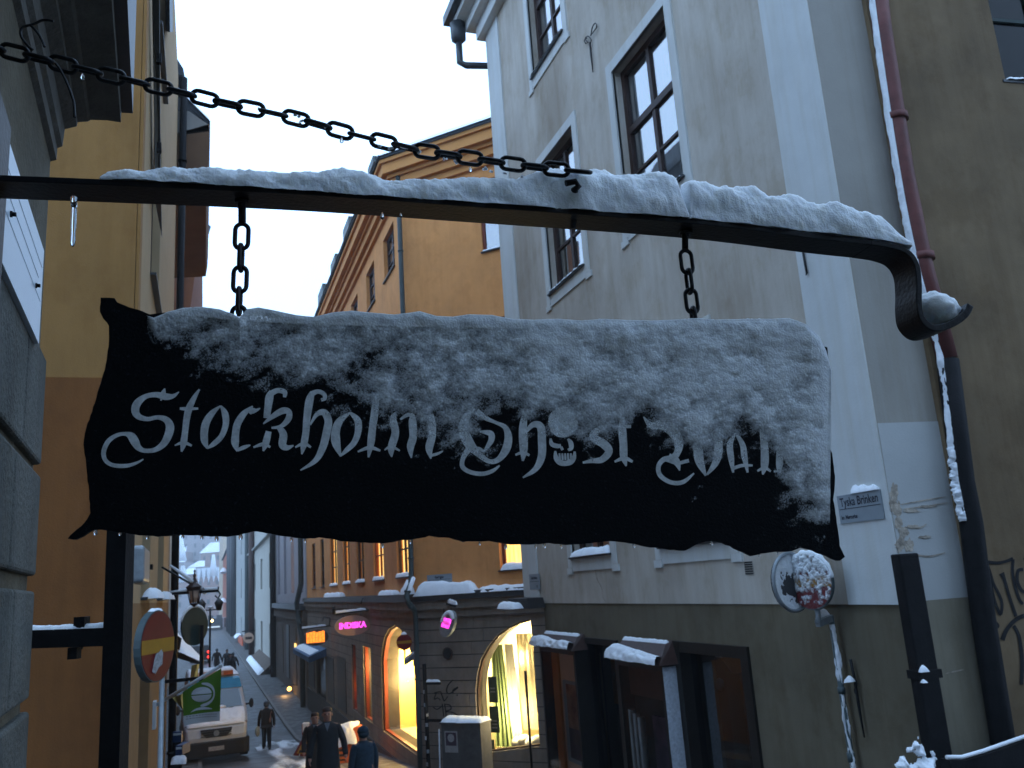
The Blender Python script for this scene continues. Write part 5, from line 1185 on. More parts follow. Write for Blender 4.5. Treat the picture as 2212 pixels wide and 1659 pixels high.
    a3, bx = show(FS, w2, 'narrow lit shop window next to the tall arch, on the street side', 'room_y', None, 0, .8, 'red_frame'); lamp(FS, bx[0]+.5, FS.pt(797, 1433, -.3)[1], -.55, (1, .72, .28), 240, .075, a3, 'bulb')
    a4, bx = show(FS, w3, 'slim reddish shop window beyond the narrow lit one', 'room_y', None, 0, .5, 'red_frame'); lamp(FS, (bx[0]+bx[1])/2, (bx[2]+bx[3])/2-.4, -.35, (1, .36, .10), 16, .01, a4, 'bulb')
    a5, bx = show(FS, dr, 'dim amber lit shop door under the blue awning', 'room_y', None, 0, .8, 'frame_d')
    for k, v in enumerate((1488, 1506)): s, z = FS.pt(700, v, -.4); lamp(FS, s, z, -.4, (1, .6, .2), 18, .05, a5, 'bulb')
    for k, (u0, u1) in enumerate([(708, 722), (730, 748), (668, 680)]):
        w_ = MB().box(FS, FS.pt(u0, 1480)[0], FS.pt(u1, 1480)[0], zsill-.3, FS.pt((u0+u1)/2, 1420)[1], .002, .02).build('shop_shutter', M['frame_d'], t)
    # corner rain pipe with an elbow over the ledge
    c = (FS.n+FO.n).normalized()
    def cp(u, v, d): Fc = Face(PO+c*d, c); return Fc.P(u, v)
    path = [cp(858, 330, .15), cp(863, 480, .15), cp(875, 800, .15), cp(886, 1150, .15), cp(888.5, 1243, .15), cp(887, 1262, .22), cp(880, 1278, .40), cp(878, 1291, .45), cp(883, 1304, .42), cp(894, 1316, .22), cp(897.5, 1332, .15), cp(903, 1500, .15), cp(911, 1760, .15)]
    gutter_pipe(t, 'corner_pipe', path, .062, 'pipe_grn', 5)
    heap('snow', cp(880, 1276, .47), cp(889, 1250, .25), .12, FO.a, .1, 'snow caught on the elbow of the corner pipe')
    return dict(zl=zl, zt=zt, zsill=zsill, zg=zg)
M['shopglass'] = glass('shop_glass', (.97, .97, .95), .03, ior=1.12)
OH = orange_house()

# an unseen house added behind the camera to shade this end of the street
def added_shade_house():
    t = thing('house', 'plain dark unseen house added behind the camera to shade the street', 'house', (2, -7, GZ(-7)))
    MB().abox(-9, 12, -16, -8, -6, 11).build('wall', M['r_wall'], t)
added_shade_house()
# ================================================================== far side of the street: houses beyond the orange one
def far_house(name, label, u0, u1, vtop, mwall, floors, ncol, mwin='shutter', base=None, d=0.0, zsplit=None, lit=(), colsel=None, roof=True, uref=None, wfrac=.42, snow=False):
    s1 = FS.pt(u1, 1300, d)[0]; s0 = FS.pt(u0, 1300, d)[0]; zt = FS.pt(uref or u0, vtop, d)[1]; zg = GZ(-s0+YO)-1.5
    a = thing(name, label, 'house', FS.w((s0+s1)/2, zg, -3)); L = s1-s0
    zb = zsplit if zsplit is not None else zg
    holes = []
    for (z0, z1) in floors:
        for c in range(ncol):
            if colsel and c not in colsel: continue
            x = s0+L*(c+.5)/ncol; hw = min(L/ncol*wfrac/2, 1.4); holes.append((x-hw, x+hw, z0, z1))
    mb = MB(); slab(mb, FS, rect(s0+.02, s1-.02, zb, zt), [rect(*h) for h in holes], -.5+d, d)
    mb.box(FS, s0+.02, s0+.05, zb, zt, -6, -.5+d); mb.box(FS, s1-.05, s1-.02, zb, zt, -6, -.5+d)
    mb.build('wall', M[mwall], a)
    for i, h in enumerate(holes):
        w_ = MB().box(FS, h[0]-.02, h[1]+.02, h[2]-.02, h[3]+.02, -.5+d, -.22+d).build('window', M['lit_dim' if i in lit else mwin], a)
        q = MB(); m = (h[0]+h[1])/2; q.box(FS, m-.05, m+.05, h[2], h[3], -.22+d, -.16+d); z = h[2]+(h[3]-h[2])*.6; q.box(FS, h[0], h[1], z-.05, z+.05, -.22+d, -.165+d); q.build('glazing_bar', M['frame'], w_)
    if base: MB().box(FS, s0+.02, s1-.02, zg, zb-.01, -.5+d, .02+d).build('shop_floor', M[base], a)
    if roof: MB().box(FS, s0, s1, zt, zt+.3, -6, .35+d).build('roof', M['slate'], a)
    if snow: heap('snow_cap', FS.w(s0+.1, zt+.3, .3+d), FS.w(s1-.1, zt+.3, .3+d), -4, FS.n, .5, '', a)
    return a, s0, s1, zt, zg
zl2 = FS.pt(640, 1305)[1]
a, s0, s1, zt, zg = far_house('grey_blue_house', 'grey blue house with a row of tall narrow windows next to the orange house', 597, 663, 860, 'greyb', [(zl2+.6, zl2+4.6), (zl2+6, zl2+9)], 4, base='shopf', zsplit=zl2, lit=(2,), wfrac=.36, uref=660)
MB().box(FS, s0, s1, zl2-.25, zl2+.05, -.2, .35).build('ledge', M['zinc'], a)
MB().box(FS, s0, s1, zl2-.8, zl2-.26, -.2, .2).build('ledge', M['shopf'], a)
gutter_pipe(a, 'downpipe', [FS.w(s0+.3, zt, .25), FS.w(s0+.3, zg, .25)], .20, 'pipe_blk')
gutter_pipe(a, 'downpipe', [FS.w(s1-.2, zt, .25), FS.w(s1-.2, zl2+1.0, .25), FS.w(s1-.9, zl2+.1, .4), FS.w(s1-.9, zl2-.8, .3), FS.w(s1-.5, zl2-1.6, .2), FS.w(s1-.5, zg, .2)], .13, 'pipe_grn')
for i in range(3):
    x = s0+(s1-s0)*(.25+.22*i); MB().box(FS, x-.9, x+.9, zl2-4.2, zl2-1.2, .02, .06).build('shutter', M['frame_d' if i == 1 else 'shopf'], a)
zz = FS.pt(575, 1271)[1]
a, s0, s1, zt, zg = far_house('pale_house', 'pale grey green house in the middle of the far right row', 534, 596, 980, 'pale', [(zz, FS.pt(575, 1200)[1]), (zz+7.2, zz+11), (FS.pt(575, 1420)[1], FS.pt(575, 1345)[1])], 4, base='shopf', zsplit=FS.pt(560, 1425)[1], wfrac=.24, uref=592)
MB().box(FS, s0, s1, FS.pt(560, 1180)[1], FS.pt(560, 1177)[1], 0, .3).build('string_course', M['pale2'], a)
gutter_pipe(a, 'downpipe', [FS.w(FS.pt(550, 1300)[0], zt, .3), FS.w(FS.pt(550, 1300)[0], zg, .3)], .28, 'hood_br')
gutter_pipe(a, 'downpipe', [FS.w(FS.pt(539, 1300)[0], zt, .3), FS.w(FS.pt(539, 1300)[0], zg, .3)], .22, 'pipe_grn')
a, s0, s1, zt, zg = far_house('pale_house', 'pale house with wide brown shuttered windows, further along the right row', 512, 534, 1060, 'pale2', [(FS.pt(520, 1292)[1], FS.pt(520, 1229)[1]), (FS.pt(520, 1200)[1], FS.pt(520, 1150)[1]), (FS.pt(520, 1400)[1], FS.pt(520, 1332)[1])], 1, mwin='shutter_br', base='shopf', zsplit=FS.pt(520, 1412)[1], wfrac=.8, uref=520)
a, s0, s1, zt, zg = far_house('pale_house', 'narrow pale house striped with dark rain pipes, deep in the right row', 497, 512, 1150, 'pale', [(FS.pt(505, 1330)[1], FS.pt(505, 1290)[1])], 2, base='shopf', zsplit=FS.pt(505, 1400)[1], wfrac=.3, uref=505, snow=True)
for u in (500, 504.5, 510): gutter_pipe(a, 'downpipe', [FS.w(FS.pt(u, 1300)[0], zt+6, .4), FS.w(FS.pt(u, 1300)[0], zg, .4)], .5, 'zinc')
a, s0, s1, zt, zg = far_house('red_house', 'tall brick red house near the end of the right row', 481, 496.5, 1197, 'redh', [(FS.pt(488, 1325)[1], FS.pt(488, 1290)[1]), (FS.pt(488, 1270)[1], FS.pt(488, 1235)[1])], 2, base=None, uref=488, wfrac=.35, snow=True)
for v in (1237, 1301): heap('snow_cap', FS.w(FS.pt(488, v)[0]-8, FS.pt(488, v)[1], 0), FS.w(FS.pt(488, v)[0]+8, FS.pt(488, v)[1], 0), 1.2, FS.n, .9, '', a)
a, s0, s1, zt, zg = far_house('cream_house', 'cream house at the very end of the right row', 473, 481, 1160, 'cream', [], 1, uref=477, roof=False)
# ---- hill on the other shore: houses in the mist, each a thing
def hill():
    DD = 430
    g = MB(); hp = []
    for (u, v) in [(330,1345),(360,1255),(400,1215),(440,1205),(500,1210),(560,1240),(620,1345)]: hp.append(at(u, v, DD+60))
    g.prism(hp, F_*80); tag(g.build('hill', M['hill_dk']), kind='structure')
    k = 0
    labs = ['broad grey block high on the hill across the water', 'tall pale block high on the hill with a snowy roof below it', 'small dark house with a snowy roof on the left of the hill', 'house with a snowy roof under the pale block on the hill', 'long brick house with snowy gables low on the hill', 'reddish house low on the hill behind the hanging lantern', 'low house on the hill beside the lantern finial', 'narrow dark house at the left foot of the hill', 'brick house at the right foot of the hill', 'pale house at the foot of the hill behind the street lamp']
    for (u0, u1, v0, v1, dd, m, sn) in [(391,432,1130,1232,DD,'hillb',0),(432,478,1110,1190,DD-5,'hillb',0),(384,400,1192,1236,DD-10,'hillb2',1),(434,478,1192,1226,DD-20,'hillb2',2),(424,478,1244,1262,DD-45,'hillb2',3),(384,420,1240,1268,DD-40,'hillb2',1),(408,440,1224,1236,DD-30,'hillb',1),(380,398,1214,1222,DD-32,'hillb',1),(420,480,1262,1330,DD-70,'hillb2',0),(376,424,1268,1335,DD-75,'hillb',0)]:
        f = Face(at((u0+u1)/2, v1, dd), (-F_.x, -F_.y)); p0 = f.pt(u0, v1); p1 = f.pt(u1, v0); a = thing('hill_house', labs[k], 'house', f.w(p0[0], p0[1], 0), 'houses on the far hill'); k += 1
        zb = p0[1]-6
        MB().box(f, p0[0], p1[0], zb, p1[1], -12, 0).build('wall', M[m], a)
        n = max(2, int((p1[0]-p0[0])/3.2)); r = max(1, int((p1[1]-p0[1])/4.2))
        for j in range(r):
            w_ = MB()
            for i in range(n): x = p0[0]+(p1[0]-p0[0])*(i+.5)/n; z = p1[1]-2.6-4.2*j; w_.box(f, x-.55, x+.55, z-1.0, z+1.0, 0, .06)
            tag(w_.build('window_row', M['shutter'], a), kind='stuff')
        if sn == 3:
            for i in range(5):
                x = p0[0]+(p1[0]-p0[0])*(i+.5)/5; w = (p1[0]-p0[0])/11
                MB().prism([f.w(x-w, p1[1]+4, .3), f.w(x+w, p1[1]+4, .3), f.w(x+.7*w, p1[1]+.5, .3), f.w(x, p1[1]-2.5, .3), f.w(x-.7*w, p1[1]+.5, .3)], -f.n*8).build('snowy_gable', M['snow_far'], a)
        elif sn: MB().prism([f.w(p0[0]-.6, p1[1], .8), f.w(p1[0]+.6, p1[1], .8), f.w(p1[0]-1.5, p1[1]+3.0+2*(sn == 2), -5), f.w(p0[0]+2.5, p1[1]+3.0+2*(sn == 2), -5)], -f.n*.6).build('snowy_roof', M['snow_far'], a)
    for i, (u, v0, v1, w) in enumerate([(391, 1160, 1192, 1.6), (461, 1198, 1224, 1.2), (395, 1222, 1238, 1.4)]):
        c = at(u, v1, DD-50); t_ = at(u, v0, DD-50); MB_ = MB(); MB_.tube([c-Z*4, c+(t_-c)*.1, t_], [w*1.6, w, w*.5], 8)
        tag(MB_.build('snowy_spire', M['snow_far']), ['snowy tapering spire at the left of the hill', 'thin snowy spire under the pale hill block', 'short snowy spire low on the left of the hill'][i], 'spire')
hill()
# ---- road and kerbs
def road():
    ys = [-2, 2, 5, 8, 11, 14, 17, 20, 23, 26, 29, 32, 35, 40, 50, 70, 100, 150, 230]
    mb = MB(); vs = []
    for y in ys: vs += [(XL+.55, y, GZ(y)+.02), (XO-1.5, y, GZ(y)+.02)]
    mb.add(vs, [(2*i, 2*i+1, 2*i+3, 2*i+2) for i in range(len(ys)-1)]); tag(mb.build('road', M['road']), kind='structure')
    for nm, x0, x1 in (('pavement', XO-1.38, XO+.3), ('pavement', XL-2.5, XL+.43)):
        mb = MB()
        for y0, y1 in zip(ys[:-1], ys[1:]):
            mb.hexa([(x0, y0, GZ(y0)-.3), (x1, y0, GZ(y0)-.3), (x1, y1, GZ(y1)-.3), (x0, y1, GZ(y1)-.3), (x0, y0, GZ(y0)+.12), (x1, y0, GZ(y0)+.12), (x1, y1, GZ(y1)+.12), (x0, y1, GZ(y1)+.12)])
        tag(mb.build(nm, M['pave']), kind='structure')
    for x0, x1 in ((XO-1.5, XO-1.384), (XL+.434, XL+.55)):
        mb = MB()
        for y0, y1 in zip(ys[:-1], ys[1:]):
            mb.hexa([(x0, y0, GZ(y0)-.3), (x1, y0, GZ(y0)-.3), (x1, y1-.01, GZ(y1)-.3), (x0, y1-.01, GZ(y1)-.3), (x0, y0, GZ(y0)+.135), (x1, y0, GZ(y0)+.135), (x1, y1-.01, GZ(y1)+.135), (x0, y1-.01, GZ(y1)+.135)])
        tag(mb.build('kerb', M['kerb']), kind='structure')
    # trodden snow in the gutter
    nu, nv = 160, 30; P = np.zeros((nu, nv, 3)); mk = np.zeros((nu, nv))
    for i in range(nu):
        for j in range(nv):
            y = 12+24*i/(nu-1); x = XO-3.0+1.5*j/(nv-1); h = (float(fbm(np.array(x*2.2), np.array(y*.42), 4))-.50+.22*(j/(nv-1)))*.22; P[i, j] = (x, y, GZ(y)+.022+max(h, .0)*.6+.004); mk[i, j] = h
    m = (mk > .0); m = m[:-1, :-1] | m[1:, :-1] | m[1:, 1:] | m[:-1, 1:]
    tag(gridmesh('snow', P, M['slush_thin'], None, m, cover=np.clip(mk*16, 0, .95)), 'trodden slushy snow along the right kerb of the street', 'snow', kind='stuff')
M['slush'] = mat('slush', (.42, .44, .47), .6, .3, 3, .4, 25, col2=(.66, .69, .74), detail=8)
M['slush_thin'] = thin_snow(); _b = [n for n in M['slush_thin'].node_tree.nodes if n.type == 'TEX_NOISE']
for _n in _b: _n.inputs['Scale'].default_value = min(_n.inputs['Scale'].default_value, 14)
road()
# ================================================================== signs hung on the orange house
def ell(f, cs, cz, rx, rz, d0, d1, n=32): return MB().prism([f.w(cs+rx*math.cos(2*math.pi*i/n), cz+rz*math.sin(2*math.pi*i/n), d1) for i in range(n)], f.n*(d0-d1))
def blade(name, label, u_wall, c, rx, rz, plate_m, arm_v, arm_u, words, wm, wsize, wsx=1.0, oval=True, glow=None):
    # a sign that sticks out from the street front, its face looking up the street towards the camera
    W = FS.P(u_wall, c[1]); f = Face((XO, W.y), (0, -1)); cs, cz = f.pt(*c); dep = f.P(*c).dot(F_)
    rx_, rz_ = rx/FPX*dep, rz/FPX*dep
    a = thing(name, label, 'shop sign', f.w(cs, cz, 0))
    if oval: o = ell(f, cs, cz, rx_, rz_, -.05, .05).build('plate', M[plate_m], a)
    else: o = MB().box(f, cs-rx_, cs+rx_, cz-rz_, cz+rz_, -.05, .05).build('plate', M[plate_m], a)
    za = f.pt(c[0], arm_v)[1]; s0 = f.pt(arm_u, arm_v)[0]; s1 = f.S(Vector((XO, W.y, 0)))
    mb = MB(); mb.tube([f.w(s0, za, 0), f.w(s1, za+.05, 0)], .025, 8); mb.tube([f.w(s1-.05, za+.05, 0), f.w(s1-.0, za+.35, 0), f.w(s1-.25, za+.4, 0), f.w(s1-.3, za+.25, 0)], .02, 6)
    mb.tube([f.w(s0, za, 0), f.w(s0-.02, za+.22, 0)], .05, 8)
    for x in (-.5, .5): mb.tube([f.w(cs+rx_*x, za, 0), f.w(cs+rx_*x, cz+rz_*.8, 0)], .012, 6)
    mb.build('bracket', M['iron'], a)
    heap('snow', f.w(s0, za+.02, -.03), f.w(s0+(s1-s0)*.86, za+.06, -.03), .06, f.n, .07, 'snow on the bracket of the ' + words[1])
    if words[0]: text(f, words[0], cs+rx_*words[2], cz, wsize*rz_, .056, wm, a, sx=wsx, bold=.012)
    return a, f, cs, cz, rx_, rz_
M['indi'] = mat('sign_beige', (.40, .24, .20), .5, .05, 3)
M['zum'] = mat('sign_dark', (.075, .065, .065), .5, .05, 3)
blade('oval_sign', 'oval beige shop sign with pink glowing letters on the street front', 803, (761, 1351), 38, 21, 'indi', 1324, 722, ('INDISKA', 'oval pink lettered sign', .0), M['neon'], .78, .92)
a, f, cs, cz, rx_, rz_ = blade('oval_sign', 'dark oval shop sign with a glowing orange panel above the blue awning', 714, (682, 1377), 27, 17, 'zum', 1357, 650, ('', 'dark sign with the orange panel', 0), M['neon_o'], .5)
mb = MB()
for r in range(2):
    for i in range(6):
        x = cs-rx_*.74+rx_*1.45*i/6; z = cz+rz_*(.02 if r == 0 else -.62); mb.box(f, x, x+rx_*.215, z, z+rz_*(.62 if r == 0 else .60)+.02*((i*7+r*3) % 3), .052, .075)
o = mb.build('neon_letters', M['neon_o'], a); o['kind'] = 'stuff'
# pink sign on the angled front
def pink():
    base = FO.P(975, 1318); n = Vector((-.86, -.483, 0)); f = Face(base+FO.n*.55, n); cs, cz = f.pt(968, 1347); dep = f.P(968, 1347).dot(F_)
    a = thing('oval_sign', 'oval hanging sign half plastered with snow, its pink letters glowing, on the angled front', 'shop sign', f.w(cs, cz, 0))
    rx, rz = .50, .29
    pts = [f.w(cs+.23*math.cos(q)*1.0+.10*math.sin(q), cz+.29*math.sin(q), .04) for q in [2*math.pi*i/30 for i in range(30)]]
    MB().prism(pts, -f.n*.08).build('plate', M['steel'], a)
    MB().add([f.w(cs+x, cz+z, .046) for x, z in [(-.19, -.06), (.05, -.11), (.17, .09), (-.09, .14)]], [(0, 1, 2, 3)]).build('neon_panel', M['neon'], a, recalc=False)
    text(f, 'INDISKA', cs-.01, cz+.015, .10, .052, M['indi'], a, sx=.5, rise=-.2, bold=.004)
    mb = MB(); A = FO.P(961, 1304); B = f.w(cs+.26, cz+.37, 0); mb.tube([A, A+(B-A)*.5, B], .025, 8); mb.tube([A, A+Z*.18], .03, 6)
    for x in (-.12, .12): mb.tube([f.w(cs+x, cz+.33, 0), f.w(cs+x, cz+.22, 0)], .012, 6)
    mb.build('bracket', M['iron'], a)
    heap('snow', A+Z*.03, B+Z*.03, .07, FO.a, .09, 'snow on the bracket of the pink sign on the angled front')
    nn = 24; P = np.zeros((nn, 10, 3))
    for i in range(nn):
        for j in range(10):
            q = math.radians(20+150*i/(nn-1)); r = 1.02-.55*j/9*(.4+.6*float(fbm(np.array(i*.5), np.array(2.), 3))); P[i, j] = f.w(cs+(.23*math.cos(q)+.10*math.sin(q))*r, cz+.29*math.sin(q)*r, .045+.03*math.sin(math.pi*j/9))
    tag(gridmesh('snow', P, M['snow_far']), 'snow sticking to the top of the pink oval sign', 'snow', kind='stuff')
pink()
def orange_extras():
    # round vent, small box, graffiti, street plate, no entry sign, post, cabinet
    a = FO.pt(968, 1411); o = thing('round_vent', 'dark round vent in the stone wall under the pink sign', 'vent', FO.w(*a, 0)); mb = MB(); mb.disc(FO.w(*a, .015), FO.n, .125, .03); mb.build('cover', M['ink'], o)
    mb = MB(); mb.tube([FO.w(a[0]+.125*math.cos(t*.4), a[1]+.125*math.sin(t*.4), .03) for t in range(16)], .012, 6, closed=True); mb.build('rim', M['hood_br'], o)
    a = FO.pt(1026, 1305); o = thing('junction_box', 'small pale box high on the stone wall right of the pink sign', 'box', FO.w(*a, 0)); MB().box(FO, a[0]-.05, a[0]+.05, a[1]-.05, a[1]+.05, .0, .06).build('case', M['sign_white'], o)
    mb = MB(); G = lambda x, y: FO.w(*FO.pt(811+.24448*x, 1253.5+.24448*y, .004), .0045)
    for st in [[(515,1000,9),(540,990,10),(570,985,8)],[(540,990,8),(520,1050,9),(550,1040,8),(575,1060,8)],[(575,980,9),(600,1050,10),(610,1065,9),(640,1025,7)],[(685,880,9),(640,930,11),(630,985,11),(660,1000,10),(730,945,12),(685,970,10),(690,1005,9)],[(720,1010,14),(724,1020,12)],[(510,1120,8),(545,1140,9),(590,1110,9)],[(590,1090,9),(598,1150,9),(603,1205,8)],[(610,1090,9),(620,1150,10),(625,1200,8)],[(615,1095,9),(660,1105,10),(665,1140,10),(620,1160,9),(690,1170,9),(755,1220,10)],[(768,1185,16),(772,1192,14)]]:
        ribbon(mb, st, G, 5)
    g = mb.build('graffiti_tag', M['spray'], None, recalc=False); tag(g, 'black scrawled graffiti letters on the stone wall beside the post', 'graffiti')
    P4 = [FO.pt(*q, .03) for q in [(922,1242.5),(975,1239),(976.5,1261),(923,1265.5)]]; s0, s1, z0, z1 = P4[0][0], P4[1][0], (P4[2][1]+P4[3][1])/2, (P4[0][1]+P4[1][1])/2
    o = thing('street_sign', 'grey street name plate over the thick snow ledge on the orange house', 'street sign', FO.w(s0, z0, 0)); MB().box(FO, s0, s1, z0, z1, .005, .025).build('plate', M['sign_white'], o)
    h = z1-z0; text(FO, 'Västerlånggatan', (s0+s1)/2, z0+h*.73, h*.33, .0262, M['sign_txt'], o, sx=.50, bold=.003); MB().box(FO, s0+.02, s1-.02, z0+h*.49, z0+h*.52, .0252, .0262).build('rule_line', M['sign_txt'], o); text(FO, '38-40', s0+.03, z0+h*.22, h*.36, .0262, M['sign_txt'], o, sx=.7, align='LEFT', bold=.003)
    # no entry sign on an arm from the corner pipe
    c = at(873, 1387, 20.1); n = Vector((-.30, -.95, 0)).normalized(); r = 16.6/FPX*20.1
    o = thing('no_entry_sign', 'small round red no entry sign on an arm from the corner rain pipe', 'road sign', c); mb = MB(); mb.disc(c, n, r, .02); mb.build('disc', M['red'], o)
    f = Face(c, n); MB().box(f, -r*.97, r*.97, c.z-r*.17, c.z+r*.17, .0105, .013).build('bar', M['yellow'], o)
    e = at(900, 1413, 20.5); k = c-Z*(r+.28)-n*.03; mb = MB(); mb.tube([c-n*.03-Z*r*.6, k], .02, 6); mb.bar(k, e, .06, .10); mb.build('arm', M['steel'], o)
    heap('snow', k+Z*.06, e+Z*.06, .06, n, .05, 'snow on the arm of the small red no entry sign'); heap('snow', c+Z*(r*.93)-f.a*r*.4-n*.02, c+Z*(r*.93)+f.a*r*.4-n*.02, .04, n, .06, 'snow cap on the small red no entry sign')
    # slim post with signs edge on
    b = FO.P(926, 1659, .55); zt = FO.pt(924, 1434, .55)[1]
    o = thing('sign_post', 'dark sticker covered post with two short snowy arms beside the graffiti', 'post', (b.x, b.y, GZ(b.y))); mb = MB(); mb.tube([(b.x, b.y, GZ(b.y)), (b.x, b.y, zt)], .045, 10); mb.build('pole', M['pipe_blk'], o)
    for v, sn in ((1476, 1), (1556, 0)):
        z = FO.pt(926, v, .55)[1]; A = Vector((b.x, b.y, z)); B = A+FO.a*.42; MB().bar(A, B, .05, .06).build('arm', M['pipe_blk'], o)
        if sn: heap('snow', A+Z*.03+FO.a*.05, B+Z*.03, .05, FO.n, .05, 'snow on the upper arm of the sticker covered post')
    mb = MB(); z = FO.pt(926, 1450, .55)[1]; mb.bar(Vector((b.x, b.y, z-.9)), Vector((b.x, b.y, z+.1)), .12, .05); mb.build('sign_back', M['pipe_blk'], o)
    for k in range(9):
        z = zt-.6-.26*k+random.uniform(-.06, .06); an = random.uniform(-.5, 1.2); dv = (FO.n*math.cos(an)+FO.a*math.sin(an)); MB().box(Face((b.x, b.y), dv), -.03, .03, z, z+.08, .044, .047).build('sticker', M[random.choice(['sticker', 'flagw', 'sign_white'])], o)
    # cabinet
    f = Face(FO.w(0, 0, .75), FO.n); P0 = f.pt(953, 1568); P1 = f.pt(1037, 1562); z1 = (P0[1]+P1[1])/2; b = f.w(P0[0], 0, 0); zg = GZ(b.y)+.1
    o = thing('utility_cabinet', 'grey street cabinet with a pasted notice and snow on its lid', 'cabinet', f.w((P0[0]+P1[0])/2, zg, -.25)); MB().box(f, P0[0], P1[0], zg, z1, -.45, 0).build('body', M['cab'], o); MB().box(f, P0[0]-.02, P1[0]+.02, z1, z1+.04, -.47, .03).build('lid', M['cab'], o)
    q0 = f.pt(960, 1579); q1 = f.pt(990, 1626); MB().box(f, q0[0], q1[0], q1[1], q0[1], .002, .006).build('notice', M['paper'], o); h = q0[1]-q1[1]; wq = q1[0]-q0[0]; MB().box(f, q0[0]+.03, q1[0]-.03, q1[1]+h*.32, q0[1]-.03, .0062, .009).build('notice_picture', M['post_b'], o)
    mb = MB(); mb.disc(f.w(q0[0]+wq*.5, q1[1]+h*.68, .0105), f.n, wq*.26, 0); mb.build('notice_emblem', M['sticker'], o)
    heap('snow', f.w(P0[0]-.03, z1+.04, -.46), f.w(P1[0]+.03, z1+.04, -.46), .50, f.n, .10, 'snow on the lid of the grey street cabinet', rough=.3)
    heap('snow', f.w(P0[0]-.06, zg, .02), f.w(P0[0]-.03, z1-.1, .02), .05, f.n, .03, 'snow stuck down the edge of the grey street cabinet')
    # thin pole in front of the lit arch
    b = FO.P(1149, 1659, .8); z2 = FO.pt(1147, 1449, .8)[1]; z3 = FO.pt(1147, 1506, .8)[1]
    o = thing('sign_post', 'thin dark pole with a narrow sign edge in front of the lit arched window', 'post', (b.x, b.y, GZ(b.y))); mb = MB(); mb.tube([(b.x, b.y, GZ(b.y)), (b.x, b.y, z2-.02)], .026, 8); mb.build('pole', M['pipe_blk'], o); MB().bar((b.x, b.y, z3), (b.x, b.y, z2), .085, .03).build('sign_edge', M['pipe_blk'], o)
    # blue awning on the street side
    A = FS.P(696, 1398, .0); W = FS.P(705, 1410); f2 = Face((XO, W.y), (0, -1)); o = thing('awning', 'blue shop awning under the glowing orange sign', 'awning', FS.w(FS.pt(700, 1400)[0], FS.pt(700, 1400)[1], 0))
    s0 = FS.pt(665, 1400)[0]; s1 = FS.pt(705, 1400)[0]; zt_ = FS.pt(690, 1395)[1]; zb = zt_-.30
    MB().hexa([FS.w(s0, zb, .7), FS.w(s1, zb, .7), FS.w(s1, zt_-.03, 0), FS.w(s0, zt_-.03, 0), FS.w(s0, zb+.03, .72), FS.w(s1, zb+.03, .72), FS.w(s1, zt_, 0), FS.w(s0, zt_, 0)]).build('cloth', M['blue_awn'], o)
    MB().hexa([FS.w(s0, zb-.2, .69), FS.w(s1, zb-.2, .69), FS.w(s1, zb-.2, .67), FS.w(s0, zb-.2, .67), FS.w(s0, zb, .72), FS.w(s1, zb, .72), FS.w(s1, zb, .70), FS.w(s0, zb, .70)]).build('valance', M['blue_awn'], o)
    MB().prism([FS.w(s1, zb-.2, .69), FS.w(s1, zb, .72), FS.w(s1, zt_, 0), FS.w(s1, zt_-.3, 0)], FS.a*-.02).build('side_cloth', M['blue_awn'], o)
    heap('snow', FS.w(s0+.4, zb+.06, .62), FS.w(s1-.5, zb+.06, .62), -.4, FS.n, .07, 'snow on the blue awning', sag=-.14)
M['blue_awn'] = mat('awning_blue', (.035, .10, .20), .7, .15, 4)
orange_extras()
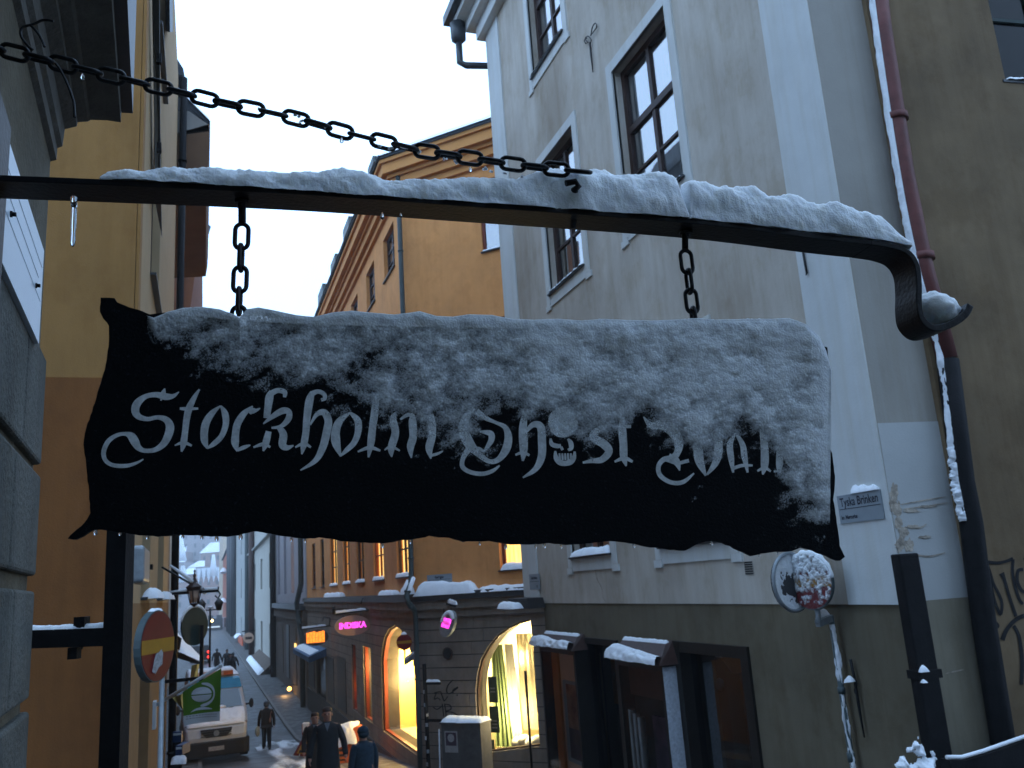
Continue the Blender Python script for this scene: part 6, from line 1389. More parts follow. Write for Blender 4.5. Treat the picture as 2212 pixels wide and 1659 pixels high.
# things on the houses further down the right side
def right_row_extras():
    for i, (u, v) in enumerate([(608, 1490), (625, 1488)]):
        p = FS.P(u, v, .3); o = thing('wall_lamp', ['warm glowing wall lamp, farther of the pair on the brown shop floor', 'warm glowing wall lamp, nearer of the pair on the brown shop floor'][i], 'lamp', p)
        q = MB(); q.ball(p, .12, 10, 7); q.build('globe', M['bulb_o'], o); q = MB(); q.tube([p+Z*.14, p+Z*.2, p-FS.n*.3+Z*.2], .03, 6); q.build('arm', M['iron'], o)
        l = bpy.data.lights.new('wall_lamp', 'POINT'); l.energy = 30; l.color = (1, .55, .18); l.shadow_soft_size = .16; lo = bpy.data.objects.new('wall_lamp', l); COL.objects.link(lo); lo.location = p+FS.n*.25-Z*.1
    p = FS.P(639, 1395, .1); q = MB(); q.box(Face(p, FS.n), -.3, .3, p.z-.12, p.z+.12, 0, .05); tag(q.build('lit_emblem', M['lit_y']), 'small glowing yellow emblem on the brown shop floor', 'sign')
    for (nm, lab, u, c, rx, rz, m) in [('oval_sign', 'small pale orange oval sign on the far pale houses', 551, (537, 1378), 11, 11, 'tan')]:
        W = FS.P(u, c[1]); f = Face((XO, W.y), (0, -1)); cs, cz = f.pt(*c); dep = f.P(*c).dot(F_); a = thing(nm, lab, 'shop sign', f.w(cs, cz, 0)); ell(f, cs, cz, rx/FPX*dep, rz/FPX*dep, -.1, .1).build('plate', M[m], a)
        za = f.pt(*(c[0], c[1]-rz-4))[1]; mb = MB(); mb.tube([f.w(cs-.6, za, 0), Vector((XO, W.y, za))], .06, 6); mb.build('bracket', M['iron'], a); MB().box(f, cs-.3, cs+.3, cz-.12, cz+.12, .1, .13).build('dark_band', M['hood_br'], a)
    # snowy awning
    W0 = FS.P(587, 1450); s0 = FS.pt(560, 1440)[0]; s1 = FS.pt(592, 1440)[0]; zt = FS.pt(580, 1419)[1]; zb = zt-1.1
    o = thing('awning', 'snowy awning on the far pale house', 'awning', FS.w(s1, zb, .5)); MB().hexa([FS.w(s0, zb, 1.15), FS.w(s1, zb, 1.15), FS.w(s1, zt-.1, 0), FS.w(s0, zt-.1, 0), FS.w(s0, zb+.12, 1.15), FS.w(s1, zb+.12, 1.15), FS.w(s1, zt, 0), FS.w(s0, zt, 0)]).build('cloth', M['shopf'], o)
    heap('snow', FS.w(s0, zb+.14, 1.17), FS.w(s1, zb+.14, 1.17), -.5, FS.n, .2, 'snow on the far awning', sag=-.4)
    MB().box(FS, FS.pt(513, 1440)[0], FS.pt(528, 1440)[0], GZ(90), FS.pt(520, 1425)[1], .05, .3).build('shop_front', M['shopf'], o)
    l0 = FS.pt(514, 1460, .4)[0]; l1 = FS.pt(526, 1460, .4)[0]; q = MB(); q.box(FS, l0+1, l1-3, GZ(100)+1.0, FS.pt(520, 1428)[1], .35, .45); tag(q.build('lit_shopfront', M['neon_red']), 'dim reddish lit shopfront far down the right row', 'shopfront')
M['neon_red'] = emat('red_glow', (.55, .12, .04), .55, .5, .8)
def far_awnings():
    for k, (u, v, w_, dp, m) in enumerate([(517, 1404, 5, 1.0, 'shopf'), (503, 1396, 4, 1.1, 'hood_br'), (522, 1368, 3, .9, 'zinc')]):
        s = FS.pt(u, v)[0]; z = FS.pt(u, v)[1]; o = thing('awning', ['snow edged brown awning low on the far pale houses', 'dark awning by the dark rain pipes, deep in the right row', 'small grey canopy over the brown awning of the far row'][k], 'awning', FS.w(s, z, .5))
        MB().hexa([FS.w(s-w_, z-.6, dp), FS.w(s+w_, z-.6, dp), FS.w(s+w_, z-.1, 0), FS.w(s-w_, z-.1, 0), FS.w(s-w_, z-.5, dp), FS.w(s+w_, z-.5, dp), FS.w(s+w_, z, 0), FS.w(s-w_, z, 0)]).build('cloth', M[m], o)
        heap('snow', FS.w(s-w_, z-.48, dp+.02), FS.w(s+w_, z-.48, dp+.02), -.8, FS.n, .22, ['snow on the brown awning of the far pale houses', 'snow on the dark awning deep in the right row', 'snow on the small grey canopy of the far row'][k], sag=-.35)
far_awnings()
right_row_extras()
# ================================================================== things on the left side of the street
def no_entry(c, n, r, t, name, label, red=True, thick=.04, rim='sgrey'):
    o = thing(name, label, 'road sign', c); n = Vector(n).normalized(); f = Face(c, n)
    mb = MB(); mb.disc(c-n*thick/2, n, r, thick); mb.build('housing', M[rim], o)
    mb = MB(); mb.disc(c+n*.002, n, r*.965, .003); mb.build('face', M['red'], o)
    MB().box(f, -r*.955, r*.955, c.z-r*.195, c.z+r*.195, .0038, .0055).build('bar', M['yellow'], o)
    return o, f
def left_signs():
    c = at(341, 1395, 6.15); vd = -Vector((c.x, c.y, 0)).normalized(); rt = Vector((-vd.y, vd.x, 0)); th = math.radians(63); n = vd*math.cos(th)+rt*math.sin(th)
    r = 75/FPX*6.15
    o, f = no_entry(c, n, r, 0, 'no_entry_sign', 'round red no entry sign with a torn sticker, by the yellow house', thick=.05)
    mb = MB(); slab(mb, f, [(-.05+x*.12, c.z-r*.50+y*.13) for x, y in [(-.3,-.35),(.1,-.5),(.45,-.2),(.9,-.05),(.95,.55),(.75,.75),(.5,.62),(.1,.55),(-.1,.2)]], [], .006, .0075); mb.build('sticker', M['sticker'], o)
    pc = at(348, 1560, 6.35); mb = MB(); mb.tube([(pc.x, pc.y, GZ(pc.y)), (pc.x, pc.y, c.z-r*.2)], .02, 10); mb.build('pole', M['steel'], o)
    MB().bar(Vector((pc.x, pc.y, c.z-.1)), c-n*.06-Z*.1, .03, .03).build('clamp', M['steel'], o)
    heap('snow', c+Z*r*.97-f.a*r*.25-n*.05, c+Z*r*.97+f.a*r*.25-n*.05, .05, n, .02, 'thin snow on top of the no entry sign by the yellow house')
    # green flag
    A = FL.P(336, 1524, .03); dep = A.dot(F_); T = at(477, 1438, dep-.15)
    o = thing('shop_flag', 'green shop flag with a white bowl and snake like emblem on a slanting pole', 'flag', A)
    mb = MB(); mb.tube([A, T], .02*dep/10, 8); mb.ball(T, .026*dep/10, 8, 6); mb.build('flagpole', M['flagw'], o)
    mb = MB(); mb.box(FL, FL.S(A)-.1, FL.S(A)+.1, A.z-.25, A.z+.05, 0, .04); mb.bar(A-Z*.95, A+FL.n*.25-Z*.90, .04, .04); mb.build('wall_mount', M['flagw'], o)
    f = Face(A, Vector((-F_.x, -F_.y, 0)))
    def fp(u, v, d=0): s, z = f.pt(u, v); return f.w(s, z, d)
    def wave(u, v): return .035*math.sin((u-395)/80*5+ (v-1440)*.02)
    nu, nv = 30, 26; P = np.zeros((nu, nv, 3)); P2 = np.zeros((nu, 5, 3))
    edges = lambda t: ((397+(476-397)*t, 1494+(1444-1494)*t), (398+(477-398)*t, 1546+(1536-1546)*t), (399+(477-399)*t, 1567+(1556-1567)*t))
    for i in range(nu):
        e = edges(i/(nu-1))
        for j in range(nv): u, v = [e[0][k]+(e[1][k]-e[0][k])*j/(nv-1) for k in (0, 1)]; P[i, j] = fp(u, v, wave(u, v))
        for j in range(5): u, v = [e[1][k]+(e[2][k]-e[1][k])*j/4 for k in (0, 1)]; P2[i, j] = fp(u, v, wave(u, v))
    gridmesh('flag_cloth', P, M['green'], o); gridmesh('flag_hem', P2, M['flagw'], o)
    Gc = lambda x, y: (lambda u, v: fp(u, v, wave(u, v)+.006))(265.4+.15556*x, 1401+.15556*y)
    mb = MB(); el = [(1092+128*math.cos(q), 643-(98)*math.sin(q)-.06*128*math.cos(q)) for q in [2*math.pi*i/36 for i in range(36)]]
    up = [p for p in el if p[1] < 640]; 
    for (sgn, off) in ((-1, -7), (1, 7)):
        h = [(1092+128*math.cos(q), 640+off-sgn*-98*abs(math.sin(q))-.06*128*math.cos(q)) for q in [math.pi*i/18 for i in range(19)]]
        mb.add([Gc(*p) for p in h], [tuple(range(19))])
    ribbon(mb, [(1095,485,20),(1170,500,44),(1230,545,34),(1258,620,22),(1240,700,24),(1180,760,36),(1110,790,40),(1070,800,20)], Gc, 6)
    ribbon(mb, [(945,885,4),(1010,850,26),(1090,835,36),(1170,835,26),(1235,838,4)], Gc, 6)
    mb.build('flag_emblem', M['flagw'], o, recalc=False)
    mb = MB()
    for r_ in range(2):
        for k in range(11):
            x = 885+40*k; y = 945+r_*32-k*3.6-k*.2; ribbon(mb, [(x, y, 8), (x+26, y-3, 8)], Gc, 2)
    mb.build('flag_print', M['sgrey'], o, recalc=False)
    # yellow cloths behind
    def cloth(pts, dep, label):
        o = thing('cloth_banner', label, 'banner', at(*pts[0], dep)); n_, m_ = 10, 12; P = np.zeros((n_, m_, 3))
        for i in range(n_):
            for j in range(m_):
                a, b = i/(n_-1), j/(m_-1); u = (pts[0][0]*(1-a)+pts[1][0]*a)*(1-b)+(pts[3][0]*(1-a)+pts[2][0]*a)*b; v = (pts[0][1]*(1-a)+pts[1][1]*a)*(1-b)+(pts[3][1]*(1-a)+pts[2][1]*a)*b; P[i, j] = at(u, v, dep+.08*math.sin(a*7+b*2))
        gridmesh('cloth', P, M['cloth_y'], o)
    cloth([(414, 1437), (431, 1434), (424, 1478), (409, 1480)], 14.5, 'yellow cloth hanging under the snowy awning on the left')
    cloth([(372, 1507), (399, 1497), (399, 1534), (392, 1530)], 13, 'yellow cloth showing behind the green flag near its pole')
    # snow laden awning
    B0 = at(374, 1362, 15.5); B1 = at(376, 1420, 15.5); E0 = at(432, 1430, 15.2)
    o = thing('awning', 'dark awning loaded with snow on the left side of the street', 'awning', B1); k = Vector((0, 2.4, 0))
    MB().prism([at(370, 1400, 15.5), at(432, 1430, 15.2), at(432, 1436, 15.2), at(370, 1418, 15.5)], k).build('cloth', M['frame_d'], o)
    MB().prism([at(372, 1366, 15.45), at(392, 1380, 15.42), at(388, 1404, 15.4), at(372, 1402, 15.45)], k*.1).build('scroll_support', M['iron'], o)
    P = np.zeros((30, 10, 3))
    for i in range(30):
        for j in range(10):
            t = i/29; q = j/9; u = 378+55*t; v0 = 1372+58*t**1.1; v1 = 1406+25*t; p = at(u, v0+(v1-v0)*q, 15.3+.1*q); nv = float(fbm(np.array(t*8), np.array(q*3), 3)); P[i, j] = p+Vector((0, -.12*math.sin(math.pi*q)*(1-.5*t)+1.2*(1-q), .03*nv))
    tag(gridmesh('snow', P, M['snow_far']), 'thick wedge of snow sliding off the dark awning on the left', 'snow', kind='stuff')
    # back of a round sign
    c = at(420, 1352, 13.4); n = Vector((-.80, .60, 0)); vd = Vector((c.x, c.y, 0)).normalized(); rt = Vector((vd.y, -vd.x, 0)); n = vd*math.cos(math.radians(50))-rt*math.sin(math.radians(50)); r = 41/FPX*13.4
    o = thing('round_sign', 'dark green back of a round sign with a rim of snow, in the street', 'road sign', c); mb = MB(); mb.disc(c, n, r, .03); mb.build('disc', M['green_d'], o)
    p = c+vd*.05; mb = MB(); q = Vector((p.x+.11, p.y, c.z-.85)); mb.tube([q, Vector((p.x+.11, p.y, c.z))], .03, 8); mb.bar(q+Z*.06, Vector((XL-.4, p.y, q.z+.06)), .04, .05); mb.build('wall_arm', M['pipe_blk'], o)
    f = Face(c, n); mb = MB(); mb.tube([f.w(r*1.03*math.cos(math.radians(a)), c.z+r*1.03*math.sin(math.radians(a)), 0) for a in range(15, 170, 8)], [.012+.018*math.sin(math.pi*i/19) for i in range(20)], 7); tag(mb.build('snow', M['snow_far']), 'rim of snow on the dark green round sign', 'snow', kind='stuff')
    # wrought bracket with a hanging lantern
    A = at(366, 1283, 11.6); T = at(471, 1276, 11.6); A2 = at(367, 1224, 11.6); K = at(443, 1279, 11.6)
    o = thing('lantern_sign', 'wrought iron wall bracket with a hanging lantern, all edged with snow', 'lantern', A)
    mb = MB(); mb.tube([A-Vector((.2, 0, 0)), T, T+Z*.05], .018, 8); mb.tube([A2-Vector((.1, 0, 0)), K], .014, 8); mb.tube([T, T+Vector((.03, 0, -.05)), T+Vector((0, 0, -.1)), T+Vector((-.04, 0, -.06))], .012, 6); mb.build('bracket', M['iron'], o)
    L = at(420, 1272, 11.6); h = 11.6/FPX
    mb = MB()
    prof = [(0, 42), (2.5, 38), (1.2, 33), (4, 27), (2.2, 24), (8, 12), (19, 4), (17, 2), (15, -2), (16, -4)]
    seg = 6; vs = []
    for r_, z_ in prof:
        for i in range(seg): q = 2*math.pi*i/seg+.3; vs.append(L+Vector((r_*h*math.cos(q), r_*h*math.sin(q), z_*h)))
    mb.add(vs, [(j*seg+i, j*seg+(i+1) % seg, (j+1)*seg+(i+1) % seg, (j+1)*seg+i) for j in range(len(prof)-1) for i in range(seg)]); mb.build('lantern_roof', M['hood_br'], o)
    mb = MB()
    for i in range(seg): q = 2*math.pi*i/seg+.3; mb.tube([L+Vector((15*h*math.cos(q), 15*h*math.sin(q), -3*h)), L+Vector((9*h*math.cos(q), 9*h*math.sin(q), -30*h))], 1.2*h, 5)
    mb.tube([L-Z*30*h, L-Z*33*h, L-Z*38*h], [9*h, 9*h, 1*h], 6); mb.build('lantern_frame', M['hood_br'], o)
    mb = MB(); mb.tube([L-Z*4*h, L-Z*29*h], [13*h, 8*h], 6); mb.build('lantern_glass', M['tan'], o)
    sn = MB(); sn.tube([A+Z*.02, A.lerp(T, .3)+Z*.022, A.lerp(T, .7)+Z*.025, T+Z*.03], [.018, .026, .022, .024], 8); sn.tube([A2+Z*.018, A2.lerp(K, .4)+Z*.024, K+Z*.02], [.014, .024, .026], 8); sn.tube([K+Z*.02, K-Z*.03+Vector((-.01, 0, 0))], [.024, .02], 8)
    tag(sn.build('snow', M['snow_far']), 'snow lining the iron bracket of the hanging lantern', 'snow', kind='stuff')
    # twin street lamp
    b = at(454, 1330, 38); o = thing('street_lamp', 'dark twin headed street lamp behind the green round sign', 'street lamp', (b.x, b.y, GZ(b.y)))
    zt = at(454, 1302, 38).z; mb = MB(); mb.tube([(b.x, b.y, GZ(b.y)), (b.x, b.y, GZ(b.y)+.8), (b.x, b.y, zt-.2)], [.08, .05, .04], 8); mb.tube([(b.x-.34, b.y, zt-.30), (b.x, b.y, zt-.32), (b.x+.34, b.y, zt-.30)], .03, 6); mb.build('post', M['pipe_blk'], o)
    for sx in (-1, 1):
        q = Vector((b.x+.36*sx, b.y, zt-.36)); mb = MB(); mb.tube([q, q+Z*.30, q+Z*.33, q+Z*.50, q+Z*.56], [.11, .20, .23, .07, .01], 6); mb.build('lamp_head', M['zinc'], o)
    mb = MB(); mb.ball((b.x, b.y, zt-.2), (.14, .1, .06), 8, 5); tag(mb.build('snow', M['snow_far']), 'snow on the crossbar of the twin street lamp', 'snow', kind='stuff')
    # crates and signboards by the kerb below the flag
    for i, (u0, v0, u1, v1, dp, m, lab, nm) in enumerate([(373, 1580, 392, 1604, 13, 'van_blue2', 'dark blue folded sign standing by the left kerb', 'pavement_sign'), (379, 1610, 394, 1632, 12.5, 'van_blue2', 'small dark blue box low by the left kerb', 'crate')]):
        f = Face(at(u0, v0, dp), (-F_.x, -F_.y)); p0 = f.pt(u0, v1); p1 = f.pt(u1, v0); o = thing(nm, lab, 'sign' if i == 0 else 'box', f.w(p0[0], p0[1], 0)); MB().box(f, p0[0], p1[0], p0[1], p1[1], -.05 if i == 0 else -.3, 0).build('panel', M[m], o); MB().box(f, p0[0]+.01, p1[0]-.01, p1[1]-.05, p1[1]-.02, 0, .01).build('edge_strip', M['flagw'], o)
        gz = GZ(f.o.y)
        if p0[1] > gz: MB().box(f, p0[0]+.01, p1[0]-.01, gz, p0[1]-.002, -.04, -.01).build('stand', M['pipe_blk'], o)
    c = at(384, 1650, 11.5); heap('snow', at(368, 1652, 11.5), at(402, 1650, 11.5), .5, (0, 1, 0), .05, 'bright slush piled at the left kerb near the bottom edge', rough=.9, m=M['slush'], ni=40, nj=12)
M['van_blue2'] = mat('navy_panel', (.012, .035, .11), .5, .2, 6)
left_signs()
# ---- twin discs on a pole in front of the grey house
def right_sign():
    dw = FG.P(1748, 1255).dot(F_); dp = dw-.42; c = at(1748, 1256, dp); r = 60/FPX*dp
    vd = -Vector((c.x, c.y, 0)).normalized(); rt = Vector((-vd.y, vd.x, 0)); n = vd*math.cos(math.radians(40))-rt*math.sin(math.radians(40))
    o, f = no_entry(c, n, r, 0, 'no_entry_sign', 'round red no entry sign almost hidden under snow, on the pole by the grey house', thick=.03)
    # snow plastered on its face
    nu, nv = 150, 150; g = np.linspace(-1, 1, nu); X, Y_ = np.meshgrid(g, g, indexing='ij'); R = np.sqrt(X*X+Y_*Y_)
    nzv = fbm(X*7+3, Y_*7+8, 5, .6); cov = .60+.26*Y_-.10*np.abs(X)*0; h = np.where(cov-nzv > 0, .004+(cov-nzv)*.03, -.004); h = h+.012*np.clip(R*Y_+.1-.35, 0, 1); cvr = np.clip((cov-.06-nzv)*3.0+.30, 0, .9); h = np.maximum(h, .0015); h = np.where(R > .985, np.where(Y_ > .1, .006, .001), h); cvr = np.where((R > .985) & (Y_ < .1), 0, cvr)
    rr = np.minimum(R, 1.03)/np.maximum(R, 1e-6); Xs, Ys = X*rr*r, Y_*rr*r
    a_, n_, o_ = np.array(f.a), np.array(f.n), np.array(c); P = o_+Xs[..., None]*a_+h[..., None]*n_+.004*n_; P[..., 2] = c.z+Ys
    m = (h > 0) & (R < 1.2); m = m[:-1, :-1] | m[1:, :-1] | m[1:, 1:] | m[:-1, 1:]
    tag(gridmesh('snow', P, M['snow_thin'], None, m, cover=cvr), 'snow plastered over the face of the no entry sign by the grey house', 'snow', kind='stuff')
    mb = MB(); mb.tube([f.w(r*1.0*math.cos(math.radians(a)), c.z+r*1.0*math.sin(math.radians(a)), -.01) for a in range(5, 190, 6)], [.012+.016*math.sin(math.pi*i/30)*(1+.5*math.sin(i*1.7)) for i in range(31)], 8); tag(mb.build('snow', M['snow']), 'snow along the upper rim of the no entry sign by the grey house', 'snow', kind='stuff')
    # second disc, seen from behind
    c2 = at(1707, 1257, dp+.10); vd2 = Vector((c2.x, c2.y, 0)).normalized(); rt2 = Vector((vd2.y, -vd2.x, 0)); n2 = vd2*math.cos(math.radians(52))-rt2*math.sin(math.radians(52)); r2 = 61/FPX*(dp+.10)
    o2 = thing('round_sign', 'frosted grey back of a second round sign, left of the snow covered red one', 'road sign', c2); mb = MB(); mb.disc(c2, n2, r2, .02); mb.build('disc', M['zinc'], o2)
    f2 = Face(c2, n2); mb = MB(); mb.tube([f2.w(r2*math.cos(2*math.pi*i/40), c2.z+r2*math.sin(2*math.pi*i/40), -.02) for i in range(40)], .016, 8, closed=True); mb.build('rim', M['steel'], o2)
    h = .0045+.012*np.clip(R-.72, 0, 1)-.009*np.exp(-((X*.9+.05)**2*3+(Y_+.15)**2*3))*1.1+(fbm(X*6+30, Y_*6, 4)-.5)*.010; h = np.where(R > .99, -.01, h)
    a_, n_, o_ = np.array(f2.a), np.array(-f2.n), np.array(c2); P = o_+(X*rr*r2)[..., None]*a_+(h+.010)[..., None]*n_; P[..., 2] = c2.z+Y_*rr*r2; m = h > 0; m = m[:-1, :-1] | m[1:, :-1] | m[1:, 1:] | m[:-1, 1:]
    tag(gridmesh('snow', P, M['snow'], None, m), 'frost and snow on the grey back of the second round sign', 'snow', kind='stuff')
    # pole with its cranked arm
    p0 = at(1795, 1335, dp+.05); p1 = at(1837, 1659, dp+.05); zb = GZ(p0.y)
    po = thing('sign_pole', 'cranked steel pole streaked with snow that carries the two round signs', 'pole', (p0.x, p0.y, zb))
    k = c-Z*(r+.11)-n*.03; mb = MB(); mb.tube([c-n*.05-Z*r*.5, c-n*.05-Z*(r+.05), k], .022, 8); mb.bar(k, p0, .045, .055); mb.build('arm', M['steel'], po)
    mb = MB(); mb.tube([p0+Z*.02, (p0.x, p0.y, zb)], .024, 10); mb.tube([p0-Z*.55, p0-Z*.60], .032, 10); mb.tube([p0-Z*1.05, p0-Z*1.12], .032, 10); mb.build('pole', M['sgrey'], po)
    heap('snow', k+Z*.03+(p0-k)*.15, p0+Z*.03, .05, n, .055, 'snow lump on the cranked arm under the round signs', m=M['snow'])
    nn, mm = 160, 7; P = np.zeros((nn, mm, 3)); mk = np.zeros((nn, mm)); fr = Vector((-F_.x, -F_.y, 0)).normalized(); ar = Z.cross(fr)
    for i in range(nn):
        z = p0.z-.05-(p0.z-.05-zb)*i/(nn-1)
        for j in range(mm):
            an = math.radians(70+95*j/(mm-1)); nv = float(fbm(np.array(i*.16), np.array(j*.4), 4)); e = math.sin(math.pi*j/(mm-1)); hh = (nv-.53+.08*e)*.075; mk[i, j] = hh; q = Vector((p0.x, p0.y, z))+(ar*-math.cos(an-math.pi/2+.9)+fr*math.sin(an-math.pi/2+.9))*(.024+max(hh, -.004)); P[i, j] = q
    m = mk > 0; m = m[:-1, :-1] | m[1:, :-1] | m[1:, 1:] | m[:-1, 1:]
    tag(gridmesh('snow', P, M['snow_far'], None, m), 'patchy snow stuck to the cranked sign pole', 'snow', kind='stuff')
right_sign()
# ================================================================== van
def van():
    dep = gdep(467, 1650); c = at(467, 1650, dep); gz = GZ(c.y); yaw = math.radians(2)
    Rm = Matrix.Rotation(yaw, 3, 'Z'); B = Vector((c.x, c.y, gz))
    L = lambda x, y, z: B+Rm @ Vector((x, y, z))
    t = thing('delivery_van', 'pale delivery van with a blue band over the windscreen and snow on its bonnet', 'van', B)
    prof = [(0.10, .30), (.02, .42), (.0, .80), (.06, 1.02), (.22, 1.18), (.55, 1.38), (.82, 1.50), (1.36, 2.08), (1.60, 2.34), (1.90, 2.46), (5.6, 2.50), (5.75, 2.3), (5.8, .45), (5.6, .30)]
    def hw(z, y):
        w_ = 1.0 if z < 1.2 else 1.0-.19*((z-1.2)/1.3)**1.25
        return w_*(1-.10*max(0, 1-y/.7)**2)
    n = len(prof); vs = []; cols = [-1, -.93, -.5, 0, .5, .93, 1]
    for i, (y, z) in enumerate(prof):
        for q in cols:
            e = 1 if abs(q) < 1 else 0
            dz = 0; dy = 0
            if abs(q) == 1: dz = -.06*(1 if z > 1.1 else 0); dy = .10 if y < .6 else (.05 if y < 2 else -.02)
            elif abs(q) > .9: dy = .03 if y < 2 else 0
            vs.append(L(hw(z, y)*q, y+dy, z+dz))
    k = len(cols); fs = [(i*k+j, i*k+j+1, ((i+1) % n)*k+j+1, ((i+1) % n)*k+j) for i in range(n) for j in range(k-1)]
    fs += [tuple(i*k for i in range(n)), tuple(i*k+k-1 for i in reversed(range(n)))]
    mb = MB(); mb.add(vs, fs); o = mb.build('body', M['van'], t); md = o.modifiers.new('bevel', 'BEVEL'); md.width = .04; md.segments = 2; md.limit_method = 'ANGLE'; md.angle_limit = math.radians(35)
    def patch(name, m, rows, off=.012, parent=t, cols_=9, thick=None):
        # rows: (y, z, halfwidth fraction lo, hi)
        vs = []; 
        for (y, z, a, b) in rows:
            for i in range(cols_):
                q = a+(b-a)*i/(cols_-1); vs.append(L(hw(z, y)*q, y-off+.10*max(0, abs(q)-.80)*1.6, z+off*.5))
        mb = MB(); mb.add(vs, [(j*cols_+i, j*cols_+i+1, (j+1)*cols_+i+1, (j+1)*cols_+i) for j in range(len(rows)-1) for i in range(cols_-1)]); return mb.build(name, M[m], parent)
    patch('windscreen', 'scr', [(.86, 1.535, -.86, .86), (1.10, 1.80, -.86, .86), (1.34, 2.05, -.84, .84)])
    patch('cab_interior', 'dark', [(.90, 1.52, -.86, .86), (1.38, 2.05, -.84, .84)], off=.004)
    patch('blue_band', 'van_blue', [(1.36, 2.075, -.97, .97), (1.60, 2.345, -.96, .96), (1.74, 2.40, -.95, .95)], off=.016)
    patch('grille', 'van_blk', [(-.0, .78, -.34, .34), (.03, .93, -.50, .50), (.06, 1.02, -.52, .52)], off=.02)
    for z in (.83, .90, .97): mb = MB(); mb.bar(L(-.45, -.03, z), L(.45, -.03, z), .03, .02); mb.build('grille_bar', M['zinc'], t)
    mb = MB(); mb.disc(L(0, -.045, .90), Rm @ Vector((0, -1, 0)), .085, .03); mb.build('badge', M['steel'], t)
    mb = MB(); mb.hexa([L(-1.0, .06, .22), L(1.0, .06, .22), L(1.0, 1.0, .22), L(-1.0, 1.0, .22), L(-1.0, .10, .70), L(1.0, .10, .70), L(1.01, 1.0, .70), L(-1.01, 1.0, .70)]); mb.hexa([L(-.82, -.06, .22), L(.82, -.06, .22), L(.98, .12, .22), L(-.98, .12, .22), L(-.82, -.06, .68), L(.82, -.06, .68), L(.98, .10, .68), L(-.98, .10, .68)]); o = mb.build('bumper', M['van_blk'], t); md = o.modifiers.new('bevel', 'BEVEL'); md.width = .04; md.segments = 2
    mb = MB(); mb.hexa([L(-.23, -.085, .40), L(.23, -.085, .40), L(.23, -.06, .40), L(-.23, -.06, .40), L(-.23, -.085, .52), L(.23, -.085, .52), L(.23, -.06, .52), L(-.23, -.06, .52)]); mb.build('number_plate', M['sticker'], t)
    for sx in (-1, 1):
        mb = MB(); mb.add([L(sx*.56, .035, .80), L(sx*.90, .13, .82), L(sx*.955, .30, 1.12), L(sx*.90, .22, 1.16), L(sx*.60, .07, 1.0)], [(0, 1, 2, 3, 4)]); mb.build('headlight', M['lamp_glass'], t)
        mb = MB(); c0 = L(sx*1.13, .98, 1.58); mb.ball(c0, (.075, .07, .15), 10, 8, (Rm @ Vector((1, 0, 0)), Rm @ Vector((0, 1, 0)), Z)); mb.bar(L(sx*.95, 1.0, 1.55), c0, .05, .05); mb.build('side_mirror', M['van_blk'], t)
        for y in (1.15, 4.7):
            w_ = MB(); w_.disc(L(sx*.90, y, .33), Rm @ Vector((1, 0, 0)), .34, .24); w_ = w_.build('wheel', M['rubber'], t); q = MB(); q.disc(L(sx*.99, y, .33), Rm @ Vector((1, 0, 0)), .19, .08); q.build('rim', M['steel'], w_)
        mb = MB(); mb.add([L(sx*(hw(1.6, 1.5)+.012), 1.15, 1.52), L(sx*(hw(1.6, 1.9)+.012), 2.0, 1.52), L(sx*(hw(2.05, 1.9)+.012), 2.0, 2.06), L(sx*(hw(2.05, 1.6)+.012), 1.62, 2.06)], [(0, 1, 2, 3)]); mb.build('side_window', M['dark'], t)
    for q in (-.45, .25):
        mb = MB(); mb.bar(L(q-.25, .79, 1.49), L(q+.30, .80, 1.53), .03, .03); mb.build('wiper', M['van_blk'], t)
    mb = MB(); mb.hexa([L(-.62, 1.75, 2.47), L(.62, 1.75, 2.47), L(.62, 2.1, 2.47), L(-.62, 2.1, 2.47), L(-.60, 1.78, 2.62), L(.60, 1.78, 2.62), L(.60, 2.08, 2.62), L(-.60, 2.08, 2.62)]); bx = mb.build('beacon_bar', M['tan'], t)
    mb = MB(); mb.hexa([L(.30, 1.735, 2.48), L(.60, 1.735, 2.48), L(.60, 1.76, 2.48), L(.30, 1.76, 2.48), L(.30, 1.74, 2.60), L(.60, 1.74, 2.60), L(.60, 1.77, 2.60), L(.30, 1.77, 2.60)]); mb.build('orange_lens', M['orange'], t)
    heap('snow', L(-.6, 1.78, 2.62), L(.6, 1.78, 2.62), .3, Rm @ Vector((0, 1, 0)), .05, 'snow on the roof bar of the pale van')
    heap('snow', L(-.80, 1.85, 2.46), L(.80, 1.85, 2.46), 3.4, Rm @ Vector((0, 1, 0)), .07, 'snow on the roof of the pale van', nj=14)
    nn, mm = 60, 24; P = np.zeros((nn, mm, 3)); rows = [(.10, 1.10), (.24, 1.21), (.56, 1.40), (.80, 1.505)]
    for i in range(nn):
        x = -1+2*i/(nn-1)
        for j in range(mm):
            q = j/(mm-1)*(len(rows)-1); a = min(int(q), len(rows)-2); g = q-a; y = rows[a][0]*(1-g)+rows[a+1][0]*g; z = rows[a][1]*(1-g)+rows[a+1][1]*g
            y += .10*max(0, abs(x)-.75)*1.6; nv = float(fbm(np.array(i*.22), np.array(j*.25), 4)); e = min(1, (1-abs(x))*8, (mm-1-j+.3)*.5, j*.5+.1)
            P[i, j] = L(hw(z, y)*x*.90, y-.02, z+.008+.05*e*(.4+nv))
    tag(gridmesh('snow', P, M['snow_far']), 'snow covering the bonnet of the pale van', 'snow', kind='stuff')
    mb = MB(); mb.ball(L(.12, .86, 1.56), (.22, .10, .07), 8, 6); tag(mb.build('snow', M['snow_far']), 'small snow heap at the foot of the van windscreen', 'snow', kind='stuff')
M['lamp_glass'] = mat('lamp_glass', (.30, .28, .26), .15, .1, 6, spec=.8)
van()
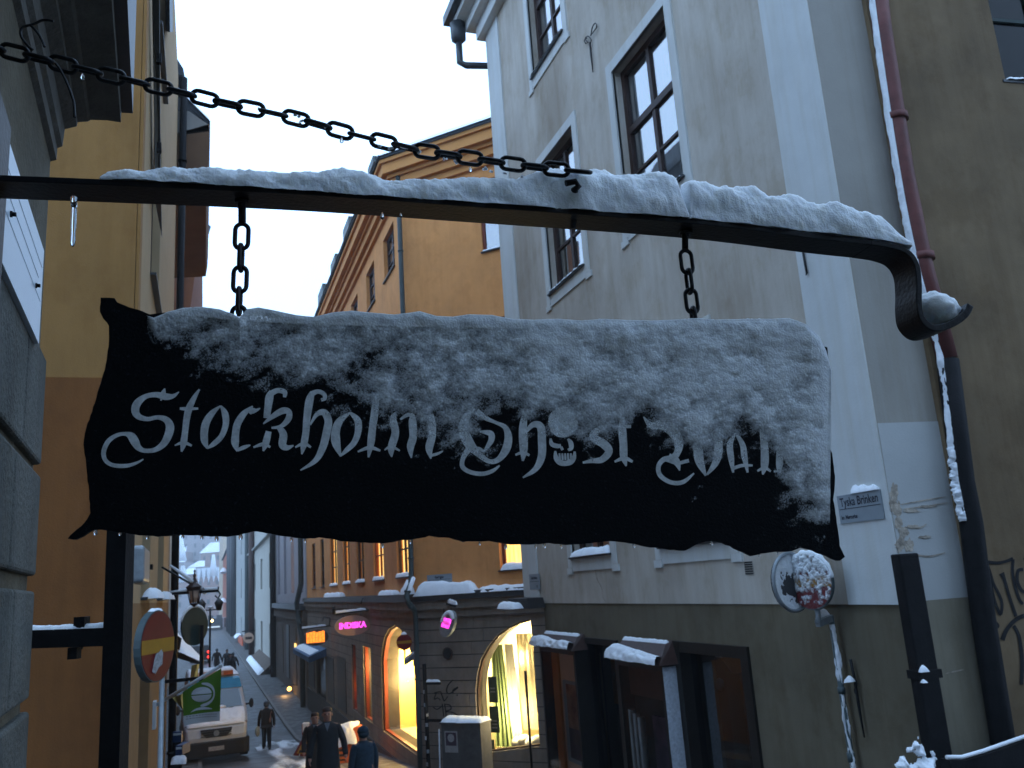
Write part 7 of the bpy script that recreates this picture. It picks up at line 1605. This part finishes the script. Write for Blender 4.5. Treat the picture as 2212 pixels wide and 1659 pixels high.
# ---- far traffic and lights
def far_traffic():
    c = at(432, 1428, 78); gz = GZ(c.y)
    t = thing('dark_car', 'dark vehicle with lit tail lights far down the street', 'car', (c.x, c.y, gz))
    mb = MB(); x, y = c.x, c.y; mb.hexa([(x-.9, y, gz+.3), (x+.9, y, gz+.3), (x+.9, y+4.4, gz+.3), (x-.9, y+4.4, gz+.3), (x-.9, y+.1, gz+1.0), (x+.9, y+.1, gz+1.0), (x+.9, y+4.3, gz+.95), (x-.9, y+4.3, gz+.95)]); mb.hexa([(x-.85, y+.3, gz+1.0), (x+.85, y+.3, gz+1.0), (x+.85, y+3.4, gz+1.0), (x-.85, y+3.4, gz+1.0), (x-.7, y+.7, gz+1.55), (x+.7, y+.7, gz+1.55), (x+.7, y+2.6, gz+1.55), (x-.7, y+2.6, gz+1.55)]); mb.build('body', M['van_blk'], t)
    for sx in (-1, 1):
        w_ = MB(); w_.disc((x+sx*.75, y+.9, gz+.32), (1, 0, 0), .32, .2); w_.disc((x+sx*.75, y+3.4, gz+.32), (1, 0, 0), .32, .2); w_.build('wheel', M['rubber'], t)
    for (u, v, m, nm) in ((415, 1410, 'amber', 'indicator'), (451, 1408, 'tail', 'tail_light'), (451, 1419, 'tail', 'tail_light')):
        p = at(u, v, 77.6); q = MB(); q.ball(p, (.15, .08, .11), 8, 6); q.build(nm, M[m], t)
    # glow of a crossing street
    for i, (u0, v0, u1, v1, m) in enumerate([(447, 1352, 474, 1357, 'street_lit'), (450, 1364, 474, 1369, 'street_lit'), (440, 1392, 474, 1396, 'street_lit'), (449, 1423, 470, 1432, 'street_lit')]):
        f = Face(at(u0, v0, 170), (-F_.x, -F_.y)); a = f.pt(u0, v1); b = f.pt(u1, v0); o = thing('lit_shopfront', ['upper cool white lit strip at the end of the street', 'second cool white lit strip at the end of the street', 'third cool white lit strip at the end of the street', 'lowest cool white lit strip beside the tail lights'][i], 'shopfront', f.w(a[0], a[1], 0)); MB().box(f, a[0], b[0], a[1], b[1], -.3, 0).build('lit_panel', M[m], o); MB().box(f, a[0]-.5, b[0]+.5, b[1], b[1]+1.5, -.4, -.1).build('fascia', M['zinc'], o)
    f = Face(at(440, 1330, 185), (-F_.x, -F_.y)); a = f.pt(384, 1445); b = f.pt(482, 1335); o = thing('end_house', 'dim bluish grey house front closing the end of the street', 'house', f.w(a[0], a[1], -1)); MB().box(f, a[0]-20, b[0], a[1]-3, b[1], -8, -.45).build('wall', M['greyb'], o)
    for i in range(5):
        for j in range(2): x = a[0]+(b[0]-a[0])*(i+.5)/5; z = a[1]+4.5+4*j; MB().box(f, x-.6, x+.6, z, z+2, -.45, -.38).build('window', M['shutter'], o)
    for i, (u, v, s) in enumerate([(462, 1393, .24), (467, 1399, .2), (458, 1341, .2)]):
        p = at(u, v, 150); q = MB(); q.ball(p, s, 8, 6); tag(q.build('street_light', M['bulb']), ['warm street light, upper of the two over the tail lights', 'warm street light, lower of the two over the tail lights', 'warm street light high at the end of the street'][i], 'street light')
far_traffic()
# ================================================================== people
def skin_mesh(verts, edges, radii, root, levels=1):
    me = bpy.data.meshes.new('tmp'); me.from_pydata(verts, edges, []); o = bpy.data.objects.new('tmp', me); COL.objects.link(o)
    o.modifiers.new('skin', 'SKIN'); 
    sv = me.skin_vertices[0].data
    for i, r in enumerate(radii): sv[i].radius = (r, r) if not hasattr(r, '__len__') else r
    sv[root].use_root = True
    s = o.modifiers.new('sub', 'SUBSURF'); s.levels = levels; s.render_levels = levels
    dg = bpy.context.evaluated_depsgraph_get(); dg.update(); ev = o.evaluated_get(dg); m2 = ev.to_mesh()
    V = [v.co.copy() for v in m2.vertices]; Fc = [tuple(p.vertices) for p in m2.polygons]; ev.to_mesh_clear(); bpy.data.objects.remove(o); bpy.data.meshes.remove(me)
    return V, Fc
def person(label, foot, H, face_dir, coat, coat_len=.42, arms=((.10, .05), (.14, .02)), stride=.16, hat=None, hair='hair', bag=None, lean=.03, arm_out=.12):
    k = H/1.78; fd = Vector(face_dir); fd.z = 0; fd.normalize(); rt = Z.cross(fd)*-1
    L = lambda x, y, z: Vector(foot)+rt*(x*k)+fd*(y*k)+Z*(z*k)
    t = thing('person', label, 'person', foot)
    V = []; E = []; Rr = []
    def add(p, r, par=None):
        V.append(tuple(p)); Rr.append(r*k); i = len(V)-1
        if par is not None: E.append((par, i))
        return i
    pel = add(L(0, 0, .95), .155); sp = add(L(0, lean*.4, 1.15), .15, pel); ch = add(L(0, lean*.8, 1.36), .165, sp); nk = add(L(0, lean, 1.50), .062, ch); hd0 = add(L(0, lean+.015, 1.585), .082, nk); hd1 = add(L(0, lean+.02, 1.68), .092, hd0); hd2 = add(L(0, lean+.01, 1.755), .055, hd1)
    hands = []
    for sx, (af, ab) in zip((-1, 1), arms):
        s = add(L(sx*.19, lean*.8, 1.42), .072, ch); e = add(L(sx*(.25+arm_out*.5), lean-.02+af*.4, 1.15), .050, s); w_ = add(L(sx*(.24+arm_out), lean+af, .90), .036, e); hnd = add(L(sx*(.24+arm_out), lean+af+.03, .83), .034, w_); hands.append((L(sx*(.24+arm_out), lean+af+.03, .82), sx))
    for sx, st in ((-1, stride), (1, -stride)):
        h = add(L(sx*.09, 0, .88), .10, pel); kn = add(L(sx*.095, st*.55+.03, .50), .066, h); an = add(L(sx*.10, st-.02, .10), .044, kn); to = add(L(sx*.11, st+.12, .045), .038, an)
    vs, fs = skin_mesh(V, E, Rr, pel, 2)
    mb = MB(); mb.add(vs, fs, True)
    for c, sx in hands:      # four fingers and a thumb, slightly curled
        for q in range(4):
            b = c+fd*((q-1.5)*.019*k); ln = (.060, .070, .066, .052)[q]*k; mb.tube([b+Z*.02*k, b-Z*ln*.5, b-Z*ln-rt*sx*.018*k], [.0095*k, .009*k, .007*k], 6)
        b = c+fd*.030*k; mb.tube([b+Z*.02*k, b+fd*.026*k-Z*.015*k, b+fd*.03*k-Z*.042*k], [.010*k, .0095*k, .007*k], 6)
    nose = L(0, lean+.115, 1.645); mb.tube([L(0, lean+.10, 1.68), nose, L(0, lean+.10, 1.635)], [.008*k, .016*k, .010*k], 6)
    for sx in (-1, 1): mb.ball(L(sx*.092, lean+.01, 1.65), (.016*k, .024*k, .032*k), 6, 5)
    body = mb.build('body', M['skin'], t)
    for sx in (-1, 1): q = MB(); q.ball(L(sx*.036, lean+.098, 1.672), .012*k, 6, 5); q.build('eye', M['ink'], t)
    q = MB(); q.ball(L(0, lean+.098, 1.607), (.030*k, .012*k, .008*k), 8, 5, (rt, fd, Z)); q.build('mouth', M['red_lip'], t)
    # hair or cap
    q = MB()
    if hat: q.ball(L(0, lean-.005, 1.70), (.112*k, .124*k, .098*k), 14, 9, (rt, fd, Z)); q.ball(L(0, lean-.03, 1.65), (.108*k, .105*k, .085*k), 12, 8, (rt, fd, Z)); q.build('hat', M[hat], t)
    else: q.ball(L(0, lean-.012, 1.738), (.098*k, .108*k, .060*k), 14, 9, (rt, fd, Z)); q.ball(L(0, lean-.045, 1.69), (.097*k, .085*k, .085*k), 12, 8, (rt, fd, Z)); q.build('hair', M[hair], t)
    # coat: one lofted shell from collar to hem plus sleeves, trousers and shoes
    q = MB(); seg = 18
    rings = [(1.53, .075, .075), (1.50, .11, .09), (1.46, .205, .115), (1.40, .228, .145), (1.25, .215, .155), (1.08, .200, .150), (.95, .215, .165), (.80, .228, .178), (coat_len+.05, .245, .195), (coat_len, .247, .197)]
    vs = []
    for z, a, b in rings:
        for i in range(seg): an = 2*math.pi*i/seg; wv = 1+.03*math.sin(an*5+z*3)*(1.5-z); vs.append(L(a*math.cos(an)*wv, lean*min(1, z/1.4)+b*math.sin(an)*wv, z))
    q.add(vs, [(j*seg+i, j*seg+(i+1) % seg, (j+1)*seg+(i+1) % seg, (j+1)*seg+i) for j in range(len(rings)-1) for i in range(seg)], True)
    q.build('coat', M[coat], t)
    for sx, (af, ab) in zip((-1, 1), arms):
        q = MB(); q.tube(catmull([tuple(L(sx*.16, lean*.8, 1.43)), tuple(L(sx*.215, lean*.8, 1.36)), tuple(L(sx*(.25+arm_out*.5), lean-.02+af*.4, 1.15)), tuple(L(sx*(.24+arm_out), lean+af, .89))], 4), [(.085-.032*i/12)*k for i in range(13)], 10); q.build('sleeve', M[coat], t)
    q = MB(); q.prism([L(-.055, lean+.10, 1.51), L(.055, lean+.10, 1.51), L(0, lean+.155, 1.36)], fd*.012*k); q.build('scarf', M['steel_cloth'], t)
    for sx, st in ((-1, stride), (1, -stride)):
        q = MB(); q.tube([L(sx*.09, 0, .90), L(sx*.095, st*.55+.03, .50), L(sx*.10, st-.02, .09)], [.115*k, .085*k, .068*k], 10); q.build('trouser_leg', M['black_cloth'], t)
        q = MB(); q.ball(L(sx*.11, st+.05, .045), (.052*k, .14*k, .05*k), 10, 6, (rt, fd, Z)); q.build('shoe', M['rubber'], t)
    if bag:
        q = MB(); q.ball(L(-.34, .0, .70), (.10*k, .16*k, .20*k), 10, 7, (rt, fd, Z)); o = q.build('shoulder_bag', M[bag], None); tag(o, 'light bag carried by the walker seen from behind', 'bag')
    return t
M['red_lip'] = mat('lip', (.25, .09, .07), .6, .1, 9); M['steel_cloth'] = mat('grey_scarf', (.10, .11, .13), .9, .2, 20); M['grey_hat'] = mat('grey_hat', (.075, .085, .10), .9, .2, 30); M['dark_coat'] = mat('brown_black_coat', (.018, .013, .011), .9, .3, 20); M['bag_light'] = mat('bag_light', (.45, .42, .30), .7, .2, 8)
def people():
    def put(u, vtop, dep): p = at(u, 1600, dep); return Vector((p.x, p.y, GZ(p.y)+.02)), at(u, vtop, dep).z-GZ(p.y)-.02
    f, h = put(708, 1530, 17); person('man in a long black coat with dark hair, walking up the street towards us', f, h, (-.15, -1, 0), 'black_cloth', .40, ((.02, 0), (.10, 0)), .16, arm_out=.10)
    f, h = put(681, 1541, 19.2); person('person in dark clothes half hidden behind the man in the black coat', f, h, (-.1, -1, 0), 'dark_coat', .45, ((.04, 0), (.04, 0)), .12, arm_out=.04)
    f, h = put(786, 1571, 14.6); person('person in a dark blue jacket and knitted cap seen from behind, at the bottom edge', f, h, (-.35, 1, 0), 'blue_cloth', .55, ((.05, 0), (.05, 0)), .10, hat='blue_cloth', arm_out=.03)
    f, h = put(576, 1517, gdep(576, 1620)); person('walker in a brown jacket and grey hat, seen from behind near the pale van', f, h, (.05, 1, 0), 'dark_coat', .80, ((.03, 0), (-.06, 0)), .14, hat='grey_hat', arm_out=.05, bag='bag_light')
def far_people():
    for k, (u, v) in enumerate([(497, 1470), (503, 1466), (490, 1455), (468, 1452)]):
        d_ = gdep(u, v); p = at(u, v, d_); person(['far walker in dark clothes by the awnings, left of a pair', 'far walker in dark clothes by the awnings, right of a pair', 'far walker in dark clothes in the middle of the street', 'farthest walker in dark clothes beyond the van roof'][k], Vector((p.x, p.y, GZ(p.y)+.02)), 1.75, (.1, 1 if k % 2 else -1, 0), 'dark_coat' if k % 2 else 'black_cloth', .5, hat='grey_hat' if k in (1, 3) else None)
people(); far_people()
# ---- road works: warning board and orange barrier
def works():
    dp = gdep(652, 1636); c = at(652, 1636, dp); f = Face((c.x, c.y), Vector((-F_.x, -F_.y, 0))); gz = GZ(c.y)
    t = thing('warning_sign', 'leaning roadworks board with a yellow red edged triangle below a small red and white panel', 'road sign', (c.x, c.y, gz))
    T = [f.pt(*p) for p in ((662, 1578), (633, 1632), (690, 1636))]
    mb = MB(); mb.prism([f.w(s, z, .0) for s, z in T], f.n*-.03); mb.build('red_edge', M['red'], t)
    cx_ = sum(p[0] for p in T)/3; cz_ = sum(p[1] for p in T)/3; T2 = [((s-cx_)*.74+cx_, (z-cz_)*.74+cz_) for s, z in T]
    mb = MB(); mb.add([f.w(s, z, .004) for s, z in T2], [(0, 1, 2)]); mb.build('yellow_face', M['yellow'], t, recalc=False)
    mb = MB(); X = lambda a, b: f.w(cx_+a, cz_+b, .007)
    ribbon(mb, [(-.02, .10, .09), (.01, .02, .08), (.05, -.07, .06)], X, 4, .01); ribbon(mb, [(-.0, .04, .03), (-.08, -.03, .03), (-.13, -.09, .03)], X, 4, .01); ribbon(mb, [(.04, -.05, .04), (0, -.14, .04)], X, 4, .01); ribbon(mb, [(-.22, -.13, .02), (-.17, -.09, .08), (-.12, -.13, .02)], X, 4, .01); mb.build('digger_symbol', M['ink'], t, recalc=False)
    P0 = f.pt(653, 1577); P1 = f.pt(669, 1563); mb = MB(); mb.box(f, P0[0], P1[0], P0[1]-.14, P1[1], -.03, 0); mb.build('small_panel', M['flagw'], t); mb = MB(); mb.box(f, P0[0]-.012, P1[0]+.012, P0[1]-.15, P0[1]-.10, -.035, .003); mb.box(f, P0[0]-.012, P0[0]+.012, P0[1]-.0999, P1[1], -.035, .003); mb.box(f, P1[0]-.012, P1[0]+.012, P0[1]-.0999, P1[1], -.035, .003); mb.build('red_border', M['red'], t)
    mb = MB(); mb.tube([f.w(cx_-.2, cz_-.15, -.03), f.w(cx_-.25, gz, -.35)], .018, 6); mb.tube([f.w(cx_+.2, cz_-.15, -.03), f.w(cx_+.25, gz, -.35)], .018, 6); mb.tube([f.w(cx_-.2, cz_-.15, -.03), f.w(cx_-.22, gz, .1)], .018, 6); mb.tube([f.w(cx_+.2, cz_-.15, -.03), f.w(cx_+.22, gz, .1)], .018, 6); mb.build('stand', M['steel'], t)
    heap('snow', f.w(P0[0], P1[1], -.03), f.w(P1[0], P1[1], -.03), .03, f.n, .04, 'snow on top of the roadworks board')
    dp = gdep(750, 1655); c = at(750, 1655, dp); f = Face((c.x, c.y), Vector((-F_.x, -F_.y, 0))); gz = GZ(c.y); q = lambda u, v: f.pt(u, v)
    t = thing('barrier', 'bulky orange roadworks barrier heaped with snow, between the two nearest people', 'barrier', (c.x, c.y, gz))
    A, B_ = q(719, 1600)[0], q(781, 1600)[0]; zt = q(750, 1563)[1]; zm = q(750, 1610)[1]
    mb = MB(); mb.hexa([f.w(A-.05, gz, .35), f.w(B_+.05, gz, .35), f.w(B_+.05, gz, -.35), f.w(A-.05, gz, -.35), f.w(A+.03, zt-.22, .14), f.w(B_, zt-.05, .14), f.w(B_, zt-.05, -.2), f.w(A+.03, zt-.22, -.2)])
    o = mb.build('shell', M['barrier_orange'], t); md = o.modifiers.new('bevel', 'BEVEL'); md.width = .06; md.segments = 3
    mb = MB()
    for i, (a0, z0) in enumerate([(.10, .42), (.22, .30), (.14, .18)]): mb.box(f, A+a0, A+a0+.24, gz+z0, gz+z0+.06, .28-.12*z0, .33-.12*z0)
    mb.build('printed_block', M['hood_br'], t)
    nn, mm = 40, 24; P = np.zeros((nn, mm, 3))
    for i in range(nn):
        for j in range(mm):
            x = i/(nn-1); y = j/(mm-1); nv = float(fbm(np.array(x*4), np.array(y*4), 4)); hgt = math.sin(math.pi*x)**.5*math.sin(math.pi*(.06+.9*y))**.6; P[i, j] = f.w(A+.02+(B_-A-.04)*x*.92, zt-.52*(1-y)-.10*(1-x)+(.22*hgt)*(.5+nv), .30-.5*y+.10*hgt)
    tag(gridmesh('snow', P, M['snow_far']), 'snow heaped on the orange roadworks barrier', 'snow', kind='stuff')
M['barrier_orange'] = mat('orange_shell', (.62, .14, .025), .5, .15, 6)  # plain orange plastic of the barrier shell
works()

# ================================================================== air
def haze():
    mb = MB(); mb.abox(-330, 330, -40, 930, -9.5, 64); o = mb.build('haze', None); tag(o, kind='stuff')
    m = bpy.data.materials.new('haze_air'); m.use_nodes = True; t = m.node_tree; t.nodes.clear(); q = t.nodes.new('ShaderNodeOutputMaterial'); v = t.nodes.new('ShaderNodeVolumePrincipled')
    v.inputs['Color'].default_value = (.88, .93, .97, 1); v.inputs['Density'].default_value = .0013; t.links.new(v.outputs[0], q.inputs['Volume']); o.data.materials.append(m)
haze()
